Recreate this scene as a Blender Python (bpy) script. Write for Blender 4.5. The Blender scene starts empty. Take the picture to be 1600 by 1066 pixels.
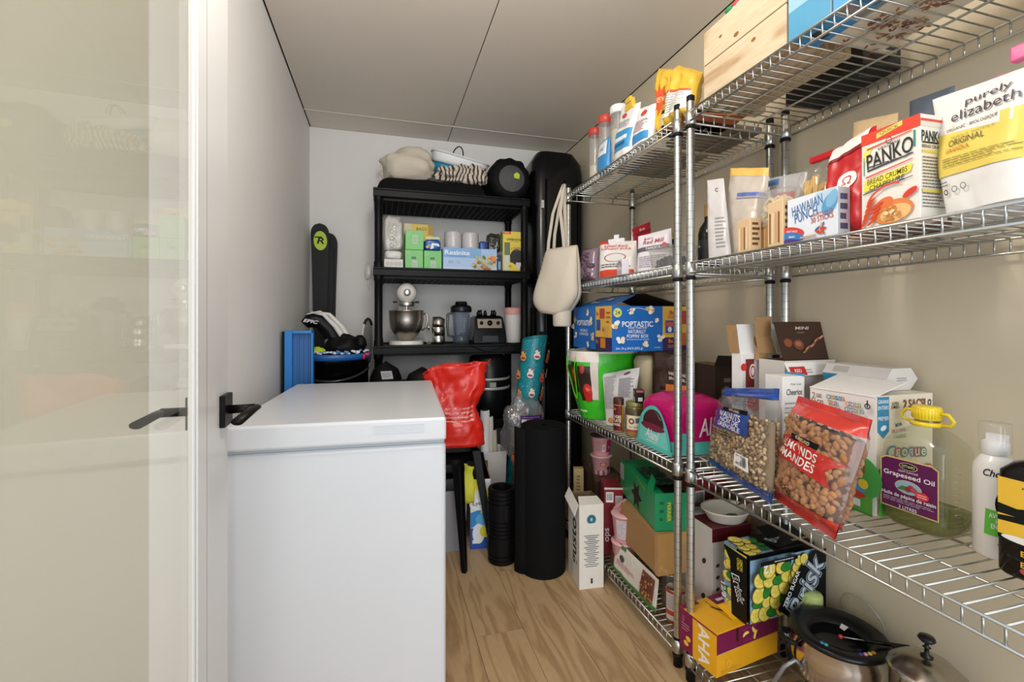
import bpy, bmesh, math, random
from mathutils import Vector as V, Matrix, noise
from mathutils.geometry import tessellate_polygon
R = math.radians
PI = math.pi
rnd = random.Random(7)
sc = bpy.context.scene
COL = sc.collection

# ---------------------------------------------------------------- camera, world, lights, exposure
cam = bpy.data.objects.new('camera', bpy.data.cameras.new('camera'))
COL.objects.link(cam)
cam.location = (0, 0, 1.135)
cam.rotation_euler = (R(90), 0, R(-15.93))
cam.data.sensor_width = 36
cam.data.lens = 16.0
cam.data.shift_y = -33 / 1600
cam.data.clip_start = .02
sc.camera = cam
sc.view_settings.view_transform = 'Standard'
sc.view_settings.look = 'None'
sc.view_settings.gamma = 1
sc.view_settings.use_curve_mapping = False
sc.view_settings.exposure = .22
world = bpy.data.worlds.new('world')
sc.world = world
world.use_nodes = True
world.node_tree.nodes['Background'].inputs[0].default_value = (.86, .93, 1.0, 1)
world.node_tree.nodes['Background'].inputs[1].default_value = .8


def area(name, loc, target, sx, sy, power, color):
    l = bpy.data.lights.new(name, 'AREA')
    l.shape = 'RECTANGLE'; l.size = sx; l.size_y = sy; l.energy = power; l.color = color
    o = bpy.data.objects.new(name, l); COL.objects.link(o)
    o.location = loc
    o.rotation_euler = (V(target) - V(loc)).to_track_quat('-Z', 'Y').to_euler()
    return o


area('daylight_from_the_hall', (-.2, -3.2, 1.3), (.4, 2, 1.3), 3.0, 2.4, 84, (.94, .97, 1.0))
pl = bpy.data.lights.new('pantry_dome_lamp', 'POINT'); pl.energy = 22; pl.shadow_soft_size = .13; pl.color = (1.0, .94, .86)
plo = bpy.data.objects.new('pantry_dome_lamp', pl); COL.objects.link(plo); plo.location = (.18, .85, 2.2)

# ---------------------------------------------------------------- materials
MC = {}


def lin(h):
    h = h.lstrip('#')
    if len(h) == 3: h = ''.join(c + c for c in h)
    o = []
    for i in (0, 2, 4):
        c = int(h[i:i + 2], 16) / 255
        o.append(c / 12.92 if c < .04045 else ((c + .055) / 1.055) ** 2.4)
    return (*o, 1)


def mat(h, r=.5, metal=0., kind='paper', alpha=1., bump=None, scale=None):
    """procedural paint / paper / fabric / film / clear material of colour h"""
    key = (h, r, metal, kind, alpha, bump, scale)
    if key in MC:
        return MC[key]
    m = bpy.data.materials.new('%s_%s' % (kind, h.lstrip('#')))
    MC[key] = m
    m.use_nodes = True
    nt = m.node_tree
    b = nt.nodes['Principled BSDF']
    b.inputs['Roughness'].default_value = r
    b.inputs['Metallic'].default_value = metal
    c = lin(h)
    tc = nt.nodes.new('ShaderNodeTexCoord')
    n = nt.nodes.new('ShaderNodeTexNoise')
    nt.links.new(tc.outputs['Object'], n.inputs['Vector'])
    sc_, amt, bs = {'paper': (30, .05, .0), 'fabric': (220, .14, .25), 'film': (16, .06, .5), 'metal': (40, .05, .0),
                    'kraft': (90, .12, .05), 'paint': (5, .02, .02), 'clear': (22, .0, .5), 'leather': (300, .08, .2),
                    'foam': (400, .10, .3), 'knit': (500, .15, .4), 'crumple': (9, .1, 1.0)}[kind]
    n.inputs['Scale'].default_value = scale or sc_
    n.inputs['Detail'].default_value = 3
    if amt:
        mx = nt.nodes.new('ShaderNodeMixRGB')
        mx.inputs[1].default_value = tuple(max(0, x * (1 - amt)) for x in c[:3]) + (1,)
        mx.inputs[2].default_value = tuple(min(1, x * (1 + amt)) for x in c[:3]) + (1,)
        nt.links.new(n.outputs['Fac'], mx.inputs[0])
        nt.links.new(mx.outputs[0], b.inputs['Base Color'])
    else:
        b.inputs['Base Color'].default_value = c
    bs = bs if bump is None else bump
    if bs:
        bp = nt.nodes.new('ShaderNodeBump')
        bp.inputs['Strength'].default_value = bs
        bp.inputs['Distance'].default_value = {'film': .006, 'clear': .008, 'crumple': .02}.get(kind, .001)
        nt.links.new(n.outputs['Fac'], bp.inputs['Height'])
        nt.links.new(bp.outputs[0], b.inputs['Normal'])
    if alpha < 1:
        b.inputs['Alpha'].default_value = alpha
    if max(c[:3]) < .012:
        b.inputs['Specular IOR Level'].default_value = .35 if kind == 'paint' else .18
    m.diffuse_color = c
    return m


def glass_mat(name, tint, refl, ior=1.5, refl2=.9):
    m = bpy.data.materials.new(name); m.use_nodes = True
    nt = m.node_tree; nt.nodes.clear()
    out = nt.nodes.new('ShaderNodeOutputMaterial')
    t = nt.nodes.new('ShaderNodeBsdfTransparent'); t.inputs[0].default_value = lin(tint)
    g = nt.nodes.new('ShaderNodeBsdfGlossy'); g.inputs['Roughness'].default_value = .01
    g.inputs[0].default_value = (refl, refl, refl, 1)
    fr = nt.nodes.new('ShaderNodeLayerWeight'); fr.inputs[0].default_value = .5
    pw = nt.nodes.new('ShaderNodeMath'); pw.operation = 'POWER'; pw.inputs[1].default_value = 5
    nt.links.new(fr.outputs['Facing'], pw.inputs[0])
    ad = nt.nodes.new('ShaderNodeMath'); ad.operation = 'MULTIPLY_ADD'; ad.inputs[1].default_value = refl2; ad.inputs[2].default_value = (ior - 1) ** 2 / (ior + 1) ** 2
    nt.links.new(pw.outputs[0], ad.inputs[0]); ad.use_clamp = True
    mx = nt.nodes.new('ShaderNodeMixShader')
    nt.links.new(ad.outputs[0], mx.inputs[0]); nt.links.new(t.outputs[0], mx.inputs[1]); nt.links.new(g.outputs[0], mx.inputs[2])
    nt.links.new(mx.outputs[0], out.inputs[0])
    return m


def wood_mat(name, light, dark, sx, sy, rough=.45, swap=False):
    m = bpy.data.materials.new(name); m.use_nodes = True
    nt = m.node_tree; b = nt.nodes['Principled BSDF']; b.inputs['Roughness'].default_value = rough
    tc = nt.nodes.new('ShaderNodeTexCoord'); oi = nt.nodes.new('ShaderNodeObjectInfo')
    ad = nt.nodes.new('ShaderNodeVectorMath'); ad.operation = 'MULTIPLY_ADD'
    cx = nt.nodes.new('ShaderNodeCombineXYZ')
    for k in range(3): nt.links.new(oi.outputs['Random'], cx.inputs[k])
    nt.links.new(cx.outputs[0], ad.inputs[0]); ad.inputs[1].default_value = (7, 13, 5)
    nt.links.new(tc.outputs['Object'], ad.inputs[2])
    mp = nt.nodes.new('ShaderNodeMapping'); mp.inputs['Scale'].default_value = (sx, sy, 4) if not swap else (sy, sx, 4)
    nt.links.new(ad.outputs[0], mp.inputs[0])
    n = nt.nodes.new('ShaderNodeTexNoise'); n.inputs['Scale'].default_value = 1.6; n.inputs['Detail'].default_value = 2
    n.inputs['Distortion'].default_value = .6
    nt.links.new(mp.outputs[0], n.inputs[0])
    w = nt.nodes.new('ShaderNodeMath'); w.operation = 'MULTIPLY'; w.inputs[1].default_value = 26
    nt.links.new(n.outputs['Fac'], w.inputs[0])
    s = nt.nodes.new('ShaderNodeMath'); s.operation = 'SINE'; nt.links.new(w.outputs[0], s.inputs[0])
    mr = nt.nodes.new('ShaderNodeMapRange'); mr.inputs[1].default_value = -1; nt.links.new(s.outputs[0], mr.inputs[0])
    pw = nt.nodes.new('ShaderNodeMath'); pw.operation = 'POWER'; pw.inputs[1].default_value = 2.5; nt.links.new(mr.outputs[0], pw.inputs[0])
    f = nt.nodes.new('ShaderNodeTexNoise'); f.inputs['Scale'].default_value = 30; f.inputs['Detail'].default_value = 4
    nt.links.new(mp.outputs[0], f.inputs[0])
    mu = nt.nodes.new('ShaderNodeMath'); mu.operation = 'MULTIPLY_ADD'; mu.inputs[1].default_value = .5
    nt.links.new(pw.outputs[0], mu.inputs[0]); 
    m2 = nt.nodes.new('ShaderNodeMath'); m2.operation = 'MULTIPLY'; m2.inputs[1].default_value = .5
    nt.links.new(f.outputs['Fac'], m2.inputs[0]); nt.links.new(m2.outputs[0], mu.inputs[2])
    mx = nt.nodes.new('ShaderNodeMixRGB'); mx.inputs[1].default_value = lin(light); mx.inputs[2].default_value = lin(dark)
    nt.links.new(mu.outputs[0], mx.inputs[0]); nt.links.new(mx.outputs[0], b.inputs['Base Color'])
    return m


CHROME = mat('#c9ccca', .3, 1., 'metal')
STEEL = mat('#cfcac4', .16, 1., 'metal')
BRUSHED = mat('#b9b2a8', .32, 1., 'metal')
BLK = mat('#08080a', .5, 0, 'leather')
BLKG = mat('#060709', .22, 0, 'paint')
BLKM = mat('#08080a', .75, 0, 'foam')
WHITE = mat('#f0f0f2', .35, 0, 'paint')
KRAFT = mat('#b08a5c', .8, 0, 'kraft')
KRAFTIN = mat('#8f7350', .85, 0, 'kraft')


def film_mat(name, tint='#fdfdfd', milk=.04, milkc='#ffffff', r=.10, bump=.5, scale=22, f0=.05):
    m = bpy.data.materials.new(name); m.use_nodes = True
    nt = m.node_tree; nt.nodes.clear()
    N = nt.nodes.new; L = nt.links.new
    out = N('ShaderNodeOutputMaterial'); t = N('ShaderNodeBsdfTransparent'); t.inputs[0].default_value = lin(tint)
    g = N('ShaderNodeBsdfGlossy'); g.inputs['Roughness'].default_value = r
    tc = N('ShaderNodeTexCoord'); n = N('ShaderNodeTexNoise'); n.inputs['Scale'].default_value = scale; L(tc.outputs['Object'], n.inputs[0])
    bp = N('ShaderNodeBump'); bp.inputs['Strength'].default_value = bump; bp.inputs['Distance'].default_value = .01
    L(n.outputs['Fac'], bp.inputs['Height']); L(bp.outputs[0], g.inputs['Normal'])
    fr = N('ShaderNodeLayerWeight'); fr.inputs[0].default_value = .5; L(bp.outputs[0], fr.inputs['Normal'])
    pw = N('ShaderNodeMath'); pw.operation = 'POWER'; pw.inputs[1].default_value = 4; L(fr.outputs['Facing'], pw.inputs[0])
    ad = N('ShaderNodeMath'); ad.operation = 'MULTIPLY_ADD'; ad.inputs[1].default_value = .5; ad.inputs[2].default_value = f0; ad.use_clamp = True; L(pw.outputs[0], ad.inputs[0])
    mx = N('ShaderNodeMixShader'); L(ad.outputs[0], mx.inputs[0]); L(t.outputs[0], mx.inputs[1]); L(g.outputs[0], mx.inputs[2])
    d = N('ShaderNodeBsdfDiffuse'); d.inputs[0].default_value = lin(milkc)
    m2 = N('ShaderNodeMixShader'); m2.inputs[0].default_value = milk; L(mx.outputs[0], m2.inputs[1]); L(d.outputs[0], m2.inputs[2])
    L(m2.outputs[0], out.inputs[0])
    m.diffuse_color = lin(milkc)
    return m


CLEAR = film_mat('clear_film')
CLEARM = film_mat('cloudy_plastic', '#f4f4f2', .20, '#e8e8e8', .14, .25)
CRINKLE = film_mat('crinkled_film', '#f4f4f4', .12, '#d8d8dc', .12, 1.0, 30, .12)
GLASS = glass_mat('clear_glass', '#f4f6f2', 1.0)


# ---------------------------------------------------------------- mesh builder
class G:
    def __init__(s):
        s.v = []; s.f = []; s.mi = []; s.sm = []; s.m = []

    def mid(s, m):
        if m not in s.m: s.m.append(m)
        return s.m.index(m)

    def add(s, vs, fs, m, smooth=False, M=None):
        b = len(s.v)
        s.v += [tuple(M @ V(p)) if M else tuple(p) for p in vs]
        k = s.mid(m)
        for f in fs:
            s.f.append([i + b for i in f]); s.mi.append(k); s.sm.append(smooth)
        return s

    def box(s, x0, y0, z0, x1, y1, z1, m, M=None):
        vs = [(x, y, z) for z in (z0, z1) for y in (y0, y1) for x in (x0, x1)]
        return s.add(vs, [(0, 2, 3, 1), (4, 5, 7, 6), (0, 1, 5, 4), (2, 6, 7, 3), (0, 4, 6, 2), (1, 3, 7, 5)], m, False, M)

    def quad(s, a, b, c, d, m, t=0):
        if not t:
            return s.add([a, b, c, d], [(0, 1, 2, 3)], m)
        a, b, c, d = map(V, (a, b, c, d))
        n = (b - a).cross(d - a).normalized() * t
        return s.add([a, b, c, d, a - n, b - n, c - n, d - n], [(0, 1, 2, 3), (7, 6, 5, 4), (0, 4, 5, 1), (1, 5, 6, 2), (2, 6, 7, 3), (3, 7, 4, 0)], m)

    def prism(s, pts, z0, z1, m, M=None, smooth=False, caps=True):
        n = len(pts)
        vs = [(x, y, z0) for x, y in pts] + [(x, y, z1) for x, y in pts]
        fs = [(i, (i + 1) % n, n + (i + 1) % n, n + i) for i in range(n)]
        s.add(vs, fs, m, smooth, M)
        if caps:
            tri = tessellate_polygon([[V((x, y, 0)) for x, y in pts]])
            s.add(vs, [tuple(t) for t in tri] + [(t[2] + n, t[1] + n, t[0] + n) for t in tri], m, False, M)
        return s

    def lathe(s, prof, m, seg=24, M=None, smooth=True, sx=1, sy=1, close=False):
        vs = []; fs = []
        n = len(prof)
        for k in range(seg):
            a = 2 * PI * k / seg
            for r, z in prof: vs.append((r * math.cos(a) * sx, r * math.sin(a) * sy, z))
        for k in range(seg):
            k2 = (k + 1) % seg
            for i in range(n - 1):
                fs.append((k * n + i, k2 * n + i, k2 * n + i + 1, k * n + i + 1))
            if close: fs.append((k * n + n - 1, k2 * n + n - 1, k2 * n, k * n))
        return s.add(vs, fs, m, smooth, M)

    def tube(s, pts, r, m, seg=8, closed=False, smooth=True, cap=True):
        pts = [V(p) for p in pts]; n = len(pts)
        rr = r if isinstance(r, (list, tuple)) else [r] * n
        vs = []; fs = []
        up = None
        for i, p in enumerate(pts):
            if closed: t = pts[(i + 1) % n] - pts[i - 1]
            else: t = pts[min(i + 1, n - 1)] - pts[max(i - 1, 0)]
            t.normalize()
            if up is None:
                up = t.orthogonal().normalized()
            up = (up - t * up.dot(t))
            if up.length < 1e-6: up = t.orthogonal()
            up.normalize()
            w = t.cross(up)
            for k in range(seg):
                a = 2 * PI * k / seg
                vs.append(p + (up * math.cos(a) + w * math.sin(a)) * rr[i])
        L = n if closed else n - 1
        for i in range(L):
            for k in range(seg):
                a, b = i * seg + k, i * seg + (k + 1) % seg
                j = (i + 1) % n
                fs.append((a, b, j * seg + (k + 1) % seg, j * seg + k))
        if cap and not closed:
            fs.append(tuple(reversed(range(seg)))); fs.append(tuple((n - 1) * seg + k for k in range(seg)))
        return s.add(vs, fs, m, smooth)

    def sheet(s, fn, nu, nv, m, smooth=True, u0=0, u1=1, v0=0, v1=1):
        vs = [fn(u0 + (u1 - u0) * i / nu, v0 + (v1 - v0) * j / nv) for j in range(nv + 1) for i in range(nu + 1)]
        w = nu + 1
        fs = [(j * w + i, j * w + i + 1, (j + 1) * w + i + 1, (j + 1) * w + i) for j in range(nv) for i in range(nu)]
        return s.add(vs, fs, m, smooth)

    def ball(s, c, r, m, seg=12, rings=8, M=None, noise_=0, seed=0, zmin=-9):
        rx, ry, rz = r if isinstance(r, (tuple, list)) else (r, r, r)
        def fn(u, v):
            a = u * 2 * PI; b = (v - .5) * PI
            p = V((math.cos(a) * math.cos(b), math.sin(a) * math.cos(b), math.sin(b)))
            k = 1 + (noise_ * noise.noise(p * 1.8 + V((seed, seed * 2, 0))) + noise_ * .4 * noise.noise(p * 5 + V((seed, 0, seed))) if noise_ else 0)
            q = V((p.x * rx * k, p.y * ry * k, max(zmin, p.z * rz * k)))
            if M: q = M @ q
            return q + V(c)
        return s.sheet(fn, seg, rings, m)

    def build(s, name, parent=None, bevel=0, seg=2, solid=0):
        me = bpy.data.meshes.new(name)
        me.from_pydata(s.v, [], s.f)
        for m in s.m: me.materials.append(m)
        me.polygons.foreach_set('material_index', s.mi)
        me.polygons.foreach_set('use_smooth', s.sm)
        me.update()
        o = bpy.data.objects.new(name, me); COL.objects.link(o)
        if parent: o.parent = parent
        if solid:
            md = o.modifiers.new('thickness', 'SOLIDIFY'); md.thickness = solid; md.offset = -1
        if bevel:
            md = o.modifiers.new('bevel', 'BEVEL'); md.width = bevel; md.segments = seg; md.limit_method = 'ANGLE'; md.angle_limit = R(40)
            md.harden_normals = False
        return o


def thing(name, label, cat, loc=(0, 0, 0), rz=0, group=None, rot=None):
    o = bpy.data.objects.new(name, None); COL.objects.link(o)
    o.empty_display_size = .05
    o.location = loc; o.rotation_euler = rot if rot else (0, 0, R(rz))
    o['label'] = label; o['category'] = cat
    if group: o['group'] = group
    return o


def tag(o, label, cat, group=None):
    o['label'] = label; o['category'] = cat
    if group: o['group'] = group
    return o


def struct(o):
    o['kind'] = 'structure'; return o


def copy_tree(o, parent=None):
    c = o.copy(); COL.objects.link(c); c.parent = parent
    for ch in [x for x in o.children]: copy_tree(ch, c)
    return c


# ---------------------------------------------------------------- printing (flat lettering and marks on a face)
TXT = {}


def glyphs(s, bold=0, shear=0):
    bold *= .4
    key = (s, bold, shear)
    if key in TXT: return TXT[key]
    cu = bpy.data.curves.new('t', 'FONT'); cu.body = s; cu.align_x = 'CENTER'; cu.align_y = 'CENTER'
    cu.offset = bold; cu.shear = shear; cu.resolution_u = 3; cu.space_line = .8
    ob = bpy.data.objects.new('t', cu)
    me = ob.to_mesh()
    vs = [v.co.copy() for v in me.vertices]
    me.calc_loop_triangles()
    fs = [tuple(t.vertices) for t in me.loop_triangles]
    ob.to_mesh_clear()
    bpy.data.objects.remove(ob); bpy.data.curves.remove(cu)
    if vs:
        x0 = min(v.x for v in vs); x1 = max(v.x for v in vs); y0 = min(v.y for v in vs); y1 = max(v.y for v in vs)
        for v in vs: v.x -= (x0 + x1) / 2; v.y -= (y0 + y1) / 2
        w, h = x1 - x0, y1 - y0
    else: w = h = 1
    TXT[key] = (vs, fs, w, h)
    return TXT[key]


class P:
    """flat print on a surface S(u, v, off) with u, v in metres"""
    def __init__(s, S, W, H, parent, rough=.45, curved=False, step=.00015, base=.0005):
        s.S = S; s.W = W; s.H = H; s.g = G(); s.parent = parent; s.o = base; s.step = step; s.r = rough; s.c = curved

    def m(s, h): return mat(h, s.r, 0, 'paper') if isinstance(h, str) else h

    def rect(s, x0, y0, x1, y1, h, n=None):
        n = n or (16 if s.c else 1)
        o = s.o; s.o += s.step
        s.g.sheet(lambda u, v: s.S(u, v, o), n, n, s.m(h), s.c, x0, x1, y0, y1); return s

    def fr(s, x0, y0, x1, y1, h, n=None):
        return s.rect(x0 * s.W, y0 * s.H, x1 * s.W, y1 * s.H, h, n)

    def poly(s, pts, h):
        o = s.o; s.o += s.step
        tri = [tuple(t) for t in tessellate_polygon([[V((x, y, 0)) for x, y in pts]])]
        pts = [tuple(q) for q in pts]
        for _ in range(3 if s.c else 0):
            nt_ = []; md = {}
            def mp(a, b):
                k = (min(a, b), max(a, b))
                if k not in md:
                    md[k] = len(pts); pts.append(((pts[a][0] + pts[b][0]) / 2, (pts[a][1] + pts[b][1]) / 2))
                return md[k]
            for a, b, c in tri:
                x, y, z = mp(a, b), mp(b, c), mp(c, a); nt_ += [(a, x, z), (x, b, y), (z, y, c), (x, y, z)]
            tri = nt_
        s.g.add([s.S(x * s.W, y * s.H, o) for x, y in pts], tri, s.m(h)); return s

    def disc(s, cx, cy, rx, ry, h, rot=0, n=20, a0=0, a1=360, inner=0):
        o = s.o; s.o += s.step; vs = []; fs = []
        ca, sa = math.cos(R(rot)), math.sin(R(rot))
        full = a1 - a0 == 360
        for k in range(n + (0 if full else 1)):
            a = R(a0 + (a1 - a0) * k / n)
            for q in ((inner, .5, 1) if not inner else (inner, 1)):
                x, y = rx * math.cos(a) * q, ry * math.sin(a) * q
                vs.append(s.S(cx * s.W + x * ca - y * sa, cy * s.H + x * sa + y * ca, o))
        w = 2 if inner else 3
        K = n if full else n
        tot = len(vs) // w
        for k in range(K):
            j = (k + 1) % tot
            for q in range(w - 1): fs.append((k * w + q, k * w + q + 1, j * w + q + 1, j * w + q))
        s.g.add(vs, fs, s.m(h)); return s

    def text(s, t, cx, cy, h, size, w=None, rot=0, bold=.02, shear=0):
        """centre at fractions cx, cy; size = height in metres of the glyph block; w = width in metres"""
        vs, fs, tw, th = glyphs(t, bold, shear)
        o = s.o; s.o += s.step
        ky = size / th; kx = (w / tw) if w else ky
        ca, sa = math.cos(R(rot)), math.sin(R(rot))
        out = []
        for v in vs:
            x, y = v.x * kx, v.y * ky
            out.append(s.S(cx * s.W + x * ca - y * sa, cy * s.H + x * sa + y * ca, o))
        s.g.add(out, fs, s.m(h)); return s

    def lines(s, x0, y0, x1, y1, n, h, seed=1, th=.35):
        """small print too fine to read"""
        q = random.Random(seed); o = s.o; s.o += s.step
        dy = (y1 - y0) / n
        for i in range(n):
            e = x1 - (x1 - x0) * q.random() * .3; x = x0
            yy = y1 - dy * (i + .5)
            while x < e:
                wd = (x1 - x0) * q.uniform(.05, .16); xe = min(e, x + wd)
                a = [(x, yy - dy * th / 2), (xe, yy - dy * th / 2), (xe, yy + dy * th / 2), (x, yy + dy * th / 2)]
                s.g.add([s.S(p * s.W, r_ * s.H, o) for p, r_ in a], [(0, 1, 2, 3)], s.m(h))
                x = xe + (x1 - x0) * .02
        return s

    def barcode(s, x0, y0, x1, y1, seed=3):
        s.fr(x0, y0, x1, y1, '#f4f4f4')
        q = random.Random(seed); o = s.o; s.o += s.step; x = x0 + (x1 - x0) * .08
        while x < x1 - (x1 - x0) * .1:
            w = (x1 - x0) * q.choice((.02, .04, .06))
            y_ = y0 + (y1 - y0) * .2; y2 = y1 - (y1 - y0) * .1
            s.g.add([s.S(p * s.W, r_ * s.H, o) for p, r_ in ((x, y_), (x + w, y_), (x + w, y2), (x, y2))], [(0, 1, 2, 3)], s.m('#222222'))
            x += w + (x1 - x0) * .04
        return s

    def build(s, name='printed_label'):
        return s.g.build(name, s.parent)


def face(o, U, Vv, N):
    o, U, Vv, N = V(o), V(U), V(Vv), V(N)
    return lambda u, v, off=0: o + U * u + Vv * v + N * off


def box_thing(name, label, cat, c0, w, d, h, z, ang, m, group=None, bevel=.0012, body='body', tilt=(0, 0)):
    """closed carton; front face is local y=0, left side local x=0"""
    t = thing(name, label, cat, (c0[0], c0[1], z), 0, group, (R(tilt[0]), R(tilt[1]), R(ang)))
    G().box(0, 0, 0, w, d, h, m).build(body, t, bevel, 1)
    t.__dict__ if False else None
    return t


def Pf(t, w, h, **k): return P(face((0, 0, 0), (1, 0, 0), (0, 0, 1), (0, -1, 0)), w, h, t, **k)
def Pl(t, d, h, **k): return P(face((0, d, 0), (0, -1, 0), (0, 0, 1), (-1, 0, 0)), d, h, t, **k)
def Pt(t, w, d, h, **k): return P(face((0, 0, h), (1, 0, 0), (0, 1, 0), (0, 0, 1)), w, d, t, **k)


def open_box(t, w, d, h, m, mi, th=.003, name='body'):
    g = G()
    g.box(0, 0, 0, w, d, th, mi)
    for (a, b, c, e) in ((0, 0, w, th), (0, d - th, w, d), (0, th, th, d - th), (w - th, th, w, d - th)):
        g.box(a, b, th, c, e, h, mi)
    o = g.build(name, t)
    g = G(); e = .0004
    g.quad((0, -e, 0), (w, -e, 0), (w, -e, h), (0, -e, h), m); g.quad((-e, d, 0), (-e, 0, 0), (-e, 0, h), (-e, d, h), m)
    g.quad((w + e, 0, 0), (w + e, d, 0), (w + e, d, h), (w + e, 0, h), m); g.quad((w, d + e, 0), (0, d + e, 0), (0, d + e, h), (w, d + e, h), m)
    g.build('outer_paper', t)
    return o


def flap(t, a, b, c, d, m, name='flap', th=.002, label=None):
    o = G().quad(a, b, c, d, m, th).build(name, t)
    if label: o['label'] = label
    return o


def pouch(name, label, cat, BL, BR, TL, TR, t, m, group=None, stand=False, seed=1, wr=.004, nu=40, nv=44, top=.0, part='pouch', mb=None, flat=.0):
    """soft bag through four world corners (left/right as seen), thickness t. Returns thing, surface S(u,v,off), W, H"""
    BL, BR, TL, TR = map(V, (BL, BR, TL, TR))
    O = (BL + BR) / 2
    th = thing(name, label, cat, O, 0, group)
    zb = min(BL.z, BR.z) - O.z
    W = ((BR - BL).length + (TR - TL).length) / 2; H = ((TL - BL).length + (TR - BR).length) / 2
    n = ((BR - BL).cross(TL - BL)).normalized()
    def prof(v):
        if stand: return max(0, (1 - v) ** .55 * (.8 + .35 * math.sin(min(1, v * 2.2) * PI / 2)) / 1.1)
        e = .12
        a = min(1, max(0, v - flat) / e); b = min(1, max(0, 1 - v - flat - top) / (e * 1.4))
        return math.sin(a * PI / 2) ** .8 * math.sin(b * PI / 2) ** .8
    def hf(u, v): return t / 2 * max(0, 1 - abs(2 * u - 1) ** 4.2) ** .6 * prof(v)
    def wrk(u, v, s_):
        q = V((u * 3.1 * W / .2, v * 3.1 * H / .2, seed * 3.7 + s_))
        return wr * (noise.noise(q) + .5 * noise.noise(q * 2.7))
    def S(uu, vv, off=0, side=1):
        u = min(1, max(0, uu / W)); v = min(1, max(0, vv / H))
        p = (BL * (1 - u) + BR * u) * (1 - v) + (TL * (1 - u) + TR * u) * v
        edge = min(1, u * 12, (1 - u) * 12)
        r_ = p - O + n * side * (hf(u, v) + off + wrk(u, v, side) * edge) + (n * wr * 1.2 * noise.noise(V((u * 4, v * 2, seed))) if not stand else V((0, 0, 0)))
        r_.z = max(r_.z, zb)
        return r_
    g = G()
    g.sheet(lambda u, v: S(u * W, v * H), nu, nv, m)
    g.sheet(lambda u, v: S((1 - u) * W, v * H, 0, -1), nu, nv, mb or m)
    g.sheet(lambda u, v: S(u * W, 0) * v + S(u * W, 0, 0, -1) * (1 - v), nu, 1, m, False)
    g.build(part, th)
    return th, S, W, H


def PS(S, W, H, th, **k): return P(lambda u, v, off=0: S(u, v, off), W, H, th, curved=True, base=.0018, step=.0003, **k)


def patch(S, th, x0, y0, x1, y1, m, name, n=24, off=.0008, W=1, H=1):
    g = G(); g.sheet(lambda u, v: S(u, v, off), n, n, m, True, x0 * W, x1 * W, y0 * H, y1 * H)
    g.sheet(lambda u, v: S(x0 * W + x1 * W - u, v, off, -1), n, n, m, True, x0 * W, x1 * W, y0 * H, y1 * H)
    return g.build(name, th)


# ================================================================ ROOM
XL, XR, YB, ZC = -.455, 1.345, 3.225, 2.40
wallL = mat('#ebebeb', .55, 0, 'paint')
wallR = mat('#d3c7ae', .6, 0, 'paint')
wallB = mat('#e5e3e0', .6, 0, 'paint')
struct(G().box(XL - .1, 1.33, 0, XL, YB + .1, ZC, wallL).build('wall_left'))
struct(G().box(-1.2, -.15, 0, -1.1, 1.43, ZC, mat('#f0ece4', .6, 0, 'paint')).build('wall_left'))
struct(G().box(-1.1, 1.33, 0, XL - .1, 1.43, ZC, mat('#cbc8bc', .6, 0, 'paint')).build('wall_left'))
struct(G().box(XR, -.15, 0, XR + .1, YB + .1, ZC, wallR).build('wall_right'))
struct(G().box(XL, YB, 0, XR, YB + .1, ZC, wallB).build('wall_back'))
cg = struct(G().box(-1.2, -.15, ZC + .012, XR + .1, YB + .1, ZC + .06, mat('#4a443c', .8, 0, 'paint')).build('ceiling'))
cm = mat('#e8dfd4', .6, 0, 'paint')
for (x0, x1, y0, y1) in ((XL + .006, .4445, 0, 2.967), (.4495, XR - .006, 0, 2.967), (XL + .006, .4445, 2.973, YB - .002), (.4495, XR - .006, 2.973, YB - .002)):
    G().box(x0, y0 - (.1 if y0 == 0 else 0), ZC, x1, y1, ZC + .011, cm).build('ceiling_panel', cg, .002, 1)
G().box(-1.095, -.1, ZC, XL + .002, 1.33, ZC + .011, cm).build('ceiling_panel', cg)
G().box(XL + .004, 2.9655, ZC - .002, XR - .006, 2.972, ZC + .004, mat('#e6e0d6', .5, 0, 'paint')).build('joint_strip', cg)
fl = struct(G().box(-1.2, -.15, -.02, XR + .1, YB + .1, -.006, mat('#6f5c44', .8, 0, 'paint')).build('floor'))
pm = wood_mat('oak_vinyl', '#c9ac84', '#97764f', 9, 1.1)
ny = {}
x = -1.0976; k = 0
while x < XR:
    off = [(-.55), (-.05), (.38)][k % 3] + .1 * (k % 2)
    y = -.15; nxt = off + 1.22 if off + 1.22 > 0 else off + 2.44
    while y < YB:
        ye = min(nxt, YB)
        o = G().box(0, 0, -.006, min(.176, XR - x - .002), ye - y - .0012, 0, pm).build('plank', fl)
        o.location = (x, y, 0)
        y = nxt; nxt += 1.22
    x += .1775; k += 1

# glass door leaf standing open along the left wall
dr = bpy.data.objects.new('door_1', None); COL.objects.link(dr); struct(dr)
dr.location = (-.327, .30, 0); dr.rotation_euler = (0, 0, R(92.25))
DW = mat('#e4e5e6', .3, 0, 'paint'); BH = mat('#100e0d', .38, 0, 'leather')
g = G(); g.box(.735, 0, .01, .97, .012, 2.1, DW); g.build('stile', dr, .0015, 1)
G().box(.90, .0125, .01, .97, .055, 2.1, DW).build('stile_core', dr)
g = G(); g.box(0, 0, .01, .06, .04, 2.1, DW); g.build('hinge_stile', dr, .0015, 1)
g = G(); g.box(.06, 0, 1.98, .735, .04, 2.1, DW); g.build('top_rail', dr); g = G(); g.box(.06, 0, .01, .735, .04, .17, DW); g.build('bottom_rail', dr)
g = G(); g.box(.742, -.004, .01, .797, 0, 2.1, DW).build('glazing_bead', dr, .001, 1)
G().box(.8, -.003, .01, .87, 0, 2.1, DW).build('edge_strip', dr, .001, 1)
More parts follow.
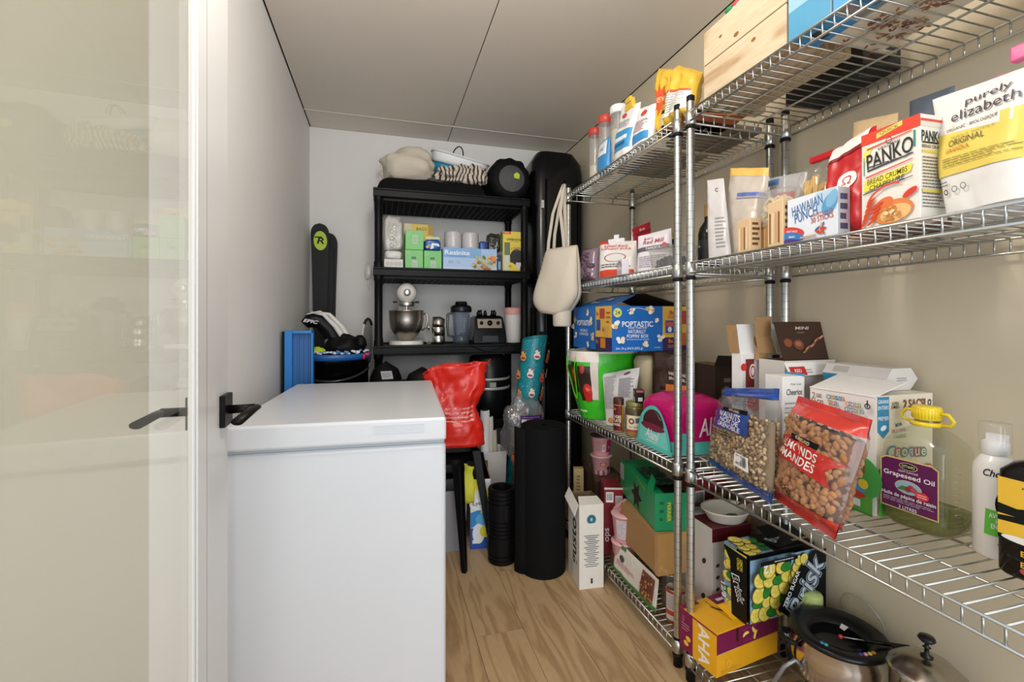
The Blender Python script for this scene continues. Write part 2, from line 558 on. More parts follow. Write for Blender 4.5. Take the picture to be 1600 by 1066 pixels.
G().box(.797, -.0035, .01, .8, -.001, 2.1, mat('#77756e', .6, 0, 'paint')).build('seam', dr)
G().box(.06, .004, .17, .738, .012, 1.98, glass_mat('door_glass', '#f6f4ee', 1.0, 1.40, .65)).build('glass_pane', dr)
for sgn, yy, sl in ((-1, 0, .066), (1, .055, .070)):
    g = G(); x0 = .902
    g.box(x0 - .004, min(yy, yy + sgn * .012), .884, x0 + .062, max(yy, yy + sgn * .012), .958, BH)
    h = g.build('handle_rose', dr, .001, 1)
    g = G(); zz = .921; X0 = x0 + .03
    pts = [(X0, yy + sgn * .012, zz), (X0, yy + sgn * sl, zz)]
    g.tube(pts, .0105, BH, 14)
    g2 = [(X0 + .011, yy + sgn * sl, zz), (X0 - .02, yy + sgn * sl, zz + .001), (X0 - (.15 if sgn < 0 else .125), yy + sgn * (sl - .002), zz - .002)]
    q = G(); q.tube(g2, [.0125, .0125, .013], BH, 16)
    for k_ in range(len(q.v)):
        vx, vy, vz = q.v[k_]; q.v[k_] = (vx, vy, zz + (vz - zz) * .62)
    g.v += []; b0 = len(g.v); g.v += q.v
    for f_ in q.f: g.f.append([i + b0 for i in f_]); g.mi.append(0); g.sm.append(True)
    g.build('lever', dr)

# ================================================================ CHEST FREEZER
FW, FD, FH = .592, .835, .85
t = thing('chest_freezer', 'white chest freezer standing against the left wall', 'freezer', (-.41, 1.366, 0), -3)
FM = mat('#d2d5da', .28, 0, 'paint'); FG = mat('#aab4bd', .5, 0, 'paint')
G().box(0, .012, .02, FW, FD, .772, FM).build('cabinet', t, .012, 3)
G().box(.006, .02, .772, FW - .006, FD - .004, .782, FG).build('gasket', t)
g = G(); g.box(0, 0, .782, FW, FD + .005, FH, FM); g.build('lid', t, .008, 3)
hx0, hx1 = .385, .53
g = G()
g.box(hx0, -.0016, .812, hx1, -.0002, .8135, FM); g.box(hx0, -.0016, .834, hx1, -.0002, .8355, FM)
g.box(hx0, -.0016, .8135, hx0 + .002, -.0002, .834, FM); g.box(hx1 - .002, -.0016, .8135, hx1, -.0002, .834, FM)
g.box(hx0 + .002, -.0010, .8135, hx1 - .002, -.0002, .834, mat('#c9cfd6', .5, 0, 'paint'))
g.build('handle_recess', t)
g = G()
for (a, b) in ((.05, .06), (FW - .09, .06), (.05, FD - .1), (FW - .09, FD - .1)):
    G().lathe([(0, 0), (.02, 0), (.02, .022), (0, .022)], BLK, 12, Matrix.Translation((a + .02, b + .02, 0))).build('foot', t)

# ================================================================ WIRE RACKS
ZS = [.087, .667, 1.317, 1.792]


RINGM = mat('#8c8d8b', .4, 1., 'metal')


def make_post():
    prof = [(0, .0), (.0125, 0)]
    z = .13
    g = G()
    pr = [(.0125, .09)]
    while z < 1.80:
        g.lathe([(.01256, z - .0007), (.01256, z + .0007)], RINGM, 14); z += .0254
    pr += [(.0125, 1.835), (.0118, 1.838)]
    g.lathe(pr, CHROME, 14)
    return g


def wire_rack(y0, y1, label, lv=(0, 1, 2, 3)):
    t = thing('wire_rack', label, 'shelving unit', (0, y0, 0), 0, 'chrome wire racks along the right wall')
    L = y1 - y0; xf, xb = .935, 1.31
    first = None
    for px in (xf, xb):
        for py in (0, L):
            p = postproto.copy() if postproto.parent else postproto
            if p is not postproto: COL.objects.link(p)
            p.parent = t; p.location = (px, py, 0)
            for mname, mdat in (('foot_sleeve', footmesh), ('post_cap', capmesh)):
                f = bpy.data.objects.new(mname, mdat); COL.objects.link(f); f.parent = p
    for zi, z in enumerate(ZS):
        g = G(); r = .0032
        X0, X1 = xf - .012, xb + .012; Y0, Y1 = .016, L - .016
        for zz in (z - .004, z - .036):
            for (a, b) in (((X0, Y0, zz), (X0, Y1, zz)), ((X1, Y0, zz), (X1, Y1, zz)), ((X0 + .02, -.0, zz), (X1 - .02, -.0, zz)), ((X0 + .02, L, zz), (X1 - .02, L, zz))):
                g.tube([a, b], r, CHROME, 6)
        n = int(round((Y1 - Y0) / .0277))
        for xx in (X0, X1):
            for i in range(1, n):
                yy = Y0 + (Y1 - Y0) * i / n
                g.tube([(xx, yy, z - .036), (xx, yy, z - .004)], .0021, CHROME, 5)
        for i in range(1, 9):
            xx = X0 + .02 + (X1 - X0 - .04) * i / 9
            for yy in (0, L): g.tube([(xx, yy, z - .036), (xx, yy, z - .004)], .0021, CHROME, 5)
        shelf = g.build('wire_shelf', t)
        for i in range(2):
            xx = X0 + (X1 - X0) * (i + 1) / 3
            g = G().tube([(xx, -.0, z - .036), (xx, .012, z - .0085), (xx, L - .012, z - .0085), (xx, L, z - .036)], .0030, CHROME, 6)
            g.build('rib', shelf)
        for i in range(1, n):
            yy = Y0 + (Y1 - Y0) * i / n
            o = bpy.data.objects.new('cross_wire', crossmesh); COL.objects.link(o); o.parent = shelf; o.location = (X0, yy, z - .0035)
        for px in (xf, xb):
            for py in (0, L):
                o = bpy.data.objects.new('collar', collarmesh); COL.objects.link(o); o.parent = shelf; o.location = (px, py, z)
    return t


postproto = make_post().build('post')
fo = G().lathe([(0, 0), (.0145, 0), (.0145, .09), (.0125, .095)], mat('#101012', .5, 0, 'leather'), 14); fob = fo.build('x'); footmesh = fob.data; bpy.data.objects.remove(fob)
fo = G().lathe([(.0128, 1.822), (.0128, 1.839), (.009, 1.842), (0, 1.842)], mat('#101012', .5, 0, 'leather'), 14); fob = fo.build('x'); capmesh = fob.data; bpy.data.objects.remove(fob)
fo = G().tube([(0, 0, 0), (.399, 0, 0)], .0021, CHROME, 5); fob = fo.build('x'); crossmesh = fob.data; bpy.data.objects.remove(fob)
fo = G().lathe([(.0135, -.044), (.0165, -.040), (.0175, -.002), (.014, 0)], CHROME, 14)
fo.lathe([(.0135, -.056), (.0165, -.054), (.0165, -.046), (.0135, -.044)], mat('#141414', .5, 0, 'leather'), 14)
fob = fo.build('x'); collarmesh = fob.data; bpy.data.objects.remove(fob)
wire_rack(.311, 1.225, 'nearer chrome wire rack holding the nut bags, oil jug and fondue pot')
wire_rack(1.289, 2.203, 'farther chrome wire rack holding the blue popcorn box and noodle cups')

# ================================================================ BLACK RESIN SHELF
t = thing('storage_shelf', 'black plastic storage shelf standing against the back wall', 'shelf', (0, 0, 0))
t.location = (-.05, 2.75, 0)
SB = mat('#0c0c0f', .42, 0, 'leather'); SW, SD = .955, .45
for z in (.06, .517, .983, 1.444, 1.905):
    g = G()
    g.box(0, 0, z - .05, SW, SD, z - .012, SB); 
    g.box(0, 0, z - .012, SW, .012, z, SB); g.box(0, SD - .012, z - .012, SW, SD, z, SB); g.box(0, .012, z - .012, .012, SD - .012, z, SB); g.box(SW - .012, .012, z - .012, SW, SD - .012, z, SB)
    bd = g.build('board', t, .003, 2)
    g = G()
    for i in range(1, 12):
        y = SD * i / 12; g.box(.05, y - .002, z - .064, SW - .05, y + .002, z - .05, SB)
    for i in range(1, 26):
        xx = SW * i / 26; g.box(xx - .002, .03, z - .064, xx + .002, SD - .03, z - .05, SB)
    g.build('underside_ribs', bd)
for (a, b) in ((.03, .03), (SW - .03, .03), (.03, SD - .03), (SW - .03, SD - .03)):
    zz = [.0, .467, .933, 1.394, 1.855]
    for i in range(4):
        z0 = ([.06, .517, .983, 1.444])[i]; z1 = zz[i + 1]
        g = G().lathe([(.027, z0 - .011), (.027, z0 + .03), (.023, z0 + .035), (.023, z1 - .03), (.027, z1 - .025), (.027, z1)], SB, 18, Matrix.Translation((a, b, 0)))
        g.build('post', t)
    G().lathe([(0, 0), (.027, 0), (.027, .012)], SB, 14, Matrix.Translation((a, b, 0))).build('foot', t)

# ================================================================ RIGHT RACKS: TOP SHELF
Z4, Z3, Z2, Z1 = 1.794, 1.319, .669, .089
pine = wood_mat('knotty_pine', '#d8c8ac', '#9c7748', .8, 11, .5, swap=True)


def tree_box(name, label, cat, c0, w, d, h, z, ang, m, group=None, bevel=.0012):
    t = thing(name, label, cat, (c0[0], c0[1], z), ang, group)
    G().box(0, 0, 0, w, d, h, m).build('body', t, bevel, 1)
    return t


# pine crate: planks apart
t = thing('pine_crate', 'pale pine plank crate on the top shelf of the nearer rack', 'crate', (.928, .865, Z4), 0)
cw, cd, ch = .205, .29, .20
for (z0, z1) in ((.0, .098), (.101, ch)):
    G().box(0, 0, z0, .012, cd, z1, pine).build('side_plank', t, .001, 1); G().box(cw - .012, 0, z0, cw, cd, z1, pine).build('side_plank', t, .001, 1)
    G().box(.012, 0, z0, cw - .012, .012, z1, pine).build('end_plank', t, .001, 1); G().box(.012, cd - .012, z0, cw - .012, cd, z1, pine).build('end_plank', t, .001, 1)
for i in range(3):
    G().box(.012 + i * .0605, .012, 0, .012 + i * .0605 + .059, cd - .012, .01, pine).build('bottom_plank', t)
kn = G()
for (y, z, r) in ((.16, .12, .006), (.10, .07, .005), (.22, .15, .004)):
    kn.sheet(lambda u, v: V((-.0004, y + r * 1.6 * v * math.cos(u * 2 * PI), z + r * v * math.sin(u * 2 * PI))), 12, 1, mat('#8a5526', .6, 0, 'kraft'))
kn.build('knots', t)
t = thing('folded_towel', 'white folded cloth with green and red corner on the pine crate', 'cloth', (.935, 1.0, Z4 + .2), 0)
g = G(); g.ball((.06, .05, .012), (.055, .065, .014), mat('#eeeeea', .8, 0, 'fabric'), 14, 8, None, .3, 3)
g.ball((.02, .07, .02), (.018, .02, .012), mat('#2f8a52', .8, 0, 'fabric'), 10, 6, None, .3, 4); g.ball((.016, .045, .02), (.014, .012, .012), mat('#c8453a', .8, 0, 'fabric'), 10, 6, None, .3, 5)
g.build('cloth', t)

t = tree_box('blue_carton', 'light blue and white carton behind the pine crate on the top shelf', 'box', (.93, .755), .08, .105, .15, Z4, 0, mat('#dfeef6', .4))
p = Pl(t, .105, .15); p.fr(0, 0, 1, .45, '#4a93b8').fr(0, .45, .5, 1, '#8fb9cc').text('24', .7, .7, '#d8456b', .03); p.build()
p = P(face((0, .105, 0), (1, 0, 0), (0, -1, 0), (0, 0, -1)), .08, .105, t); p.fr(0, 0, 1, 1, '#3c93cf').fr(.3, .3, .8, .5, '#222b38').build('bottom_print')
t = tree_box('blue_tin', 'blue and grey flat box beside the floral box on the top shelf', 'box', (.93, .665), .07, .085, .12, Z4, 0, mat('#4d9bc9', .4))
p = P(face((0, .085, 0), (1, 0, 0), (0, -1, 0), (0, 0, -1)), .07, .085, t); p.fr(0, 0, 1, .4, '#8e8a8c').fr(.1, .5, .9, .9, '#2d6da0').build('bottom_print')
t = tree_box('purple_carton', 'purple carton at the front edge of the top shelf', 'box', (.925, .56), .075, .10, .11, Z4, 0, mat('#5b3173', .4))
p = P(face((0, .10, 0), (1, 0, 0), (0, -1, 0), (0, 0, -1)), .075, .10, t); p.fr(.1, .6, .9, .9, '#2c5c96').build('bottom_print')
t = tree_box('floral_box', 'cream keepsake box printed with brown leaves on the top shelf', 'box', (1.01, .60), .165, .235, .10, Z4, -1, mat('#e9e0cd', .5))
q = random.Random(5)
for (pp, W_, H_) in ((P(face((0, .255, 0), (1, 0, 0), (0, -1, 0), (0, 0, -1)), .16, .255, t), .16, .255), (Pl(t, .255, .10), .255, .10)):
    for i in range(38):
        cx, cy = q.uniform(.1, .9), q.uniform(.08, .92); a0 = q.uniform(0, 360); c_ = q.choice(['#8a5a3c', '#6f3f2b', '#a87a58'])
        for j in range(q.choice([2, 3, 5])):
            a = a0 + j * q.choice([38, 72])
            pp.disc(cx + .011 * math.cos(R(a)) / W_, cy + .011 * math.sin(R(a)) / H_, .008, .0028, c_, a, 10)
    pp.build('leaf_print')
t = tree_box('black_case', 'flat black hard case against the wall on the top shelf', 'case', (1.185, .875), .125, .245, .06, Z4, -3, mat('#1a1c22', .5, 0, 'leather'))
g = G(); g.tube([(.03, -.001, .03), (.03, -.012, .03), (.09, -.012, .03), (.09, -.001, .03)], .004, CHROME, 6); g.build('handle', t)
p = P(face((0, .245, 0), (1, 0, 0), (0, -1, 0), (0, 0, -1)), .15, .245, t); p.disc(.4, .8, .012, .006, '#8a8e94', 0, 16, inner=.7).disc(.55, .82, .01, .006, '#8a8e94', 0, 16, inner=.7).build('latch_marks')
t = tree_box('brown_carton', 'brown cardboard carton near the wall on the top shelf', 'box', (1.18, .43), .14, .17, .12, Z4, 0, mat('#7b6444', .8, 0, 'kraft'))
G().box(.0, -.0008, .055, .14, -.0002, .065, mat('#c8b489', .3, 0, 'film')).build('tape', t)
t = tree_box('magazine_stack', 'thin stack of patterned magazines lying under the chip bags', 'magazines', (.95, 1.165), .22, .045, .015, Z4, 0, mat('#cfc7ae', .5))
p = P(face((0, .045, 0), (1, 0, 0), (0, -1, 0), (0, 0, -1)), .22, .045, t)
for i in range(9): p.fr(.05 + i * .1, .1, .11 + i * .1, .9, ['#7f8a5a', '#b0894f', '#e3dcc8'][i % 3])
p.build()

# canisters
def canister(x, y, h, r, cap, label, fill):
    t = thing('food_canister', label, 'canister', (x, y, Z4), 0, 'clear canisters on the top shelf')
    G().lathe([(0, .002), (r * .9, .002), (r * .95, .01), (r, h - .03)], CLEARM, 24).build('jar', t)
    G().lathe([(0, .004), (r * .88, .005), (r * .93, h * fill), (0, h * fill + .006)], mat('#e3d9c6', .8, 0, 'kraft'), 20).build('contents', t)
    cm_ = mat(cap, .35, 0, 'paint')
    g = G().lathe([(r, h - .034), (r * 1.09, h - .032), (r * 1.09, h - .006), (r * 1.03, h), (r * .85, h), (r * .82, h - .005), (0, h - .005)], cm_, 24)
    g.build('cap', t)


canister(.985, 1.99, .255, .031, '#c8423a', 'clear canister with a red cap, farthest and smallest on the top shelf', .3)
canister(.98, 1.875, .265, .033, '#cf4b40', 'clear canister with a red cap next to the white capped one', .45)
canister(.985, 1.765, .262, .036, '#f0efec', 'clear canister with a white cap on the top shelf', .6)
th, S, W, H = pouch('salt_bag', 'small blue and white salt bag in front of the canisters', 'bag', (.945, 1.875, Z4), (.945, 1.77, Z4), (.95, 1.87, 1.93), (.95, 1.78, 1.935), .05, mat('#3d8fd0', .3, 0, 'film'), None, True, 5, .002)
p = PS(S, W, H, th); p.fr(.1, .45, .9, .9, '#e8eef2').text('Sel', .5, .68, '#2266a8', .02).build()
th, S, W, H = pouch('flour_bag', 'white flour bag with blue panels and a yellow clip on the top shelf', 'bag', (.955, 1.725, Z4), (.95, 1.59, Z4), (.975, 1.725, 2.03), (.975, 1.575, 1.99), .075, mat('#eeeceb', .5, 0, 'film'), None, True, 6, .003)
p = PS(S, W, H, th); p.fr(.0, .12, 1, .5, '#3f97cf').fr(.08, .3, .85, .38, '#e9f2f7').fr(.08, .2, .8, .26, '#1f5f9f').disc(.42, .8, .018, .01, '#d23b37').lines(.15, .56, .8, .7, 5, '#666a70').build()
c = thing('bag_clip', 'yellow bag clip on the white flour bag', 'clip', (.965, 1.64, 1.985), 0); cmY = mat('#e3bf45', .4, 0, 'paint')
g = G(); g.box(-.008, -.03, 0, .008, .03, .028, cmY); g.box(-.012, -.02, .028, .0, .02, .05, cmY); g.box(.0, -.02, .028, .012, .02, .046, cmY); g.build('jaw', c, .003, 2)
th, S, W, H = pouch('flour_bag', 'white flour bag with a red roundel beside the blue panelled one', 'bag', (.95, 1.575, Z4), (.95, 1.46, Z4), (.975, 1.585, 1.965), (.98, 1.47, 1.94), .07, mat('#f0eeec', .5, 0, 'film'), None, True, 8, .003)
p = PS(S, W, H, th); p.disc(.55, .78, .02, .013, '#cf3c3a').fr(.1, .05, .95, .25, '#3a8cca').lines(.1, .3, .9, .6, 8, '#7a3a40').build()
t = thing('sauce_jar', 'dark jar with a gold lid on the top shelf', 'jar', (.985, 1.405, Z4), 0)
G().lathe([(0, 0), (.028, 0), (.03, .01), (.03, .075), (.026, .085)], mat('#20160f', .15, 0, 'paint'), 20).build('jar', t)
G().lathe([(.0305, .03), (.0305, .07)], mat('#d8c9a2', .5), 20).build('label', t); G().lathe([(.028, .083), (.028, .103), (.025, .106), (0, .106)], mat('#d9ab45', .3, .4, 'metal'), 20).build('lid', t)
t = thing('brown_tray', 'dark brown box lying below the gold lid jar on the top shelf', 'box', (.95, 1.42, Z4), 0)
G().box(.05, -.14, 0, .2, -.06, .05, mat('#3c211b', .5)).build('body', t, .002, 1)
for nm, lb, cs, md, sd, tx in (('chips_bag', 'yellow bag with a red sunburst standing behind the rack post', ((1.0, 1.50, Z4 + .02), (.99, 1.385, Z4 + .02), (1.02, 1.525, 2.10), (1.02, 1.40, 2.03)), '#e0b83a', 9, 0),
                               ('chips_bag', 'crumpled yellow and white snack bag leaning beside the rack post', ((.955, 1.395, Z4 + .01), (.955, 1.25, Z4 + .01), (1.0, 1.376, 2.03), (1.0, 1.25, 1.94)), '#dcb43a', 10, 1)):
    th, S, W, H = pouch(nm, lb, 'bag', *cs, .06, mat(md, .35, 0, 'film'), 'yellow snack bags on the top shelf', False, sd, .009)
    p = PS(S, W, H, th)
    if not tx:
        p.poly([(.55 + (.34 if i % 2 else .2) * math.cos(i * PI / 9), .5 + (.26 if i % 2 else .15) * math.sin(i * PI / 9)) for i in range(18)], '#df5b33').text('NEW', .55, .5, '#f6e3b0', .022)
    else:
        p.fr(.05, .1, .95, .55, '#ece8e3').fr(.1, .5, .95, .55, '#d4582a').lines(.15, .15, .85, .48, 8, '#8c8c8c')
    p.build()
th, S, W, H = pouch('spice_bag', 'orange and brown bag lying on the wires below the yellow bags', 'bag', (.95, 1.40, Z4 + .002), (.95, 1.24, Z4 + .002), (1.17, 1.40, Z4 + .02), (1.17, 1.24, Z4 + .02), .03, mat('#c0622c', .3, 0, 'film'), None, False, 11, .004)
p = PS(S, W, H, th); p.fr(.1, .2, .6, .8, '#7d2f1e').build()
t = thing('baking_tray', 'dark shallow tin lying flat at the back of the top shelf', 'tin', (1.02, 1.55, Z4), 0)
g = G(); g.box(0, 0, 0, .25, .3, .012, mat('#a39a8a', .45, .3, 'metal')); g.box(.02, -.25, 0, .27, -.04, .02, mat('#8f8474', .5, .3, 'metal')); g.build('body', t, .003, 1)

# ================================================================ SECOND SHELF, FARTHER RACK
th, S, W, H = pouch('dried_fruit_bag', 'mauve bag of dried fruit at the far end of the second shelf', 'bag', (.955, 2.06, Z3), (.965, 1.925, Z3), (.975, 2.06, 1.49), (.985, 1.95, 1.478), .08, mat('#8d7684', .2, 0, 'film', .92), None, False, 12, .006)
g = G(); q = random.Random(3)
for i in range(26):
    u, v = q.uniform(.1, .9) * W, q.uniform(.08, .8) * H; c_ = S(u, v, -.004); g.ball(c_, (.013, .013, .012), mat('#5b4454', .5, 0, 'film'), 8, 5, None, .3, i)
o = g.build('fruit', th); o['kind'] = 'stuff'
th, S, W, H = pouch('sugar_bag', 'yellow and orange bag behind the red rice bag', 'bag', (.99, 1.99, Z3), (1.05, 1.93, Z3), (1.01, 2.0, 1.49), (1.06, 1.94, 1.49), .05, mat('#e6a33b', .35, 0, 'film'), None, True, 13, .003)
p = PS(S, W, H, th); p.text('S', .5, .5, '#a52c22', .03).build()
th, S, W, H = pouch('rice_bag', 'red and white rice bag with a white clip on the second shelf', 'bag', (.955, 1.888, Z3), (1.058, 1.735, Z3), (.98, 1.935, 1.50), (1.07, 1.765, 1.482), .08, mat('#eeebe8', .35, 0, 'film'), None, True, 14, .004)
p = PS(S, W, H, th)
p.fr(0, 0, 1, .17, '#dd4a2c').fr(.0, .9, .3, 1, '#d8432f').text('ELEPHANT BRAND', .5, .83, '#cf3a32', .012, .12).text('ELEPHANT JEUNE', .5, .74, '#cf3a32', .013, .15)
p.disc(.5, .50, .055, .022, '#b03030', inner=.92).lines(.12, .22, .9, .34, 2, '#444444').build()
c = thing('bag_clip', 'white bag clip on the red and white rice bag', 'clip', (1.02, 1.85, 1.49), -58)
g = G(); g.box(-.04, -.007, -.02, .04, .007, .012, WHITE); g.box(-.012, -.004, .012, .012, .004, .03, WHITE); g.build('jaw', c, .002, 2)
th, S, W, H = pouch('candy_pouch', 'red pouch standing behind the white flour bag', 'bag', (1.09, 1.80, Z3), (1.18, 1.80, Z3), (1.085, 1.83, 1.545), (1.18, 1.83, 1.585), .04, mat('#a3202c', .3, 0, 'film'), None, True, 15, .003)
p = PS(S, W, H, th); p.fr(0, .84, 1, .88, '#7c1420').text('Bob', .5, .92, '#e5b9b9', .012).build()
th, S, W, H = pouch('starch_bag', 'white and lilac flour bag with grey band on the second shelf', 'bag', (.985, 1.62, Z3), (1.075, 1.51, Z3), (1.005, 1.645, 1.475), (1.09, 1.545, 1.495), .06, mat('#e8e2ea', .4, 0, 'film'), None, True, 16, .004)
p = PS(S, W, H, th); p.text("Bob's", .35, .85, '#b03a4a', .011, .035).text('Red Mill', .5, .75, '#a83545', .018, .085, shear=.2).fr(.0, .52, .95, .63, '#5e5a66').text('TAPIOCA', .5, .58, '#f1eef2', .010).disc(.82, .62, .009, .009, '#c03c3c').lines(.1, .1, .9, .4, 6, '#9b95a6').build()
t = tree_box('lattice_pack', 'small white pack with purple lattice in front of the bags', 'pack', (.938, 1.655), .03, .05, .065, Z3, -4, mat('#e9e4ea', .4))
p = Pl(t, .05, .065)
for i in range(4): p.disc(.5, .5, .006 + i * .005, .008 + i * .006, '#7d6b8c', 0, 18, 0, 180, inner=.86)
for i in range(5): p.fr(.15 + i * .16, .05, .19 + i * .16, .35, '#7d6b8c')
p.build()
t = thing('spice_jar', 'dark jar with a gold lid behind the berry tub', 'jar', (1.12, 1.585, Z3), 0)
G().lathe([(0, 0), (.024, 0), (.024, .13), (.018, .14)], mat('#27304a', .2, 0, 'paint'), 18).build('jar', t); G().lathe([(.021, .138), (.021, .165), (0, .166)], mat('#b8a464', .3, .5, 'metal'), 18).build('lid', t)
t = thing('berry_tub', 'clear plastic tub of dark berries on the second shelf', 'tub', (.955, 1.36, Z3), 0)
g = G(); w_, d_, h_ = .12, .135, .07
def tub(u, v):
    a = u * 2 * PI; k = .86 + .14 * v
    x = max(-1, min(1, 1.35 * math.cos(a))) * w_ / 2 * k; y = max(-1, min(1, 1.35 * math.sin(a))) * d_ / 2 * k
    return V((w_ / 2 + x, d_ / 2 + y, v * h_))
g.sheet(tub, 32, 4, CLEARM); g.build('tub', t)
g = G(); g.box(-.003, -.003, h_, w_ + .003, d_ + .003, h_ + .008, CLEARM); g.build('lid', t, .003, 2)
g = G(); q = random.Random(4)
for i in range(60): g.ball((q.uniform(.022, w_ - .022), q.uniform(.022, d_ - .022), q.uniform(.01, .043)), .0095, mat('#2a1a22', .4, 0, 'film'), 8, 5)
o = g.build('berries', t); o['kind'] = 'stuff'
t = thing('wine_bottle', 'dark wine bottle with tan capsule behind the rack posts', 'bottle', (1.125, 1.375, Z3), 0)
G().lathe([(0, 0), (.034, 0), (.036, .005), (.036, .12), (.030, .145), (.014, .17), (.0135, .20)], mat('#10120f', .1, 0, 'paint'), 24).build('glass', t)
G().lathe([(.0145, .185), (.0145, .228), (0, .229)], mat('#a9814f', .4, 0, 'paint'), 18).build('capsule', t)
G().lathe([(.0364, .03), (.0364, .10)], mat('#25272b', .4), 24).build('label', t)

# ================================================================ SECOND SHELF, NEARER RACK
th, S, W, H = pouch('parchment_bag', 'milky zip bag with black mark next to the rack post', 'bag', (.955, 1.165, Z3), (.97, 1.09, Z3), (.985, 1.21, 1.575), (.995, 1.15, 1.565), .03, mat('#dcd8d8', .3, 0, 'film', .8), None, True, 20, .004)
p = PS(S, W, H, th); p.text('C', .6, .85, '#222222', .013).lines(.5, .1, .95, .5, 9, '#8f8f8f').build()
th, S, W, H = pouch('zip_bag', 'tall frosted zip bag with an orange top band on the second shelf', 'bag', (1.015, 1.165, Z3), (1.03, 1.035, Z3), (1.06, 1.195, 1.615), (1.07, 1.055, 1.572), .07, mat('#ddd2c6', .25, 0, 'film', .72), None, True, 21, .006)
patch(S, th, 0, .9, 1, 1, mat('#e9bd62', .35, 0, 'film'), 'orange_band', W=W, H=H)
p = PS(S, W, H, th); p.fr(.35, .66, 1, .70, '#5a73b4').fr(.35, .63, 1, .645, '#8a80b4').build('blue_seal')
th, S, W, H = pouch('zip_bag', 'frosted zip bag with red and blue seals leaning behind the noodle bag', 'bag', (1.09, 1.10, Z3), (1.10, .975, Z3), (1.12, 1.13, 1.565), (1.13, .985, 1.545), .06, mat('#d8d8dc', .22, 0, 'film', .5), None, True, 22, .006)
p = PS(S, W, H, th); p.fr(.0, .88, .45, .96, '#5b86c0').fr(.35, .68, .85, .76, '#c23a38').build('seals')
# small cartons
for i, (x, y, lb, c_) in enumerate(((.945, .995, 'peach striped rice cracker box nearest the rack post', '#e2c096'), (.985, .975, 'tan box with brown lettering between the two peach boxes', '#b88f58'), (.948, .895, 'peach striped rice cracker box beside the drink mix box', '#e4c49b'))):
    t = tree_box('cracker_box', lb, 'box', (x, y), .035, .05, (.09, .08, .115)[i], Z3, -6, mat(c_, .5), 'small cracker boxes on the second shelf')
    p = Pl(t, .05, (.09, .08, .115)[i])
    for k in range(4): p.fr(.12 + k * .2, .08, .22 + k * .2, .75, ['#f0dfc0', '#d9a878', '#8a5c34'][(k + i) % 3])
    p.build()
    Pf(t, .035, (.09, .08, .115)[i]).lines(.2, .15, .9, .9, 5, '#5b3a20', 2, .5).build('side_print')
# noodles
th, S, W, H = pouch('noodle_bag', 'clear bag with a pale coil of noodles above the small boxes', 'bag', (1.03, 1.04, 1.36), (1.02, .93, 1.37), (1.05, 1.045, 1.50), (1.04, .93, 1.485), .085, CLEARM, None, False, 23, .005)
g = G(); c0 = S(W * .5, H * .5, -.045)
for k in range(16):
    q = random.Random(k); ax = V((q.gauss(0, 1), q.gauss(0, .7), q.gauss(0, 1))).normalized(); a_ = ax.orthogonal().normalized(); b_ = ax.cross(a_)
    g.tube([c0 + (a_ * math.cos(i * PI / 8) * V((1, 1, 1)).x + b_ * math.sin(i * PI / 8)) * q.uniform(.030, .044) + V((0, 0, .002 * math.sin(i * 2.3 + k))) for i in range(16)], .0045, mat('#ecd9a6', .6, 0, 'kraft'), 6, True)
o = g.build('noodles', th); o['kind'] = 'stuff'
th2 = th
th, S, W, H = pouch('pasta_bag', 'clear bag of long yellow pasta with a red clip', 'bag', (1.08, 1.03, Z3), (1.09, .885, Z3), (1.12, .975, 1.55), (1.125, .90, 1.562), .07, CLEAR, None, False, 24, .006)
g = G(); q = random.Random(9)
for k in range(46):
    u0, u1 = q.uniform(.12, .88), q.uniform(.3, .75); s_ = q.choice((1, 1, -1))
    pts = [S(W * (u0 * (1 - i / 5) + u1 * i / 5), H * (.08 + .7 * i / 5) + q.uniform(-.003, .003), -.008 - q.random() * .01, s_) for i in range(6)]
    g.tube(pts, .0042, mat('#dcb765', .5, 0, 'kraft'), 5)
o = g.build('pasta', th); o['kind'] = 'stuff'
c = thing('bag_clip', 'glossy red clip closing the pasta bag', 'clip', (1.12, .935, 1.562), 0)
G().box(-.008, -.055, -.006, .008, .03, .012, mat('#c6222a', .2, 0, 'film')).build('jaw', c, .004, 2)
# drink mix box
t = tree_box('drink_mix_box', 'white and blue drink mix carton with bubble lettering on the second shelf', 'box', (.952, .757), .036, .13, .108, Z3, -1, mat('#e3eaf3', .35))
p = Pl(t, .13, .108)
p.fr(.6, .55, .98, .98, '#bcd6ea').disc(.86, .68, .017, .026, '#5b9fcf', -30).disc(.9, .78, .012, .02, '#84b9dd', -30)
for dx, dy, c_, b_ in ((0, 0, '#3f6ea8', .012),):
    p.text('HAWAIIAN', .42, .77, c_, .023, .082, 10, b_, .1).text('PUNCH', .40, .58, c_, .023, .062, 10, b_, .1)
p.text('VARIETY PACK', .72, .53, '#c0504a', .0065, .055, 4, .0).text('30 STICKS', .72, .43, '#b8473f', .0125, .055, 4, .02)
p.disc(.1, .26, .036, .012, '#d8453f', -12).disc(.1, .15, .036, .011, '#3c7cc4', -12).disc(.1, .05, .028, .006, '#4b3f8c', -8)
p.text('FRUIT PUNCH', .12, .27, '#f4f4f4', .005, .03, -8).text('BERRY', .12, .15, '#f4f4f4', .005, .018, -8)
for k in range(7): p.disc(.70 + .04 * math.cos(k), .20 + .06 * math.sin(k * 1.7), .010, .003, ['#c4513c', '#3f66b0', '#e0a874'][k % 3], k * 50)
p.fr(.3, .07, .62, .11, '#caa98a').build()
Pf(t, .036, .108).lines(.2, .1, .8, .9, 4, '#5a5c7e', 4, .6).build('side_print')
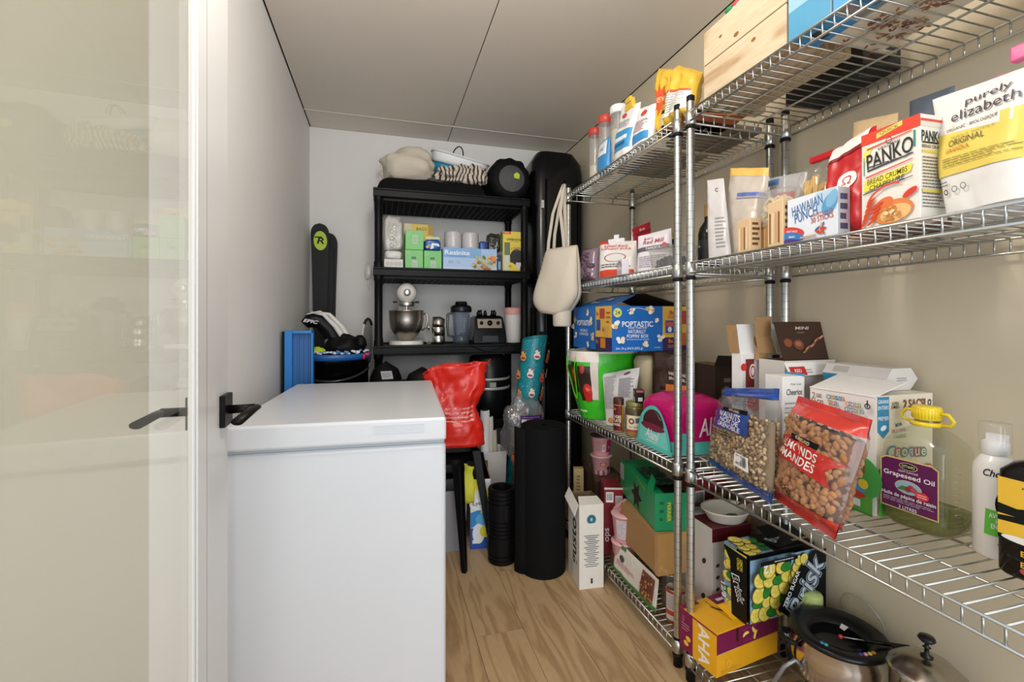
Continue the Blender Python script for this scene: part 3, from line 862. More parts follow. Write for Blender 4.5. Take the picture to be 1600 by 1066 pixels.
# red tote-like pouch
th, S, W, H = pouch('folded_shopping_bag', 'red and white folded shopping bag with a round emblem behind the drink mix box', 'bag', (1.01, .84, Z3), (1.01, .715, Z3), (1.055, .85, 1.54), (1.05, .745, 1.565), .06, mat('#c4262b', .35, 0, 'crumple', 1, .4), None, False, 25, .007)
p = PS(S, W, H, th); p.fr(.1, .83, .95, .99, '#eeeae6').fr(.0, .80, 1, .825, '#8e1a20').disc(.62, .52, .0215, .0215, '#f3efec').text('\u03a9', .62, .52, '#c4262b', .022).disc(.1, .50, .010, .018, '#f3efec').build()
# panko
t = tree_box('breadcrumb_box', 'red and white breadcrumb carton with brushed black lettering', 'box', (.935, .588), .067, .108, .19, Z3, -2, mat('#efe9df', .35))
p = Pl(t, .108, .19)
p.fr(0, .88, 1, 1, '#df4128').poly([(.28, .91), (.72, .955), (.72, 1.0), (.28, .965)], '#f1d26a').text('QUICK', .5, .955, '#4b6b2d', .007, .035, 4)
p.poly([(.04, .67), (.22, .83), (.10, .86), (.04, .80)], '#efe27a').fr(.05, .56, .065, .75, '#3b8f86').fr(.90, .70, .93, .86, '#3b8f86')
p.disc(.5, .85, .006, .006, '#333', inner=.8).text('KIKKOMAN', .5, .805, '#333333', .0055, .04, 5, .01)
p.text('PANKO', .5, .715, '#20261c', .030, .086, 7, .02, .1).poly([(.12, .59), (.9, .64), (.9, .653), (.12, .605)], '#232a4a').poly([(.12, .82), (.88, .86), (.88, .87), (.12, .835)], '#d9402c')
p.lines(.15, .615, .85, .655, 1, '#555555').poly([(.06, .38), (.86, .47), (.9, .55), (.08, .50)], '#efe04e').text('BREAD CRUMBS', .47, .49, '#2b2a1a', .0105, .075, 5, .01, .15).text('CHAPELURE', .47, .425, '#2b2a1a', .0095, .065, 5, .01, .15)
p.poly([(.1, .525), (.9, .585), (.9, .595), (.1, .54)], '#dd3e2b').poly([(.05, .355), (.9, .42), (.9, .427), (.05, .365)], '#2b2f55')
p.disc(.58, .12, .036, .022, '#e08748', 8).disc(.62, .10, .028, .016, '#efc080', 8).disc(.4, .2, .022, .012, '#e2763e', 30).disc(.86, .27, .014, .006, '#d9402c', 30)
for k in range(9): p.disc(.08 + .03 * k, .06 + .05 * (k % 5), .012, .003, '#d84a2a', 60 - k * 4)
p.disc(.55, .24, .045, .032, '#dd5036', 8, 24, 60, 170, inner=.88)
for k in range(22): p.disc(.45 + rnd.random() * .35, .04 + rnd.random() * .13, .004, .003, rnd.choice(['#f5d9a0', '#d59248', '#c77838']))
p.build()
p = Pf(t, .067, .19); p.fr(0, .88, 1, .93, '#e4dccb').fr(0, .93, 1, .955, '#d8452f').text('PANKO', .42, .79, '#232a1c', .020, .052, 0, .05).fr(.05, .72, .75, .735, '#222').text('BREAD CRUMBS', .42, .69, '#26301c', .006, .05).fr(.05, .63, .8, .655, '#e5d464').lines(.06, .1, .9, .6, 16, '#6a655c').fr(.05, .25, .8, .28, '#e5d464').build('side_print')
# kraft pouches behind
th, S, W, H = pouch('kraft_pouch', 'open kraft paper pouch behind the breadcrumb carton', 'bag', (1.13, .87, Z3), (1.13, .77, Z3), (1.16, .88, 1.64), (1.16, .775, 1.62), .06, mat('#d9b98c', .7, 0, 'kraft'), None, True, 26, .004)
p = PS(S, W, H, th); p.fr(.1, .3, .9, .85, '#e8d3aa').fr(.15, .55, .85, .8, '#c9a24f').build()
th, S, W, H = pouch('grey_pouch', 'grey blue pouch peeking out behind the breadcrumb carton', 'bag', (1.2, .78, Z3), (1.2, .70, Z3), (1.22, .79, 1.66), (1.22, .70, 1.655), .04, mat('#6e7a88', .5, 0, 'film'), None, True, 27, .003)
# granola
th, S, W, H = pouch('granola_bag', 'white and yellow granola bag with large lettering at the right edge', 'bag', (.985, .572, Z3), (.935, .44, Z3), (1.01, .615, 1.555), (.955, .44, 1.525), .06, mat('#eeedeb', .4, 0, 'film', 1, .2), None, True, 28, .003)
p = PS(S, W, H, th)
p.fr(0, .30, 1, .70, '#ecd565', 20).poly([(0, .655), (1, .60), (1, .74), (0, .70)], '#eeedeb')
p.text('purely', .62, .875, '#4a4547', .0185, .07, 4, .0).text('elizabeth', .60, .785, '#4a4547', .018, .105, 4, .0)
p.text('ORGANIC \u00b7 BIOLOGIQUE', .50, .67, '#7c6a3c', .007, .085, 3, .01).text('RECIPE No. 01 - RECETTE No. 01', .52, .60, '#a08a3a', .0038, .07, 3, 0)
p.text('ORIGINAL', .46, .555, '#5a4a2a', .0115, .060, 3, .0).text('GRANOLA', .38, .495, '#c96a2e', .008, .042, 3, .01)
p.lines(.2, .36, .98, .44, 4, '#9a8a4c').disc(.20, .17, .005, .005, '#333', inner=.6).disc(.32, .18, .006, .006, '#888', inner=.7).disc(.43, .19, .006, .006, '#888', inner=.7).lines(.15, .21, .25, .26, 2, '#555').build()
th, S, W, H = pouch('snack_bag', 'white bag closed with pink clips behind the granola bag', 'bag', (1.06, .60, Z3), (1.06, .47, Z3), (1.10, .62, 1.56), (1.10, .47, 1.60), .07, mat('#dedbd8', .3, 0, 'film', .95), None, True, 29, .004)
for k, (y, dz) in enumerate(((.575, 0), (.515, .03))):
    c = thing('bag_clip', ('pink clip at the left end of the white bag', 'wider pink clip at the right edge on the white bag')[k], 'clip', (1.095, y, 1.575 + dz), 0, 'pink bag clips')
    G().box(-.01, -.027, -.008, .01, .027, (.008, .02)[k], mat('#e2679b', .3, 0, 'film')).build('jaw', c, .003, 2)
t = tree_box('cocoa_packet', 'brown carton lying flat behind the granola bag', 'box', (1.0, .63), .09, .12, .02, Z3, 0, mat('#6d4030', .5)); Pl(t, .12, .02).fr(0, .2, 1, .5, '#c9b58a').build()

# ================================================================ THIRD SHELF, NEARER RACK
def fill_bag(S, W, H, th, name, m, nx, ny_, size, v0, v1, seed, depth=-.003, jit=.5, sides=(1, -1)):
    g = G(); q = random.Random(seed); ms = m if isinstance(m, list) else [m]
    for sd in sides:
        for j in range(ny_):
            for i in range(nx):
                u = (i + .5 + q.uniform(-jit, jit)) / nx; v = v0 + (v1 - v0) * (j + .5 + q.uniform(-jit, jit)) / ny_
                u = .05 + .9 * u
                c = S(u * W, v * H, depth - size[2] * q.uniform(.2, 1.1), sd)
                rx = Matrix.Rotation(q.uniform(-.5, .5), 3, 'X') @ Matrix.Rotation(q.uniform(0, PI), 3, 'X') @ Matrix.Rotation(q.uniform(-.4, .4), 3, 'Z')
                k = q.uniform(.8, 1.15)
                g.ball(c, tuple(a * k for a in size), q.choice(ms), 7, 5, rx, .25 if len(ms) > 2 else 0, q.randint(0, 99))
    o = g.build(name, th); o['kind'] = 'stuff'; return o


# walnuts
wc = ((1.035, 1.262, Z2), (.945, .925, Z2), (1.09, 1.253, .909), (1.0, .955, .955))
th, S, W, H = pouch('walnut_bag', 'clear bag of walnut pieces with blue ends leaning beside the rack post', 'bag', *wc, .075, CLEAR, None, False, 31, .006, flat=.05)
patch(S, th, 0, 0, 1, .09, mat('#1f4fa8', .25, 0, 'film'), 'blue_seam', W=W, H=H, off=.0015); patch(S, th, 0, .90, 1, 1, mat('#2352b5', .25, 0, 'film'), 'blue_top_band', W=W, H=H, off=.0015)
wm = [mat(c, .7, 0, 'kraft') for c in ('#b99a6c', '#8f6f45', '#cdb48a', '#a5855a', '#705233')]
fill_bag(S, W, H, th, 'walnuts', wm, 30, 26, (.0045, .0065, .0045), .07, .70, 1)
g = G(); g.sheet(lambda u, v: S(u * W, v * H, -.011), 12, 12, mat('#8a7048', .8, 0, 'kraft'), True, .012, .988, .06, .68); g.sheet(lambda u, v: S((1 - u) * W, v * H, -.010, -1), 12, 12, mat('#8a7048', .8, 0, 'kraft'), True, .012, .988, .06, .68); o = g.build('walnut_heap', th)
p = PS(S, W, H, th, rough=.25); p.fr(.14, .50, .80, .72, '#1f4c9e').fr(.34, .70, .76, .745, '#16181c').text('KIRKLAND', .55, .722, '#e8d9b0', .007, .065, -4)
p.text('WALNUTS', .47, .662, '#f4f4f4', .018, .135, -3, .03).text('NOIX DE', .48, .598, '#f4f4f4', .014, .11, -3, .03).text('GRENOBLE', .47, .542, '#f4f4f4', .013, .135, -3, .03)
p.lines(.12, .42, .55, .48, 2, '#332c20').barcode(.62, .18, .84, .31).text('1.36 kg', .3, .2, '#2a2118', .014, .05, -6, .02).lines(.5, .78, .85, .86, 3, '#5a6470', 4).build()
# almonds
ac = ((.985, .958, Z2 + .003), (.92, .738, Z2), (1.055, .945, .935), (.99, .712, .925))
th, S, W, H = pouch('almond_bag', 'clear bag of whole almonds with red ends leaning on the wire shelf', 'bag', *ac, .08, CLEAR, None, False, 35, .006, flat=.06)
patch(S, th, 0, 0, 1, .13, mat('#cf3a30', .25, 0, 'film'), 'red_seam', W=W, H=H, off=.0015); patch(S, th, 0, .84, 1, 1, mat('#d8443b', .25, 0, 'film'), 'red_top_band', W=W, H=H, off=.0015)
am = [mat(c, .6, 0, 'kraft') for c in ('#b98252', '#a8703f')]
fill_bag(S, W, H, th, 'almonds', am, 12, 20, (.006, .0118, .0072), .12, .80, 2)
g = G(); g.sheet(lambda u, v: S(u * W, v * H, -.015), 12, 12, mat('#8a5632', .8, 0, 'kraft'), True, .012, .988, .08, .80); g.sheet(lambda u, v: S((1 - u) * W, v * H, -.014, -1), 12, 12, mat('#8a5632', .8, 0, 'kraft'), True, .012, .988, .08, .80); g.build('almond_heap', th)
p = PS(S, W, H, th, rough=.25)
p.poly([(.03, .42), (.03, .61), (.30, .65), (.98, .59), (.86, .49), (.93, .37), (.4, .42)], '#c4362f').fr(.30, .62, .72, .67, '#16181c').text('KIRKLAND', .51, .645, '#e8d9b0', .008, .05, -4)
p.text('ALMONDS', .45, .565, '#f6f2ee', .020, .14, -4, .03).text('AMANDES', .45, .475, '#f6f2ee', .020, .14, -4, .03).text('1.36 kg', .36, .2, '#241a12', .017, .08, -6, .03).build()
# capsule box (18)
t = thing('coffee_capsule_box', 'tall white carton with red and brown mugs behind the walnut bag', 'box', (1.087, 1.178, Z2), 3)
w_, d_, h_ = .158, .04, .36
G().box(0, 0, 0, w_, d_, h_, mat('#eeecea', .4)).build('body', t, .001, 1)
flap(t, (0, .005, h_), (w_, .005, h_), (w_, .02, h_ + .092), (0, .02, h_ + .092), mat('#efedeb', .4), 'lid_flap', .002)
flap(t, (0, .012, h_), (0, .045, h_), (-.012, .05, h_ + .09), (-.008, .014, h_ + .09), KRAFT, 'side_flap', .002)
p = Pf(t, w_, h_)
p.fr(.80, 0, 1, .98, '#3a2019').text('18 unit\u00e9s', .91, .86, '#f2f0ee', .012, .05, 90, .03).fr(.1, .70, .32, .95, '#7c2620').disc(.05, .88, .012, .012, '#d92e2c').disc(.28, .84, .014, .024, '#f3f0ee').disc(.28, .84, .010, .019, '#cf3a33', inner=.7)
p.disc(.55, .85, .018, .026, '#8a4a33').disc(.55, .89, .018, .008, '#c99a78').fr(.68, .78, .80, .92, '#2c211e').disc(.35, .57, .035, .03, '#d92a2b').lines(.03, .50, .12, .68, 8, '#333').poly([(.55, .7), (.82, .35), (.82, .75)], '#4b1f1b').build()
p = P(face((0, .0045, h_ + .0), (1, 0, 0), (0, .16, .987), (0, -.987, .16)), w_, .092, t); p.disc(.42, .42, .0055, .016, '#c49a66').build('hand_hole')
t = thing('cardboard_flap', 'bent piece of brown corrugated card sticking up behind the walnut bag', 'cardboard', (1.115, 1.148, 1.028), 0)
g = G(); g.quad((.012, .0, .004), (.088, .01, .0), (.075, .02, .055), (.01, .01, .055), KRAFT, .003); g.quad((.01, .01, .055), (.075, .02, .055), (.068, .01, .118), (.0, .0, .115), KRAFT, .003); g.build('card', t)
G().box(.02, .012, -.02, .06, .026, .02, KRAFT).build('tab', t)
# chocolate box with raised lid
t = thing('chocolate_box', 'opened brown and white chocolate carton with raised dark lid against the wall', 'box', (1.138, 1.066, Z2), 0)
w_, d_, h_ = .192, .095, .345
open_box(t, w_, d_, h_, mat('#d8d3cc', .5), KRAFTIN)
flap(t, (.018, .02, h_), (w_, .02, h_), (w_ + .008, .055, h_ + .115), (.012, .05, h_ + .115), mat('#3b241c', .35), 'lid', .003, 'dark brown printed lid')
p = P(face((0, .0195, h_), (1, 0, 0), (0, .27, .963), (0, -.963, .27)), w_, .118, t)
p.text('MINI', .60, .84, '#d9cabb', .010, .055, 0, .03, .2).text('CHOCOLATE', .55, .72, '#b59c88', .0035, .03).disc(.25, .45, .018, .015, '#8a4a2c').disc(.25, .45, .018, .015, '#5f3020', inner=.8).disc(.45, .4, .02, .016, '#77412a').disc(.45, .42, .012, .008, '#a5654a')
for k in range(12): p.disc(.55 + .035 * k, .22 + .035 * k + .02 * math.sin(k), .012, .003, ['#a86f4e', '#7a4228', '#c49070'][k % 3], 30)
p.build('lid_print')
flap(t, (-.002, .002, h_ - .005), (w_ - .03, .002, h_ - .005), (w_ - .04, -.02, h_ - .04), (-.002, -.02, h_ - .045), mat('#efece8', .45), 'front_flap', .002)
p = P(face((-.002, -.0225, h_ - .045), (1, 0, 0), (0, .45, .89), (0, -.89, .45)), .09, .042, t); p.fr(.08, .1, .72, .75, '#c42a2c').text('RED', .4, .45, '#f4f0ee', .010).lines(.72, .2, .98, .6, 2, '#999').build('sticker')
# cereal box, side panel
t = tree_box('cereal_box', 'white cereal carton showing its narrow side panel between the nut bags', 'box', (1.058, .998), .074, .062, .31, Z2, -2, mat('#ebe8e4', .4))
p = Pf(t, .074, .31); p.text('Multi Grain', .6, .93, '#77726e', .006, .035, 0, .0).text('Cheerios', .52, .86, '#2c2c2e', .017, .052, 0, .03, .1).lines(.1, .05, .95, .78, 18, '#a5a19c').fr(.1, .70, .9, .703, '#888').fr(.1, .45, .9, .453, '#888').build()
G().box(.066, .0, .305, .074, .06, .315, mat('#3f97c4', .4)).build('blue_tab', t)
# big cereal box
t = thing('cereal_carton', 'large white cereal carton with puffy multicoloured lettering behind the almond bag', 'box', (1.125, .80, Z2), 0)
w_, d_, h_ = .19, .172, .285
G().box(0, 0, 0, w_, d_, h_, mat('#e9dfca', .4)).build('body', t, .001, 1)
flap(t, (-.002, 0, h_ - .004), (-.002, d_, h_ - .004), (.10, d_ + .0, h_ + .028), (.10, 0, h_ + .028), mat('#f0eeeb', .45), 'top_flap', .002)
p = P(face((-.0, d_, h_ - .002), (0, -1, 0), (.954, 0, .30), (-.30, 0, .954)), d_, .105, t); p.base = 0; p.disc(.62, .42, .012, .014, '#c9a26a').poly([(.60, .15), (.66, .15), (.64, .3), (.6, .3)], '#c9a26a').build('leaf_mark')
p = Pl(t, d_, h_)
p.fr(0, 0, 1, 1, '#f0ece6')
p.text('2', .06, .92, '#9a6234', .017, .010).text('SUPER\nJUMBO', .15, .92, '#7a4b28', .012, .018, 0, .03).text('BAGS!', .12, .86, '#9a6234', .015, .035, 0, .06)
cols = ['#3d8fd0', '#d8453a', '#58a846', '#e08a2c', '#7b4fa0', '#2fa7a7']
for row, (tx, cx, cy) in enumerate((('Cinnamon', .44, .93), ('Toast', .42, .88), ('Crunch', .46, .83), ('Croque', .74, .90), ('Cannelle', .76, .85))):
    for k, ch_ in enumerate(tx):
        p.text(ch_, cx + (k - len(tx) / 2) * .034, cy + .004 * (k % 2), cols[(k + row) % 6], .0095 if ch_.islower() else .012, None, 0, .12)
        p.text(ch_, cx + (k - len(tx) / 2) * .034, cy + .004 * (k % 2), '#eef3f4', .006 if ch_.islower() else .008, None, 0, .0)
p.disc(.93, .91, .007, .007, '#333', inner=.6).fr(.92, .9, .94, .96, '#333')
# lower scene: coloured shapes
p.disc(.78, .30, .060, .055, '#4aa24a').disc(.60, .12, .05, .04, '#56a94c').fr(.40, 0, 1, .16, '#58a63f').disc(.78, .48, .012, .015, '#c9342f').fr(.66, .36, .76, .46, '#b5763a').fr(.80, .34, .90, .47, '#8a5a2c').disc(.72, .22, .035, .018, '#3f9bd0').disc(.74, .15, .03, .009, '#c8382f').fr(.64, .05, .84, .11, '#e8e6e2').fr(.0, .0, 1, .012, '#3f8a35').disc(.88, .25, .012, .012, '#e2c63a').disc(.6, .28, .014, .012, '#d8653a').build('front_print')
p = Pf(t, w_, h_)
p.poly([(.02, .99), (.22, .99), (.22, .70), (.12, .64), (.02, .70)], '#3488b0').text('GRAINS', .12, .95, '#e8f2f6', .009, .034, 0, .03).text('ENTIERS', .12, .90, '#e8f2f6', .009, .034, 0, .03).text('PREMIER', .12, .81, '#e8f2f6', .009, .034, 0, .03).disc(.12, .73, .010, .006, '#e8f2f6', 20)
p.text('SUPER\nJUMBO', .32, .91, '#5a3a26', .018, .026, 0, .03).text('2 SACS!', .66, .92, '#6e4324', .022, .075, 0, .08).text('2 SACS!', .66, .92, '#a06a3a', .018, .070, 0, .03).disc(.93, .92, .006, .008, '#333', inner=.6)
p.text('MIAM.', .38, .75, '#2a8a86', .009, .022, 8, .03).text('DE LA VRAIE', .38, .70, '#c4423a', .008, .045, 3, .03).text('CANNELLE', .40, .65, '#4b8a3a', .008, .04, 3, .03)
for k, ch_ in enumerate('Croque'): p.text(ch_, .25 + k * .11, .52 - .004 * k, ['#2f7fc0', '#b8403a', '#3a8a7a'][k % 3], .034 if k == 0 else .025, None, 0, .14).text(ch_, .25 + k * .11, .52 - .004 * k, '#e9e4da', .024 if k == 0 else .017, None, 0, .02)
for k, ch_ in enumerate('Cannelle'): p.text(ch_, .22 + k * .095, .36, ['#2f7fc0', '#3a8a7a', '#a8783a', '#b8403a'][k % 4], .028 if k == 0 else .022, None, 0, .14).text(ch_, .22 + k * .095, .36, '#e9e4da', .02 if k == 0 else .015, None, 0, .02)
p.disc(.72, .80, .007, .007, '#a8343a').disc(.88, .79, .009, .012, '#3a2a2a', 30).disc(.03, .3, .015, .03, '#4aa24a').fr(0, 0, .2, .15, '#56a03f').build('side_print')
# flat carton on top, hexagonal end
t = thing('granola_bar_box', 'grey white carton with slanting edges lying on top of the cereal carton', 'box', (1.232, .845, Z2 + .286), 0)
hx = [(0, .0), (.075, 0), (.102, .028), (.078, .056), (.012, .056), (-.006, .03)]
g = G(); Mx = Matrix(((1, 0, 0, 0), (0, 0, -1, .175), (0, 1, 0, 0), (0, 0, 0, 1)))
g.prism(hx, 0, .175, mat('#d9d6d2', .4), Mx); g.build('body', t, .001, 1)
p = P(face((-.0063, .175, .03), (0, -1, 0), (.57, 0, .82), (-.82, 0, .57)), .175, .031, t); p.fr(.15, .2, .4, .8, '#b8b5b0').build('top_print')
p = P(face((-.006, .175, .029), (0, -1, 0), (.2, 0, -.98), (-.98, 0, -.2)), .175, .028, t); p.fr(0, 0, .25, 1, '#3f97c4').fr(.6, 0, .85, 1, '#4d9fd0').fr(.85, 0, .99, 1, '#a86f4a').build()
p = P(face((0, 0, 0), (1, 0, 0), (0, 0, 1), (0, -1, 0)), .09, .056, t); p.lines(.3, .4, .7, .6, 2, '#8a8784').build('end_print')
# grapeseed oil jug
t = thing('oil_jug', 'clear plastic oil jug with yellow cap and purple label, half empty', 'jug', (1.125, .662, Z2), 3)
jw, jd = .115, .128


def jug_ring(k, rx, ry, z, n=32, e=4.):
    a = 2 * PI * k / n; c, s_ = math.cos(a), math.sin(a)
    return V((jw / 2 + rx * math.copysign(abs(c) ** (2 / e), c), jd / 2 + ry * math.copysign(abs(s_) ** (2 / e), s_), z))


def jug_loft(rings, m, n=32, smooth=True, cap0=True):
    g = G(); vs = []; fs = []
    for (rx, ry, z, e) in rings: vs += [jug_ring(k, rx, ry, z, n, e) for k in range(n)]
    for i in range(len(rings) - 1):
        for k in range(n): fs.append((i * n + k, i * n + (k + 1) % n, (i + 1) * n + (k + 1) % n, (i + 1) * n + k))
    if cap0: fs.append(tuple(reversed(range(n))))
    g.add(vs, fs, m, smooth); return g


PET = film_mat('pet_plastic', '#f6f7ef', .05, '#e8e8dc', .08, .15, 30, .06)
rings = [(.050, .056, .002, 4), (.0565, .063, .012, 5), (.0575, .064, .06, 6), (.0565, .063, .065, 6), (.0575, .064, .07, 6), (.0575, .064, .176, 6), (.0555, .061, .190, 5), (.044, .047, .209, 3.2), (.029, .031, .222, 2.2), (.022, .022, .228, 2), (.021, .021, .245, 2)]
jug_loft(rings, PET).build('bottle', t)
g = jug_loft([(.048, .054, .004, 4), (.0545, .061, .013, 5), (.0555, .062, .048, 6), (.0005, .0005, .0482, 6)], film_mat('oil_green', '#c2c45a', .35, '#8a922c', .08, .1, 10, .05))
g.build('oil', t)
yc = mat('#f0d52c', .3, 0, 'paint')
g = G().lathe([(.024, .243), (.026, .245), (.026, .268), (.024, .272), (0, .272)], yc, 30, Matrix.Translation((jw / 2, jd / 2, 0)))
for k in range(30):
    a = k * PI / 15; g.tube([(jw / 2 + .026 * math.cos(a), jd / 2 + .026 * math.sin(a), .247), (jw / 2 + .026 * math.cos(a), jd / 2 + .026 * math.sin(a), .267)], .0008, yc, 4)
g.build('cap', t)
g = G().lathe([(.0225, .228), (.029, .229), (.029, .237), (.0225, .238)], yc, 28, Matrix.Translation((jw / 2, jd / 2, 0)))
for sg in (-1, 1):
    g.tube([(jw / 2 + .0, jd / 2 + sg * .026, .233), (jw / 2, jd / 2 + sg * .046, .236), (jw / 2, jd / 2 + sg * .050, .246), (jw / 2, jd / 2 + sg * .040, .259), (jw / 2, jd / 2 + sg * .026, .259)], .0038, yc, 8)
g.build('carry_ring', t)
Sj = lambda u, v, off=0: V((jw / 2 - .0582 - off - .0, .122 - u, .040 + v))
p = P(Sj, .112, .115, t, base=.0012)
p.poly([(0, .0), (1, .0), (1, .93), (.9, 1), (.1, 1), (0, .93)], '#d8c27a').poly([(.02, .02), (.98, .02), (.98, .92), (.89, .975), (.11, .975), (.02, .92)], '#5f1c52')
p.disc(.5, .87, .018, .008, '#e0cd92').disc(.5, .87, .0165, .007, '#101010').text('OTTAVIO', .5, .87, '#f0e6c8', .006, .025, 0, .02).text('LIGHT FLAVOUR', .5, .765, '#e8dfe4', .0045, .038)
p.text('Grapeseed Oil', .5, .67, '#f4eef2', .0135, .098, 0, .03).disc(.5, .47, .026, .015, '#d8c27a').disc(.5, .47, .0245, .0138, '#8fb3c4').poly([(.3, .40), (.7, .40), (.65, .47), (.4, .49)], '#4f7a3a').disc(.55, .48, .006, .006, '#a83a4a').disc(.60, .45, .006, .006, '#b04a58').disc(.50, .44, .006, .006, '#93303f').disc(.74, .38, .013, .009, '#d8363c').lines(.66, .34, .82, .42, 2, '#f6dcdc')
p.text('Huile de p\u00e9pins de raisin', .5, .27, '#f4eef2', .0105, .104, 0, .03).lines(.06, .13, .94, .22, 3, '#c9b3c4').text('3 LITRES', .5, .07, '#f4eef2', .007, .035, 0, .02).build()
Sj2 = lambda u, v, off=0: V((jw / 2 - .05 + u, jd / 2 - .0645 - off, .05 + v))
g = G()
for k in range(8):
    z = .055 + k * .014; g.tube([(.03, jd / 2 - .0648, z), (.05, jd / 2 - .0648, z)], .0006, mat('#d9dbd2', .1, 0, 'paint'), 4)
g.build('level_marks', t)
# avocado oil spray
t = thing('spray_bottle', 'white cooking oil spray bottle with green label between the jug and black bottle', 'bottle', (1.170, .605, Z2), 0)
G().lathe([(0, 0), (.030, 0), (.033, .004), (.033, .165), (.031, .180), (.022, .195), (.017, .200), (.017, .204)], mat('#f0efec', .25, 0, 'paint'), 32).build('bottle', t)
g = G().lathe([(.019, .200), (.020, .204), (.020, .224), (.017, .226), (.008, .228), (0, .228)], mat('#eeeeee', .35, 0, 'paint'), 24); g.box(-.006, -.018, .224, .006, .012, .240, mat('#eeeeee', .35, 0, 'paint')); g.build('nozzle', t)
G().lathe([(.0235, .203), (.0235, .258), (.0225, .262), (0, .262)], CLEAR, 24).build('clear_cap', t)
Sc = lambda cx, r: (lambda u, v, off=0: V(((r + off) * math.cos(R(cx) + u / r), (r + off) * math.sin(R(cx) + u / r), v)))
p = P(Sc(180, .033), .06, .20, t, curved=True, base=.0006)
p.text('Chosen', .35, .84, '#181a18', .014, .045, 0, .03, .3).disc(.55, .55, .018, .030, '#151815', inner=.8).disc(.57, .54, .013, .022, '#58b947').poly([(.0, .24), (1.0, .22), (1.05, .45), (.04, .49)], '#5fbf3a').text('AVOCADO\nHUILE\nEN SPRAY', .42, .38, '#f2f6ee', .030, .036, 0, .03).text('FOODS', .5, .16, '#222', .005).disc(.7, .12, .02, .008, '#222', -30, inner=.85).build()
# black olive oil bottle
t = thing('olive_oil_bottle', 'square black oil bottle with yellow label at the right edge', 'bottle', (1.095, .468, Z2), 0)
bm = mat('#0e0e0d', .12, 0, 'paint'); jw, jd = .085, .10
jug_loft([(.038, .046, .001, 6), (.042, .050, .008, 7), (.0425, .050, .15, 7), (.042, .049, .19, 6), (.034, .038, .205, 3), (.016, .016, .214, 2), (.0135, .0135, .222, 2), (.0135, .0135, .255, 2), (.017, .017, .256, 2), (.017, .017, .272, 2), (.001, .001, .273, 2)], bm).build('bottle', t)
Sb = lambda u, v, off=0: V((jw / 2 - .0430 - off, jd - .006 - u, .012 + v))
p = P(Sb, .088, .185, t, base=.001)
p.fr(0, .52, 1, .90, '#efc13a', 1).fr(0, .30, 1, .52, '#0e0e0d', 1).poly([(0, .64), (.3, .62), (.6, .66), (1, .64), (1, .52), (0, .50)], '#1a1a18').fr(0, .34, 1, .54, '#efc13a', 1).poly([(0, .52), (.4, .55), (.7, .51), (1, .54), (1, .47), (.5, .49), (0, .47)], '#1a1a18')
p.text('BIOLOGIQUE', .55, .83, '#3a3014', .004, .03).text('ORGANIC', .55, .78, '#3a3014', .004, .02).disc(.6, .70, .012, .004, '#1a1a18', 20).disc(.65, .40, .010, .004, '#1a1a18', -20).disc(.4, .325, .03, .006, '#f2f0ea').text('VIERGE', .75, .26, '#e8b93a', .008, .035, 0, .03).text('EXTRA', .62, .205, '#e8b93a', .010, .045, 0, .05).text('HUILE', .78, .15, '#e8b93a', .006, .03).text('EXTRA', .62, .10, '#e8b93a', .010, .045, 0, .05).disc(.42, .04, .006, .005, '#b8483f').fr(.6, .02, .95, .06, '#6fa9c4', 1).build()
Sb2 = lambda u, v, off=0: V((.004 + u, -.0005 - off, .012 + v))
p = P(Sb2, .078, .185, t, base=.001); p.fr(0, .52, 1, .90, '#efc13a', 1).fr(0, .34, 1, .46, '#efc13a', 1).build('side_label')

# ================================================================ THIRD SHELF, FARTHER RACK
# grocery tote
t = thing('grocery_tote', 'green reusable grocery tote with tomato picture at the far end of the third shelf', 'bag', (1.03, 2.01, Z2), -12)
def tote(u, v, off=0):
    a = u * 2 * PI; c, s_ = math.cos(a), math.sin(a); e = 2.6
    kx = .105 + .055 * min(1, v * 1.4) - .0 * v; ky = .085 + .045 * min(1, v * 1.4)
    r_ = V(((kx + off) * math.copysign(abs(c) ** (2 / e), c), (ky + off) * math.copysign(abs(s_) ** (2 / e), s_), .315 * v))
    w__ = .006 * noise.noise(V((c * 2.5, s_ * 2.5, v * 3.))) + .004 * noise.noise(V((c * 6, s_ * 6, v * 9)))
    r_.x += c * w__; r_.y += s_ * w__
    return r_
GR = mat('#3cc126', .3, 0, 'film')
g = G(); g.sheet(tote, 64, 16, GR); g.sheet(lambda u, v: tote(u, 0) * v, 32, 1, GR, False); o = g.build('bag', t)
G().sheet(lambda u, v: tote(u, .985 + .03 * v, .003), 64, 1, mat('#e9e2da', .5, 0, 'fabric')).build('rim', t)
def tf(u0): return lambda u, v, off=0: tote(u0 + u, v, off + .002)
p = P(tf(.50), 1, 1, t, curved=True, base=.001)
g2 = [('#e8ddd4', .0, .86, .215, .99), ('#3b1e18', .03, .40, .09, .84), ('#2c1913', .095, .28, .175, .80), ('#ddd0c8', .175, .30, .212, .86), ('#3d241a', .0, .35, .04, .8)]
for c_, a, b, c2, d2 in g2: p.rect(a, b, c2, d2, c_, 14)
for (cx, cy, rx, ry, c_) in ((.052, .66, .016, .11, '#b5261e'), (.148, .40, .030, .14, '#c1201c'), (.13, .76, .014, .07, '#b3423a'), (.150, .46, .012, .04, '#e2604a'), (.06, .70, .006, .04, '#dd6552')): p.disc(cx, cy, rx, ry, c_, 0, 20)
p.rect(.03, .10, .12, .13, '#d6ecc8', 12)
p.build('printed_picture')
hd = mat('#73d936', .4, 0, 'fabric')
g = G()
def strap(tt):
    a = tt * 2 - 1; u = .545 + .045 * a; v = .92 - .62 * (1 - abs(a) ** 2.4)
    return tote(u, v, .010)
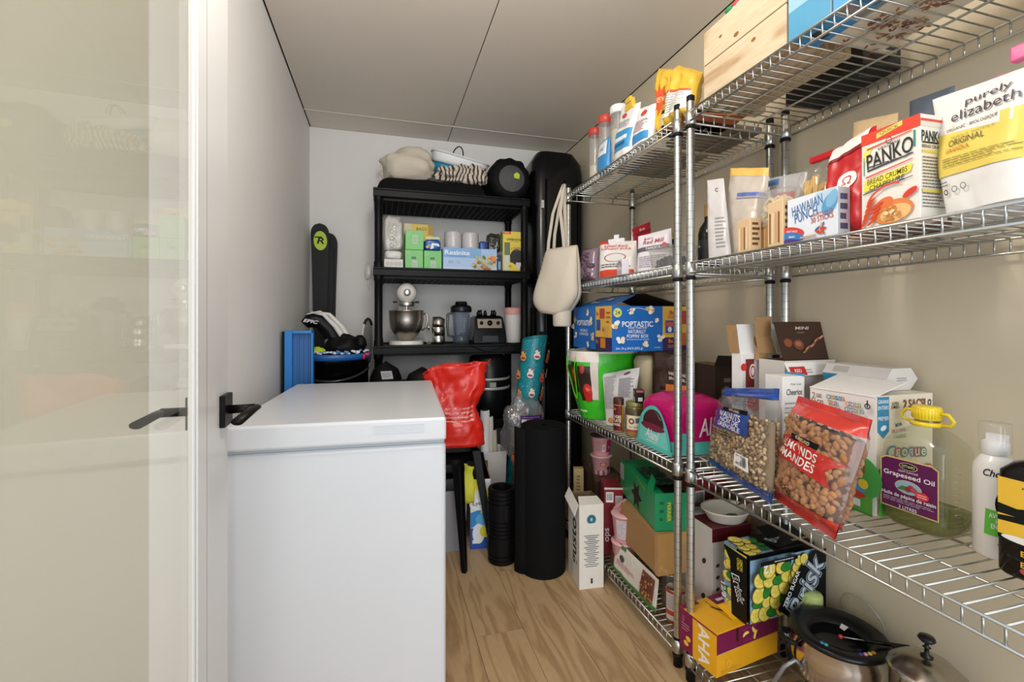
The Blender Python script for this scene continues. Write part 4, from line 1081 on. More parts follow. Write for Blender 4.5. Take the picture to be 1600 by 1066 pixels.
for i in range(16):
    t0, t1 = i / 16, (i + 1) / 16; a, b = strap(t0), strap(t1); dn = V((0, 0, .016)); sd = V((-.004, -.012, 0))
    g.add([a + sd, b + sd, b - sd + V((0, 0, .008)), a - sd + V((0, 0, .008))], [(0, 1, 2, 3)], hd)
g.build('strap', t, solid=.002)
g = G(); g.ball((-.03, 0, .29), (.12, .10, .05), CLEARM, 20, 12, None, .4, 3); o = g.build('plastic_liner', t)
# white pouch
th, S, W, H = pouch('nutrition_pouch', 'white pouch covered in fine print beside the grocery tote', 'bag', (.958, 1.83, Z2), (1.03, 1.735, Z2), (.975, 1.90, .885), (1.08, 1.755, .928), .05, mat('#d4d2d4', .35, 0, 'film', 1, .25), None, True, 41, .004)
p = PS(S, W, H, th); p.lines(.06, .3, .42, .93, 22, '#7a7a7e', 1, .4).lines(.5, .5, .95, .85, 14, '#5a5a60', 2, .45).disc(.25, .09, .016, .012, '#c98a4a').disc(.62, .10, .018, .014, '#c8803a').disc(.7, .93, .014, .005, '#5a2f26', 20).build()
t = thing('beige_cup', 'beige paper tub behind the white pouch', 'tub', (1.155, 1.815, Z2), 0)
G().lathe([(0, 0), (.045, 0), (.058, .25), (.06, .28), (.05, .305), (0, .31)], mat('#c9bb98', .5), 24).build('tub', t)
t = thing('cocoa_tin', 'slim brown cocoa tin with yellow edging in front of the white pouch', 'tin', (.955, 1.715, Z2), 0)
G().lathe([(0, 0), (.0195, 0), (.0195, .115), (0, .115)], mat('#dfae3a', .35, 0, 'paint'), 24, None, True, 1, 1.3).build('tin', t)
G().lathe([(.0205, .113), (.0205, .137), (.018, .14), (0, .14)], mat('#4a2218', .4, 0, 'paint'), 24, None, True, 1, 1.3).build('lid', t)
Sc2 = lambda u, v, off=0: V(((.0195 + off) * math.cos(R(215) + u / .0195), 1.3 * (.0195 + off) * math.sin(R(215) + u / .0195), v))
p = P(lambda u, v, off=0: Sc2(u - .02, v + .005, off), .04, .105, t, curved=True, base=.0006)
p.fr(0, 0, 1, 1, '#64191c').text('CHOKE', .5, .55, '#f0e3c8', .013, .032, 0, .05).text('PLATE', .5, .40, '#f0e3c8', .013, .032, 0, .05).text('MAGIC', .5, .25, '#f0e3c8', .011, .026, 0, .05).disc(.3, .85, .005, .005, '#d8783a').build()
t = thing('nut_butter_jar', 'glass jar with olive coloured lid and cream label beside the cocoa tin', 'jar', (.985, 1.635, Z2), 0)
G().lathe([(0, 0), (.036, 0), (.039, .005), (.039, .10), (.036, .112), (.031, .118)], mat('#a8824a', .1, 0, 'paint'), 30).build('jar', t)
G().lathe([(.035, .117), (.0365, .12), (.0365, .134), (.033, .137), (0, .137)], mat('#8c8a52', .35, .4, 'metal'), 30).build('lid', t)
G().lathe([(.0392, .085), (.0392, .112), (.036, .1135)], mat('#4a4426', .3, 0, 'fabric'), 30).build('neck_band', t)
p = P(lambda u, v, off=0: V(((.039 + off) * math.cos(R(185) + u / .039), (.039 + off) * math.sin(R(185) + u / .039), .02 + v)), .075, .065, t, curved=True, base=.0006)
p.fr(0, 0, 1, 1, '#e3d8bc').fr(.0, 0, 1, .14, '#a8453a').disc(.3, .65, .012, .012, '#7a4a3a', inner=.45).fr(.5, .55, 1, .85, '#4f6a86').text('NUT BUTTER', .5, .3, '#3a3028', .006, .05, 0, .03).build()
t = tree_box('tea_box', 'small black box standing on the jar lid', 'box', (.965, 1.60), .035, .045, .05, Z2 + .138, -20, mat('#141416', .4))
Pf(t, .035, .05).fr(.3, .1, .8, .4, '#d8d4cc').fr(.1, .8, .9, .98, '#a8483a').build('side_print'); Pl(t, .045, .05).disc(.5, .72, .006, .007, '#e8e6e2', inner=.6).fr(.08, .05, .92, .42, '#cfcdc8').lines(.15, .1, .85, .38, 2, '#555').build()
# brown variety bag
th, S, W, H = pouch('snack_sack', 'dark brown glossy snack sack with orange panel behind the pink pack', 'bag', (1.125, 1.73, Z2), (1.215, 1.58, Z2), (1.135, 1.745, .995), (1.22, 1.59, .995), .07, mat('#3a211c', .15, 0, 'film'), None, True, 43, .008)
p = PS(S, W, H, th, rough=.2); p.fr(.42, .25, 1, .60, '#df7420').fr(.42, .20, 1, .25, '#7fb0cf').fr(.6, .40, .98, .50, '#8a5a2c').text('VARIETY PACK', .72, .73, '#e9dcd2', .013, .09, -5, .04).text('ENSEMBLE', .72, .67, '#e9dcd2', .012, .08, -5, .04).build()
t = thing('dark_carton', 'dark brown open carton against the wall behind the rack posts', 'box', (1.235, 1.475, Z2), 0)
open_box(t, .085, .14, .29, mat('#38291f', .55), KRAFTIN)
flap(t, (0, 0, .29), (.085, 0, .29), (.10, -.03, .325), (-.01, -.03, .33), mat('#3c2b20', .55), 'flap', .002)
Pf(t, .085, .29).lines(.5, .1, .9, .85, 7, '#9a8a78', 3, .5).build('side_print')
t = thing('tin_can', 'silver topped can behind the pink pack', 'can', (1.255, 1.405, Z2), 0)
G().lathe([(0, 0), (.038, 0), (.038, .205), (.036, .208), (.034, .205), (0, .204)], mat('#a9a7a2', .3, .9, 'metal'), 28).build('can', t)
# pink drink pack
t = thing('drink_pack', 'pink and teal shrink wrapped drink pack lying behind the two rack posts', 'drinks pack', (.952, 1.335, Z2), 0)
aw, ad, ah = .235, .225, .195
def pk(u, v, off=0):
    # barrel over x/y footprint: u around, v height
    a = u * 2 * PI; c, s_ = math.cos(a), math.sin(a); e = 5
    k = (1 if v < .62 else math.sqrt(max(0, 1 - ((v - .62) / .39) ** 3.2)))
    x = aw / 2 + (aw / 2 * (.35 + .65 * k) + off) * math.copysign(abs(c) ** (2 / e), c); y = ad / 2 + (ad / 2 * (.30 + .70 * k) + off) * math.copysign(abs(s_) ** (2 / e), s_)
    q_ = .005 * noise.noise(V((x * 22, y * 22, v * 5))) * (1 if v > .1 else 0)
    return V((x + q_ * c, y + q_ * s_, ah * v + (.004 * noise.noise(V((x * 15, y * 15, 3))) if v > .9 else 0)))
PK = mat('#c4106a', .2, 0, 'film'); TL_ = mat('#58c7bd', .2, 0, 'film')
g = G(); g.sheet(pk, 64, 10, PK, True, 0, 1, .22, 1); g.sheet(pk, 64, 3, TL_, True, 0, 1, 0, .22); g.sheet(lambda u, v: pk(u, 1) * v + V((aw / 2, ad / 2, ah)) * (1 - v), 48, 2, PK); g.sheet(lambda u, v: pk(u, 0) * v + V((aw / 2, ad / 2, 0)) * (1 - v), 48, 1, TL_); g.build('wrap', t)
Sl = lambda u, v, off=0: V((-.0045 - off - .005 * math.sin(PI * min(1, max(0, u / ad))) + .42 * max(0, v - .11) ** 1.3, ad - u, v))
p = P(Sl, ad, ah, t, curved=True, base=.002)
p.disc(.50, .02, .105, .150, '#58c7bd', 0, 28, 0, 180).disc(.50, .02, .092, .132, '#7bd8cf', 0, 28, 0, 180).disc(.52, .44, .065, .055, '#4a1f26', 0, 24, 0, 180).disc(.50, .40, .075, .014, '#7a2d44').fr(.0, .0, 1, .08, '#58c7bd').text('Alani', .50, .26, '#eef8f6', .036, .085, -4, .03, .35).lines(.35, .10, .65, .16, 1, '#d9f0ec').build('end_panel')
g = G(); g.sheet(lambda u, v: Sl(.03 * 0 + ad * (.2 + .62 * u), ah * (.44 + .10 * v), .003), 8, 3, mat('#4a1f26', .5, 0, 'paint')); 
p = P(lambda u, v, off=0: V((u, -.0052 - off + .30 * max(0, v - .11) ** 1.3, v)), aw, ah, t, curved=True, base=.001)
p.text('Alani', .66, .50, '#f6e6ee', .062, .125, 6, .04, .35).fr(.66, .28, .9, .36, '#8a4a6e', 4).text('NU', .78, .32, '#e8d4de', .008).disc(.12, .10, .05, .06, '#58c7bd', 0, 20, 0, 90).lines(.6, .22, .9, .26, 1, '#b06a8e').build('side_print')
# popcorn box
t = thing('popcorn_box', 'large blue popcorn multipack carton with open lid resting on the tote and sack', 'box', (.935, 1.735, 1.000), 0)
w_, d_, h_ = .37, .40, .195
open_box(t, w_, d_, h_, mat('#1f6fc4', .35), mat('#4b3a2c', .8, 0, 'kraft'))
BL_ = mat('#2273c8', .35)
flap(t, (0, d_, h_), (0, 0, h_), (.14, .05, h_ + .052), (.14, d_ - .03, h_ + .052), BL_, 'lid_flap', .003)
flap(t, (w_, 0, h_), (w_, d_, h_), (.19, d_ - .03, h_ + .06), (.19, .05, h_ + .06), mat('#4b3528', .7, 0, 'kraft'), 'lid_flap', .003)
def pops(p, pts, W_, H_, sd):
    q = random.Random(sd)
    for (x, y, s_) in pts:
        for k in range(6): p.disc(x + q.uniform(-1, 1) * .012 * s_ / W_, y + q.uniform(-1, 1) * .012 * s_ / H_, .009 * s_, .008 * s_, q.choice(['#f2ecd8', '#e8d9a8', '#f8f6ee', '#dfb96a']), 0, 10)
p = Pf(t, w_, h_)
p.fr(.665, .30, 1, 1, '#e9b94a').fr(.665, 0, 1, .30, '#3d2a5e').disc(.07, .85, .020, .020, '#d9e27a').text('24', .07, .85, '#2a6a3a', .018)
p.disc(.33, .60, .09, .07, '#e8f0f8', 0, 24, 55, 125, inner=.97).text('POPTASTIC', .33, .60, '#f6f8fa', .024, .15, 0, .05).text('MORE THAN POP', .33, .515, '#eef3f8', .008, .09, 0, .02).text('NATURALLY', .32, .435, '#f6f8fa', .0155, .085, 0, .02).text("POPPIN' BOX", .33, .335, '#f6f8fa', .0155, .105, 0, .02).lines(.18, .24, .5, .28, 1, '#c9dcf0').text('24x 23 g SACS (552 g)', .22, .06, '#eef3f8', .012, .13, 0, .03).text('Canada', .59, .08, '#d9e6f4', .007)
pops(p, [(.04, .58, 1.1), (.25, .88, .9), (.48, .90, 1.2), (.57, .68, .7), (.10, .26, 1.1), (.43, .17, .9), (.63, .30, 1)], w_, h_, 2)
p.text('8x', .78, .86, '#a8352c', .018).text('8x', .76, .22, '#e0902c', .018).lines(.72, .72, .84, .80, 2, '#a8352c').lines(.72, .06, .84, .14, 2, '#e0902c').fr(.69, .40, .80, .68, '#2458a0').fr(.70, .55, .79, .64, '#d84a3a').disc(.745, .48, .010, .012, '#dfe6ec').fr(.86, .6, .98, .9, '#b5453a').fr(.85, .12, .97, .4, '#c86a2c').build('front_print')
p = Pl(t, d_, h_)
p.fr(.62, .30, 1, 1, '#e9b94a').fr(.62, 0, 1, .30, '#3d2a5e').text('POPTASTIC', .30, .62, '#f6f8fa', .026, .15, 0, .05).text('NATURALLY', .31, .435, '#f6f8fa', .013, .085, 0, .02).text("POPPIN' BOX", .31, .345, '#f6f8fa', .013, .1, 0, .02).fr(.72, .72, .84, .95, '#b5453a').fr(.64, .45, .74, .70, '#2458a0').fr(.80, .30, .92, .55, '#dcae58').fr(.74, .06, .86, .28, '#d88a2c').text('8x', .67, .84, '#a8352c', .018).text('8x', .82, .48, '#a8352c', .018).text('8x', .67, .2, '#e0902c', .018).lines(.88, .6, .97, .9, 3, '#b5453a')
pops(p, [(.05, .70, 1), (.42, .88, .9), (.50, .68, 1.2), (.56, .3, 1.0), (.1, .3, .9), (.44, .1, .8), (.02, .5, 1)], d_, h_, 3)
p.build('side_print')
pf = P(face((0.001, d_, h_ + .001), (0, -1, 0), (.937, 0, .348), (-.348, 0, .937)), d_, .14, t, base=.004)
pops(pf, [(.3, .4, .9), (.62, .6, 1)], d_, .14, 4); pf.text('POPTASTIC', .45, .3, '#e6eff8', .014, .07).build('flap_print')

# ================================================================ BOTTOM SHELF, NEARER RACK
# yellow drink box
t = thing('sparkling_water_box', 'yellow and purple drink carton on the lowest shelf in front of the lemon box', 'box', (.938, 1.112, Z1), 8)
w_, d_, h_ = .262, .146, .128
G().box(0, 0, 0, w_, d_, h_, mat('#f0ae1e', .35)).build('body', t, .001, 1)
PU = '#7c1748'
p = Pf(t, w_, h_); p.fr(0, .52, 1, .98, PU).fr(0, .62, .30, .98, PU).fr(.30, .66, .34, .97, '#3a1a14').lines(.02, .50, .36, .54, 1, '#d9b0a0')
for (x, y, a) in ((.46, .74, 10), (.60, .80, 130), (.62, .66, 60)): p.disc(x, y, .014, .010, '#f6cf3a', a, 14, 0, 200).disc(x, y, .012, .008, '#f9e27a', a, 14, 0, 200)
for k in range(12): p.disc(.42 + .035 * (k % 6), .60 + .28 * (k // 6) + .02 * (k % 3), .0012, .0012, '#d8b0c0', 0, 6)
p.disc(.16, .25, .008, .012, '#f7cf6a', inner=.85).lines(.05, .06, .40, .16, 3, '#b87c14', 2, .2).build()
p = Pl(t, d_, h_); p.fr(0, 0, .38, 1, PU).fr(.38, 0, 1, 1, '#f0ae1e').fr(.36, .96, 1, 1, PU).text('AHA', .68, .5, '#f2efe6', .042, .115, -90, .06).text('AHA', .12, .78, '#b8708c', .010, .02, -90).disc(.2, .22, .010, .008, '#f2c23a').disc(.26, .36, .010, .008, '#f2c23a').lines(.08, .5, .3, .7, 3, '#c890a4').build('side_print')
p = Pt(t, w_, d_, h_); p.fr(0, .88, .26, 1, PU).fr(.44, .70, .72, 1, PU).fr(.50, .78, .62, .86, '#eadde2').fr(.35, .2, .365, .9, '#b67a14').disc(.38, .55, .028, .004, '#2a1a10', -58).build('top_print')
flap(t, (.10, .03, h_ + .001), (.255, .005, h_ + .001), (.255, .075, h_ + .012), (.10, .09, h_ + .010), mat('#f3b426', .35), 'top_flap', .001)
# lemon iced tea box
t = thing('iced_tea_box', 'black lemon iced tea carton standing on the yellow carton against the wall', 'box', (1.062, 1.118, Z1 + .131), 3)
w_, d_, h_ = .265, .10, .205
G().box(0, 0, 0, w_, d_, h_, mat('#121314', .3)).build('body', t, .001, 1)


def lemons(p, n, x0, y0, x1, y1, sd, r=.022):
    q = random.Random(sd)
    p.fr(x0, y0, x1, y1, '#8fb3cf')
    for k in range(n):
        mx_, my_ = r * .9 / p.W, r * .9 / p.H; nx_ = max(1, int(math.sqrt(n * (x1 - x0) * p.W / ((y1 - y0) * p.H)) + .5)); ny2 = max(1, -(-n // nx_))
        x = x0 + mx_ + (x1 - x0 - 2 * mx_) * min(1, max(0, ((k % nx_) + q.uniform(-.2, .2)) / max(1, nx_ - 1))); y = y0 + my_ + (y1 - y0 - 2 * my_) * min(1, max(0, ((k // nx_) + q.uniform(-.2, .2)) / max(1, ny2 - 1))); a = q.uniform(0, 180)
        if k % 3 == 2:
            p.disc(x, y, r * .95, r * .6, '#184f1c', a).disc(x, y, r * .85, r * .5, '#2f8a34', a)
            for j in range(3): p.fr(x - .02 + j * .016, y - .03, x - .016 + j * .016, y + .03, '#1d6123')
        else:
            rr = r * q.uniform(.8, 1.15)
            p.disc(x, y, rr, rr * .92, '#2a2a18', a).disc(x, y, rr * .94, rr * .86, '#e3c62e', a).disc(x, y, rr * .80, rr * .72, '#f2e58e', a)
            for j in range(6): p.disc(x + math.cos(a + j * 1.047) * rr * .4 / p.W, y + math.sin(a + j * 1.047) * rr * .36 / p.H, rr * .30, rr * .15, '#ecd447', math.degrees(a) + j * 60, 10)
    return p


p = Pf(t, w_, h_); lemons(p, 24, 0, 0, .66, .93, 3, .025); lemons(p, 8, .5, .6, .86, 1, 5, .02)
p.poly([(.30, .22), (.78, 1.0), (1, 1), (1, 0), (.52, 0)], '#111214').poly([(.25, .26), (.62, .84), (.66, .80), (.29, .20)], '#0c0d0e').text('ZERO SUGAR', .46, .51, '#eef0f0', .015, .115, 60, .04)
p.text('Brisk', .69, .50, '#8da2b4', .085, .20, 58, .12, .15).text('Brisk', .69, .50, '#15181c', .075, .19, 58, .07, .15).text('Brisk', .69, .50, '#c4d0da', .066, .182, 58, .02, .15)
p.text('\u215212', .12, .90, '#f0f2f4', .024, .035, 0, .03) if False else p.text('12', .10, .88, '#f0f2f4', .024, .03, 180, .05)
p.fr(0, .94, .55, 1, '#141518').lines(.2, .95, .5, .99, 1, '#d0d4d8').build()
p = Pl(t, d_, h_); lemons(p, 10, 0, 0, .5, 1, 7, .019); p.poly([(.12, 1), (.12, .96), (.36, .8), (.42, .0), (1, 0), (1, 1)], '#111214').poly([(.0, 1), (1, .97), (1, 1)], '#d8c83a')
p.text('LEMON', .80, .82, '#e8d43a', .010, .034, -90, .05).text('CITRON', .68, .82, '#e8d43a', .010, .036, -90, .05).text('Brisk', .68, .45, '#f2f4f6', .030, .085, -72, .09, .2).text('Brisk', .68, .45, '#121314', .024, .078, -72, .02, .2).text('12/8', .10, .28, '#eef0f2', .018, .045, -85, .05).build('side_print')
p = Pt(t, w_, d_, h_); lemons(p, 10, 0, 0, .36, 1, 9, .02); p.fr(.40, .0, .43, 1, '#0a0a0a').text('Brisk', .55, .5, '#b8c0c8', .035, .07, 30, .06).fr(.7, .1, .95, .2, '#b49a5a').lines(.5, .7, .95, .95, 2, '#9aa0a6').build('top_print')
flap(t, (.12, .01, h_ + .002), (.262, .01, h_ + .002), (.262, .098, h_ + .028), (.13, .098, h_ + .028), mat('#141517', .3), 'lid_flap', .0015)

# electric fondue pot
t = thing('fondue_pot', 'polished steel electric fondue pot with a black splash ring on the lowest shelf', 'pot', (1.200, .953, Z1), 0)
G().lathe([(.03, 0), (.075, 0), (.078, .012), (.060, .02), (.058, .045), (.078, .055)], mat('#161618', .4, 0, 'leather'), 36).build('base', t)
G().lathe([(.02, .05), (.085, .055), (.104, .085), (.112, .12), (.110, .155), (.104, .178), (.106, .184), (.100, .184), (.097, .178), (.098, .10), (.06, .06)], STEEL, 48).build('pot', t)
G().lathe([(.108, .180), (.114, .184), (.116, .192), (.108, .197), (.080, .194), (.062, .180), (.060, .174), (.072, .172), (.10, .178)], mat('#141416', .3, 0, 'paint'), 48, None, True, 1, 1, True).build('splash_ring', t)
G().lathe([(.0, .150), (.060, .152), (.075, .168)], mat('#1b1b1d', .12, 0, 'paint'), 40).build('inner_bowl', t)
for a in (150, 330):
    c, s_ = math.cos(R(a)), math.sin(R(a)); n_ = V((-s_, c, 0)); o_ = V((c, s_, 0))
    g = G(); g.tube([o_ * .108 + n_ * .03 + V((0, 0, .160)), o_ * .132 + n_ * .026 + V((0, 0, .163)), o_ * .140 + V((0, 0, .164)), o_ * .132 - n_ * .026 + V((0, 0, .163)), o_ * .108 - n_ * .03 + V((0, 0, .160))], .0065, mat('#18181a', .45, 0, 'leather'), 10)
    g.tube([o_ * .126 + V((0, 0, .155)), o_ * .118 + V((0, 0, .09))], .006, mat('#18181a', .45, 0, 'leather'), 8); g.build('handle', t)
g = G()
for k, a in enumerate((196, 202, 258, 266, 274, 250)):
    r_ = .090; g.ball((r_ * math.cos(R(a)), r_ * math.sin(R(a)), .196), (.0055, .0055, .004), mat(['#2f6fb0', '#2a9a98', '#e8a0b4', '#d8d860', '#e8862e', '#4a3a8a'][k], .2, 0, 'paint'), 12, 8)
g.build('colour_marks', t)
t2 = thing('fondue_fork', 'fondue fork with black handle and red tip lying across the fondue pot', 'fork', (1.20, .90, Z1 + .200), -22)
G().tube([(-.03, .012, .003), (.03, .0, .0035)], .0016, CHROME, 8).build('shaft', t2)
G().tube([(.02, .002, .0035), (.115, -.016, .006)], [.0045, .0055], BLKG, 10).build('handle', t2)
G().ball((-.034, .013, .003), .0055, mat('#c9322c', .25, 0, 'paint'), 12, 8).build('tip', t2)
t2 = thing('paper_scrap', 'small white paper tag lying on the fondue pot', 'paper', (1.222, .955, Z1 + .1975), 20)
G().quad((-.012, -.006, 0), (.012, -.008, .001), (.010, .008, .004), (-.01, .006, .002), mat('#e8e6e2', .5), .0006).build('paper', t2)
# power cord
g = G(); g.tube([(1.035, 1.02, Z1 + .008), (1.03, 1.0, Z1 + .055), (1.05, .985, Z1 + .105), (1.075, .975, Z1 + .125), (1.09, .97, Z1 + .11)], .0055, mat('#8b8d8f', .35, .6, 'metal'), 8)
o = tag(g.build('curved_rod'), 'bent grey metal rod arching beside the fondue pot', 'rod')
# bottle
t = thing('squeeze_bottle', 'bottle with pale green flip cap behind the fondue pot', 'bottle', (1.262, 1.082, Z1), 0)
G().lathe([(0, 0), (.022, 0), (.024, .01), (.024, .16), (.020, .18)], mat('#cfd6a8', .3, 0, 'paint'), 24).build('bottle', t)
g = G().lathe([(.026, .178), (.0265, .182), (.0265, .208), (.024, .214), (0, .216)], mat('#c5d68a', .35, 0, 'paint'), 28); g.box(-.034, -.008, .188, -.022, .008, .206, mat('#c5d68a', .35, 0, 'paint')); g.build('flip_cap', t)
# glass lid
t = thing('glass_bowl', 'clear glass bowl turned on edge against the wall behind the pot', 'bowl', (1.328, .985, Z1 + .186), 0)
Mx = Matrix.Rotation(R(78), 4, 'Y')
G().lathe([(.062, .004), (.064, .0), (.066, .003), (.063, .006), (.045, -.014), (.0, -.018)], GLASS, 40, Mx).build('bowl', t)
G().lathe([(.0632, -.001), (.0662, -.002), (.0662, .003), (.0632, .004)], mat('#b9bdb4', .08, 0, 'clear', .45), 40, Mx, True, 1, 1, True).build('rim', t)
# second pot
t = thing('steel_saucepan', 'small steel pan with domed lid and black knob at the lower right', 'pot', (1.213, .750, Z1), 0)
G().lathe([(0, 0), (.062, 0), (.067, .008), (.070, .225), (.073, .228), (.068, .228), (.066, .01)], STEEL, 44).build('pan', t)
G().lathe([(.074, .228), (.074, .233), (.068, .238), (.048, .256), (.025, .265), (0, .267)], mat('#b8b2a8', .22, 1, 'metal'), 44).build('lid', t)
G().lathe([(.010, .266), (.012, .268), (.005, .272), (.004, .286), (.008, .288), (.004, .291), (.004, .298), (.012, .301), (.017, .307), (.014, .313), (0, .315)], mat('#151515', .3, 0, 'paint'), 24).build('knob', t)

# ================================================================ BOTTOM SHELF, AROUND THE POSTS
t = tree_box('coffee_pod_box', 'tall white and maroon carton printed with coffee beans behind the lemon box', 'box', (1.078, 1.300), .16, .20, .335, Z1, 0, mat('#d6d2ce', .4))
p = Pf(t, .16, .335); p.fr(0, .86, 1, 1, '#5c1420').fr(0, 0, 1, .12, '#5c1420')
for y in (.62, .5, .38, .26): p.disc(.14, y, .008, .006, '#3a2620', 30).disc(.14, y, .006, .0015, '#7a5648', 30)
p.build(); p = Pl(t, .20, .335)
for (x, y, a) in ((.8, .62, 50), (.78, .25, 50), (.35, .45, 20)): p.disc(x, y, .013, .008, '#1f1614', a).disc(x, y, .011, .002, '#5a4238', a)
p.build('side_print'); p = Pt(t, .16, .20, .335); p.fr(0, 0, 1, 1, '#5c1420').fr(.1, .55, .5, .85, '#d9d4d0').lines(.15, .6, .45, .8, 4, '#555').build('top_print')
t = thing('paper_bowl', 'white oval paper bowl with green sticker on top of the coffee pod carton', 'bowl', (1.178, 1.35, Z1 + .337), 0)
G().lathe([(0, .004), (.060, .0), (.065, .004), (.082, .035), (.090, .040), (.089, .043), (.080, .039), (.060, .008), (0, .008)], mat('#dcd6ca', .5), 40, None, True, 1, .82).build('bowl', t)
p = P(lambda u, v, off=0: V((-.05 + u, -.03 + v, .009 + off)), .1, .06, t); p.disc(.78, .55, .022, .014, '#2c5a38').fr(.25, .55, .6, .7, '#6a6a66').lines(.1, .2, .6, .5, 3, '#77736c').build('sticker')
t = thing('open_kraft_carton', 'brown open carton behind the paper bowl', 'box', (1.246, 1.37, Z1), 0)
open_box(t, .06, .12, .37, KRAFT, KRAFTIN); flap(t, (0, 0, .37), (.06, 0, .37), (.07, -.05, .41), (.0, -.045, .42), mat('#5a4230', .8, 0, 'kraft'), 'flap', .002)
t = thing('red_carton', 'dull red carton raised above the coffee pod carton', 'box', (1.170, 1.52, Z1), 0)
G().box(0, 0, 0, .11, .12, .44, mat('#7c2a2c', .45)).build('body', t, .001, 1)
flap(t, (-.01, -.002, .44), (.11, -.002, .44), (.12, -.06, .41), (-.03, -.06, .405), mat('#8c3234', .45), 'flap', .002)
Pf(t, .11, .44).barcode(.1, .7, .5, .85).build()
# cardboard box and green box
t = thing('shipping_box', 'plain brown shipping box under the green carton', 'box', (.952, 1.428, Z1 + .124), -4)
w_, d_, h_ = .205, .30, .15
G().box(0, 0, 0, w_, d_, h_, mat('#a67f50', .75, 0, 'kraft')).build('body', t, .0015, 1)
g = G(); tp = mat('#b78d54', .2, 0, 'film')
g.box(-.0006, -.0006, .0, .06, -.0002, h_, tp); g.box(-.0006, -.0006, 0, -.0002, .02, h_, tp); g.box(w_ - .05, -.0006, 0, w_, -.0002, h_, tp); g.box(.08, -.0006, h_ - .04, .13, .0, h_ + .0004, tp); g.box(.08, 0, h_, .13, d_, h_ + .0005, tp); g.build('packing_tape', t)
t = thing('green_drink_box', 'green drink carton with a dark star cut out lying on the shipping box', 'box', (.955, 1.450, Z1 + .276), -11.6)
w_, d_, h_ = .125, .40, .137
GN = mat('#0f8f57', .35)
G().box(0, 0, 0, w_, d_, h_, GN).build('body', t, .001, 1)
p = Pl(t, d_, h_); p.fr(.0, .45, .12, .95, '#b9bdb6').lines(.02, .5, .1, .9, 5, '#777')
star = []
for k in range(12):
    a = 2 * PI * k / 12; r_ = (.064 if k % 2 == 0 else .032); star.append((.52 + r_ * math.cos(a) / d_, .42 + r_ * math.sin(a) / h_))
p.poly([(.52 + (x - .52) * 1.12, .42 + (y - .42) * 1.12) for x, y in star], '#4aa777').poly(star, '#1a1412').poly([(.5, 1), (.75, .8), (.78, .84), (.55, 1)], '#8aa83a').build('side_print')
p = Pf(t, w_, h_); p.text('PERRIER', .42, .5, '#d8d23a', .014, .07, -90, .04).text('GREEN', .56, .5, '#0a4a2e', .014, .06, -90, .04).lines(.14, .2, .26, .85, 3, '#0a5a38').build()
g = G(); g.sheet(lambda u, v: V((.02 + .09 * u, .06 + .2 * v, h_ + .002 + .012 * noise.noise(V((u * 4, v * 6, 1))) + .01)), 12, 14, mat('#1c3a2c', .12, 0, 'film')); g.build('torn_wrap', t, solid=.001)
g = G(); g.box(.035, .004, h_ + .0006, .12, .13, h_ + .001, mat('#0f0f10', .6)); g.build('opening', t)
flap(t, (.002, .02, h_), (.002, .075, h_), (.022, .085, h_ + .045), (.018, .04, h_ + .035), GN, 'torn_flap', .0015)
p = P(face((.0005, .072, h_ + .004), (.1, -1, 0), (.45, 0, .89), (-.89, 0, .45)), .05, .04, t); p.disc(.5, .4, .009, .010, '#e2ece6').disc(.5, .4, .005, .006, '#0f8f57').build('flap_print')
# nut bag lying under it
th, S, W, H = pouch('nut_mix_bag', 'white and green snack bag squashed below the shipping box', 'bag', (.942, 1.765, Z1), (.942, 1.425, Z1), (.955, 1.765, Z1 + .118), (.955, 1.425, Z1 + .112), .022, mat('#ddd6cc', .35, 0, 'film'), None, True, 51, .003)
p = PS(S, W, H, th); p.fr(0, 0, 1, .12, '#3c7a34').fr(0, .88, .35, 1, '#3c7a34').fr(.0, .12, .14, .85, '#6a3a34').fr(.72, .12, .95, .9, '#7a4a34').disc(.30, .6, .018, .012, '#4a3444').lines(.2, .3, .6, .5, 3, '#b86a5a')
for k in range(40): p.disc(.74 + rnd.random() * .2, .15 + rnd.random() * .7, .005, .004, rnd.choice(['#8a3434', '#b8874a', '#c9a262', '#6a2a2a']), 0, 8)
p.build()
t = thing('soup_can', 'white and red food can at the near end of the lowest shelf', 'can', (.985, 1.372, Z1), 0)
G().lathe([(0, 0), (.031, 0), (.0325, .003), (.0325, .107), (.031, .110)], mat('#a3252a', .3, 0, 'paint'), 30).build('can', t)
G().lathe([(.031, .109), (.0325, .112), (.030, .114), (.029, .109), (0, .109)], mat('#b8b8b8', .25, 1, 'metal'), 30).build('rim', t)
p = P(lambda u, v, off=0: V(((.0325 + off) * math.cos(R(170) + u / .0325), (.0325 + off) * math.sin(R(170) + u / .0325), v)), .08, .11, t, curved=True, base=.0005)
p.fr(0, .40, 1, .93, '#cfcbc8').fr(0, .10, 1, .26, '#cfc5c0').lines(.08, .45, .7, .9, 8, '#77706e').fr(.0, .26, 1, .40, '#b8432c').build()
t = thing('ringed_tin', 'round tin with a ridged silver lid behind the soup can', 'can', (1.035, 1.318, Z1), 0)
t.location.x = 1.02; t.location.y = 1.455
G().lathe([(0, 0), (.028, 0), (.028, .118)], mat('#8b8784', .35, .5, 'metal'), 28).build('tin', t)
G().lathe([(.029, .112), (.031, .114), (.031, .119), (.026, .118), (.020, .116), (.016, .118), (0, .116)], mat('#c2c2c0', .25, 1, 'metal'), 28).build('lid', t)

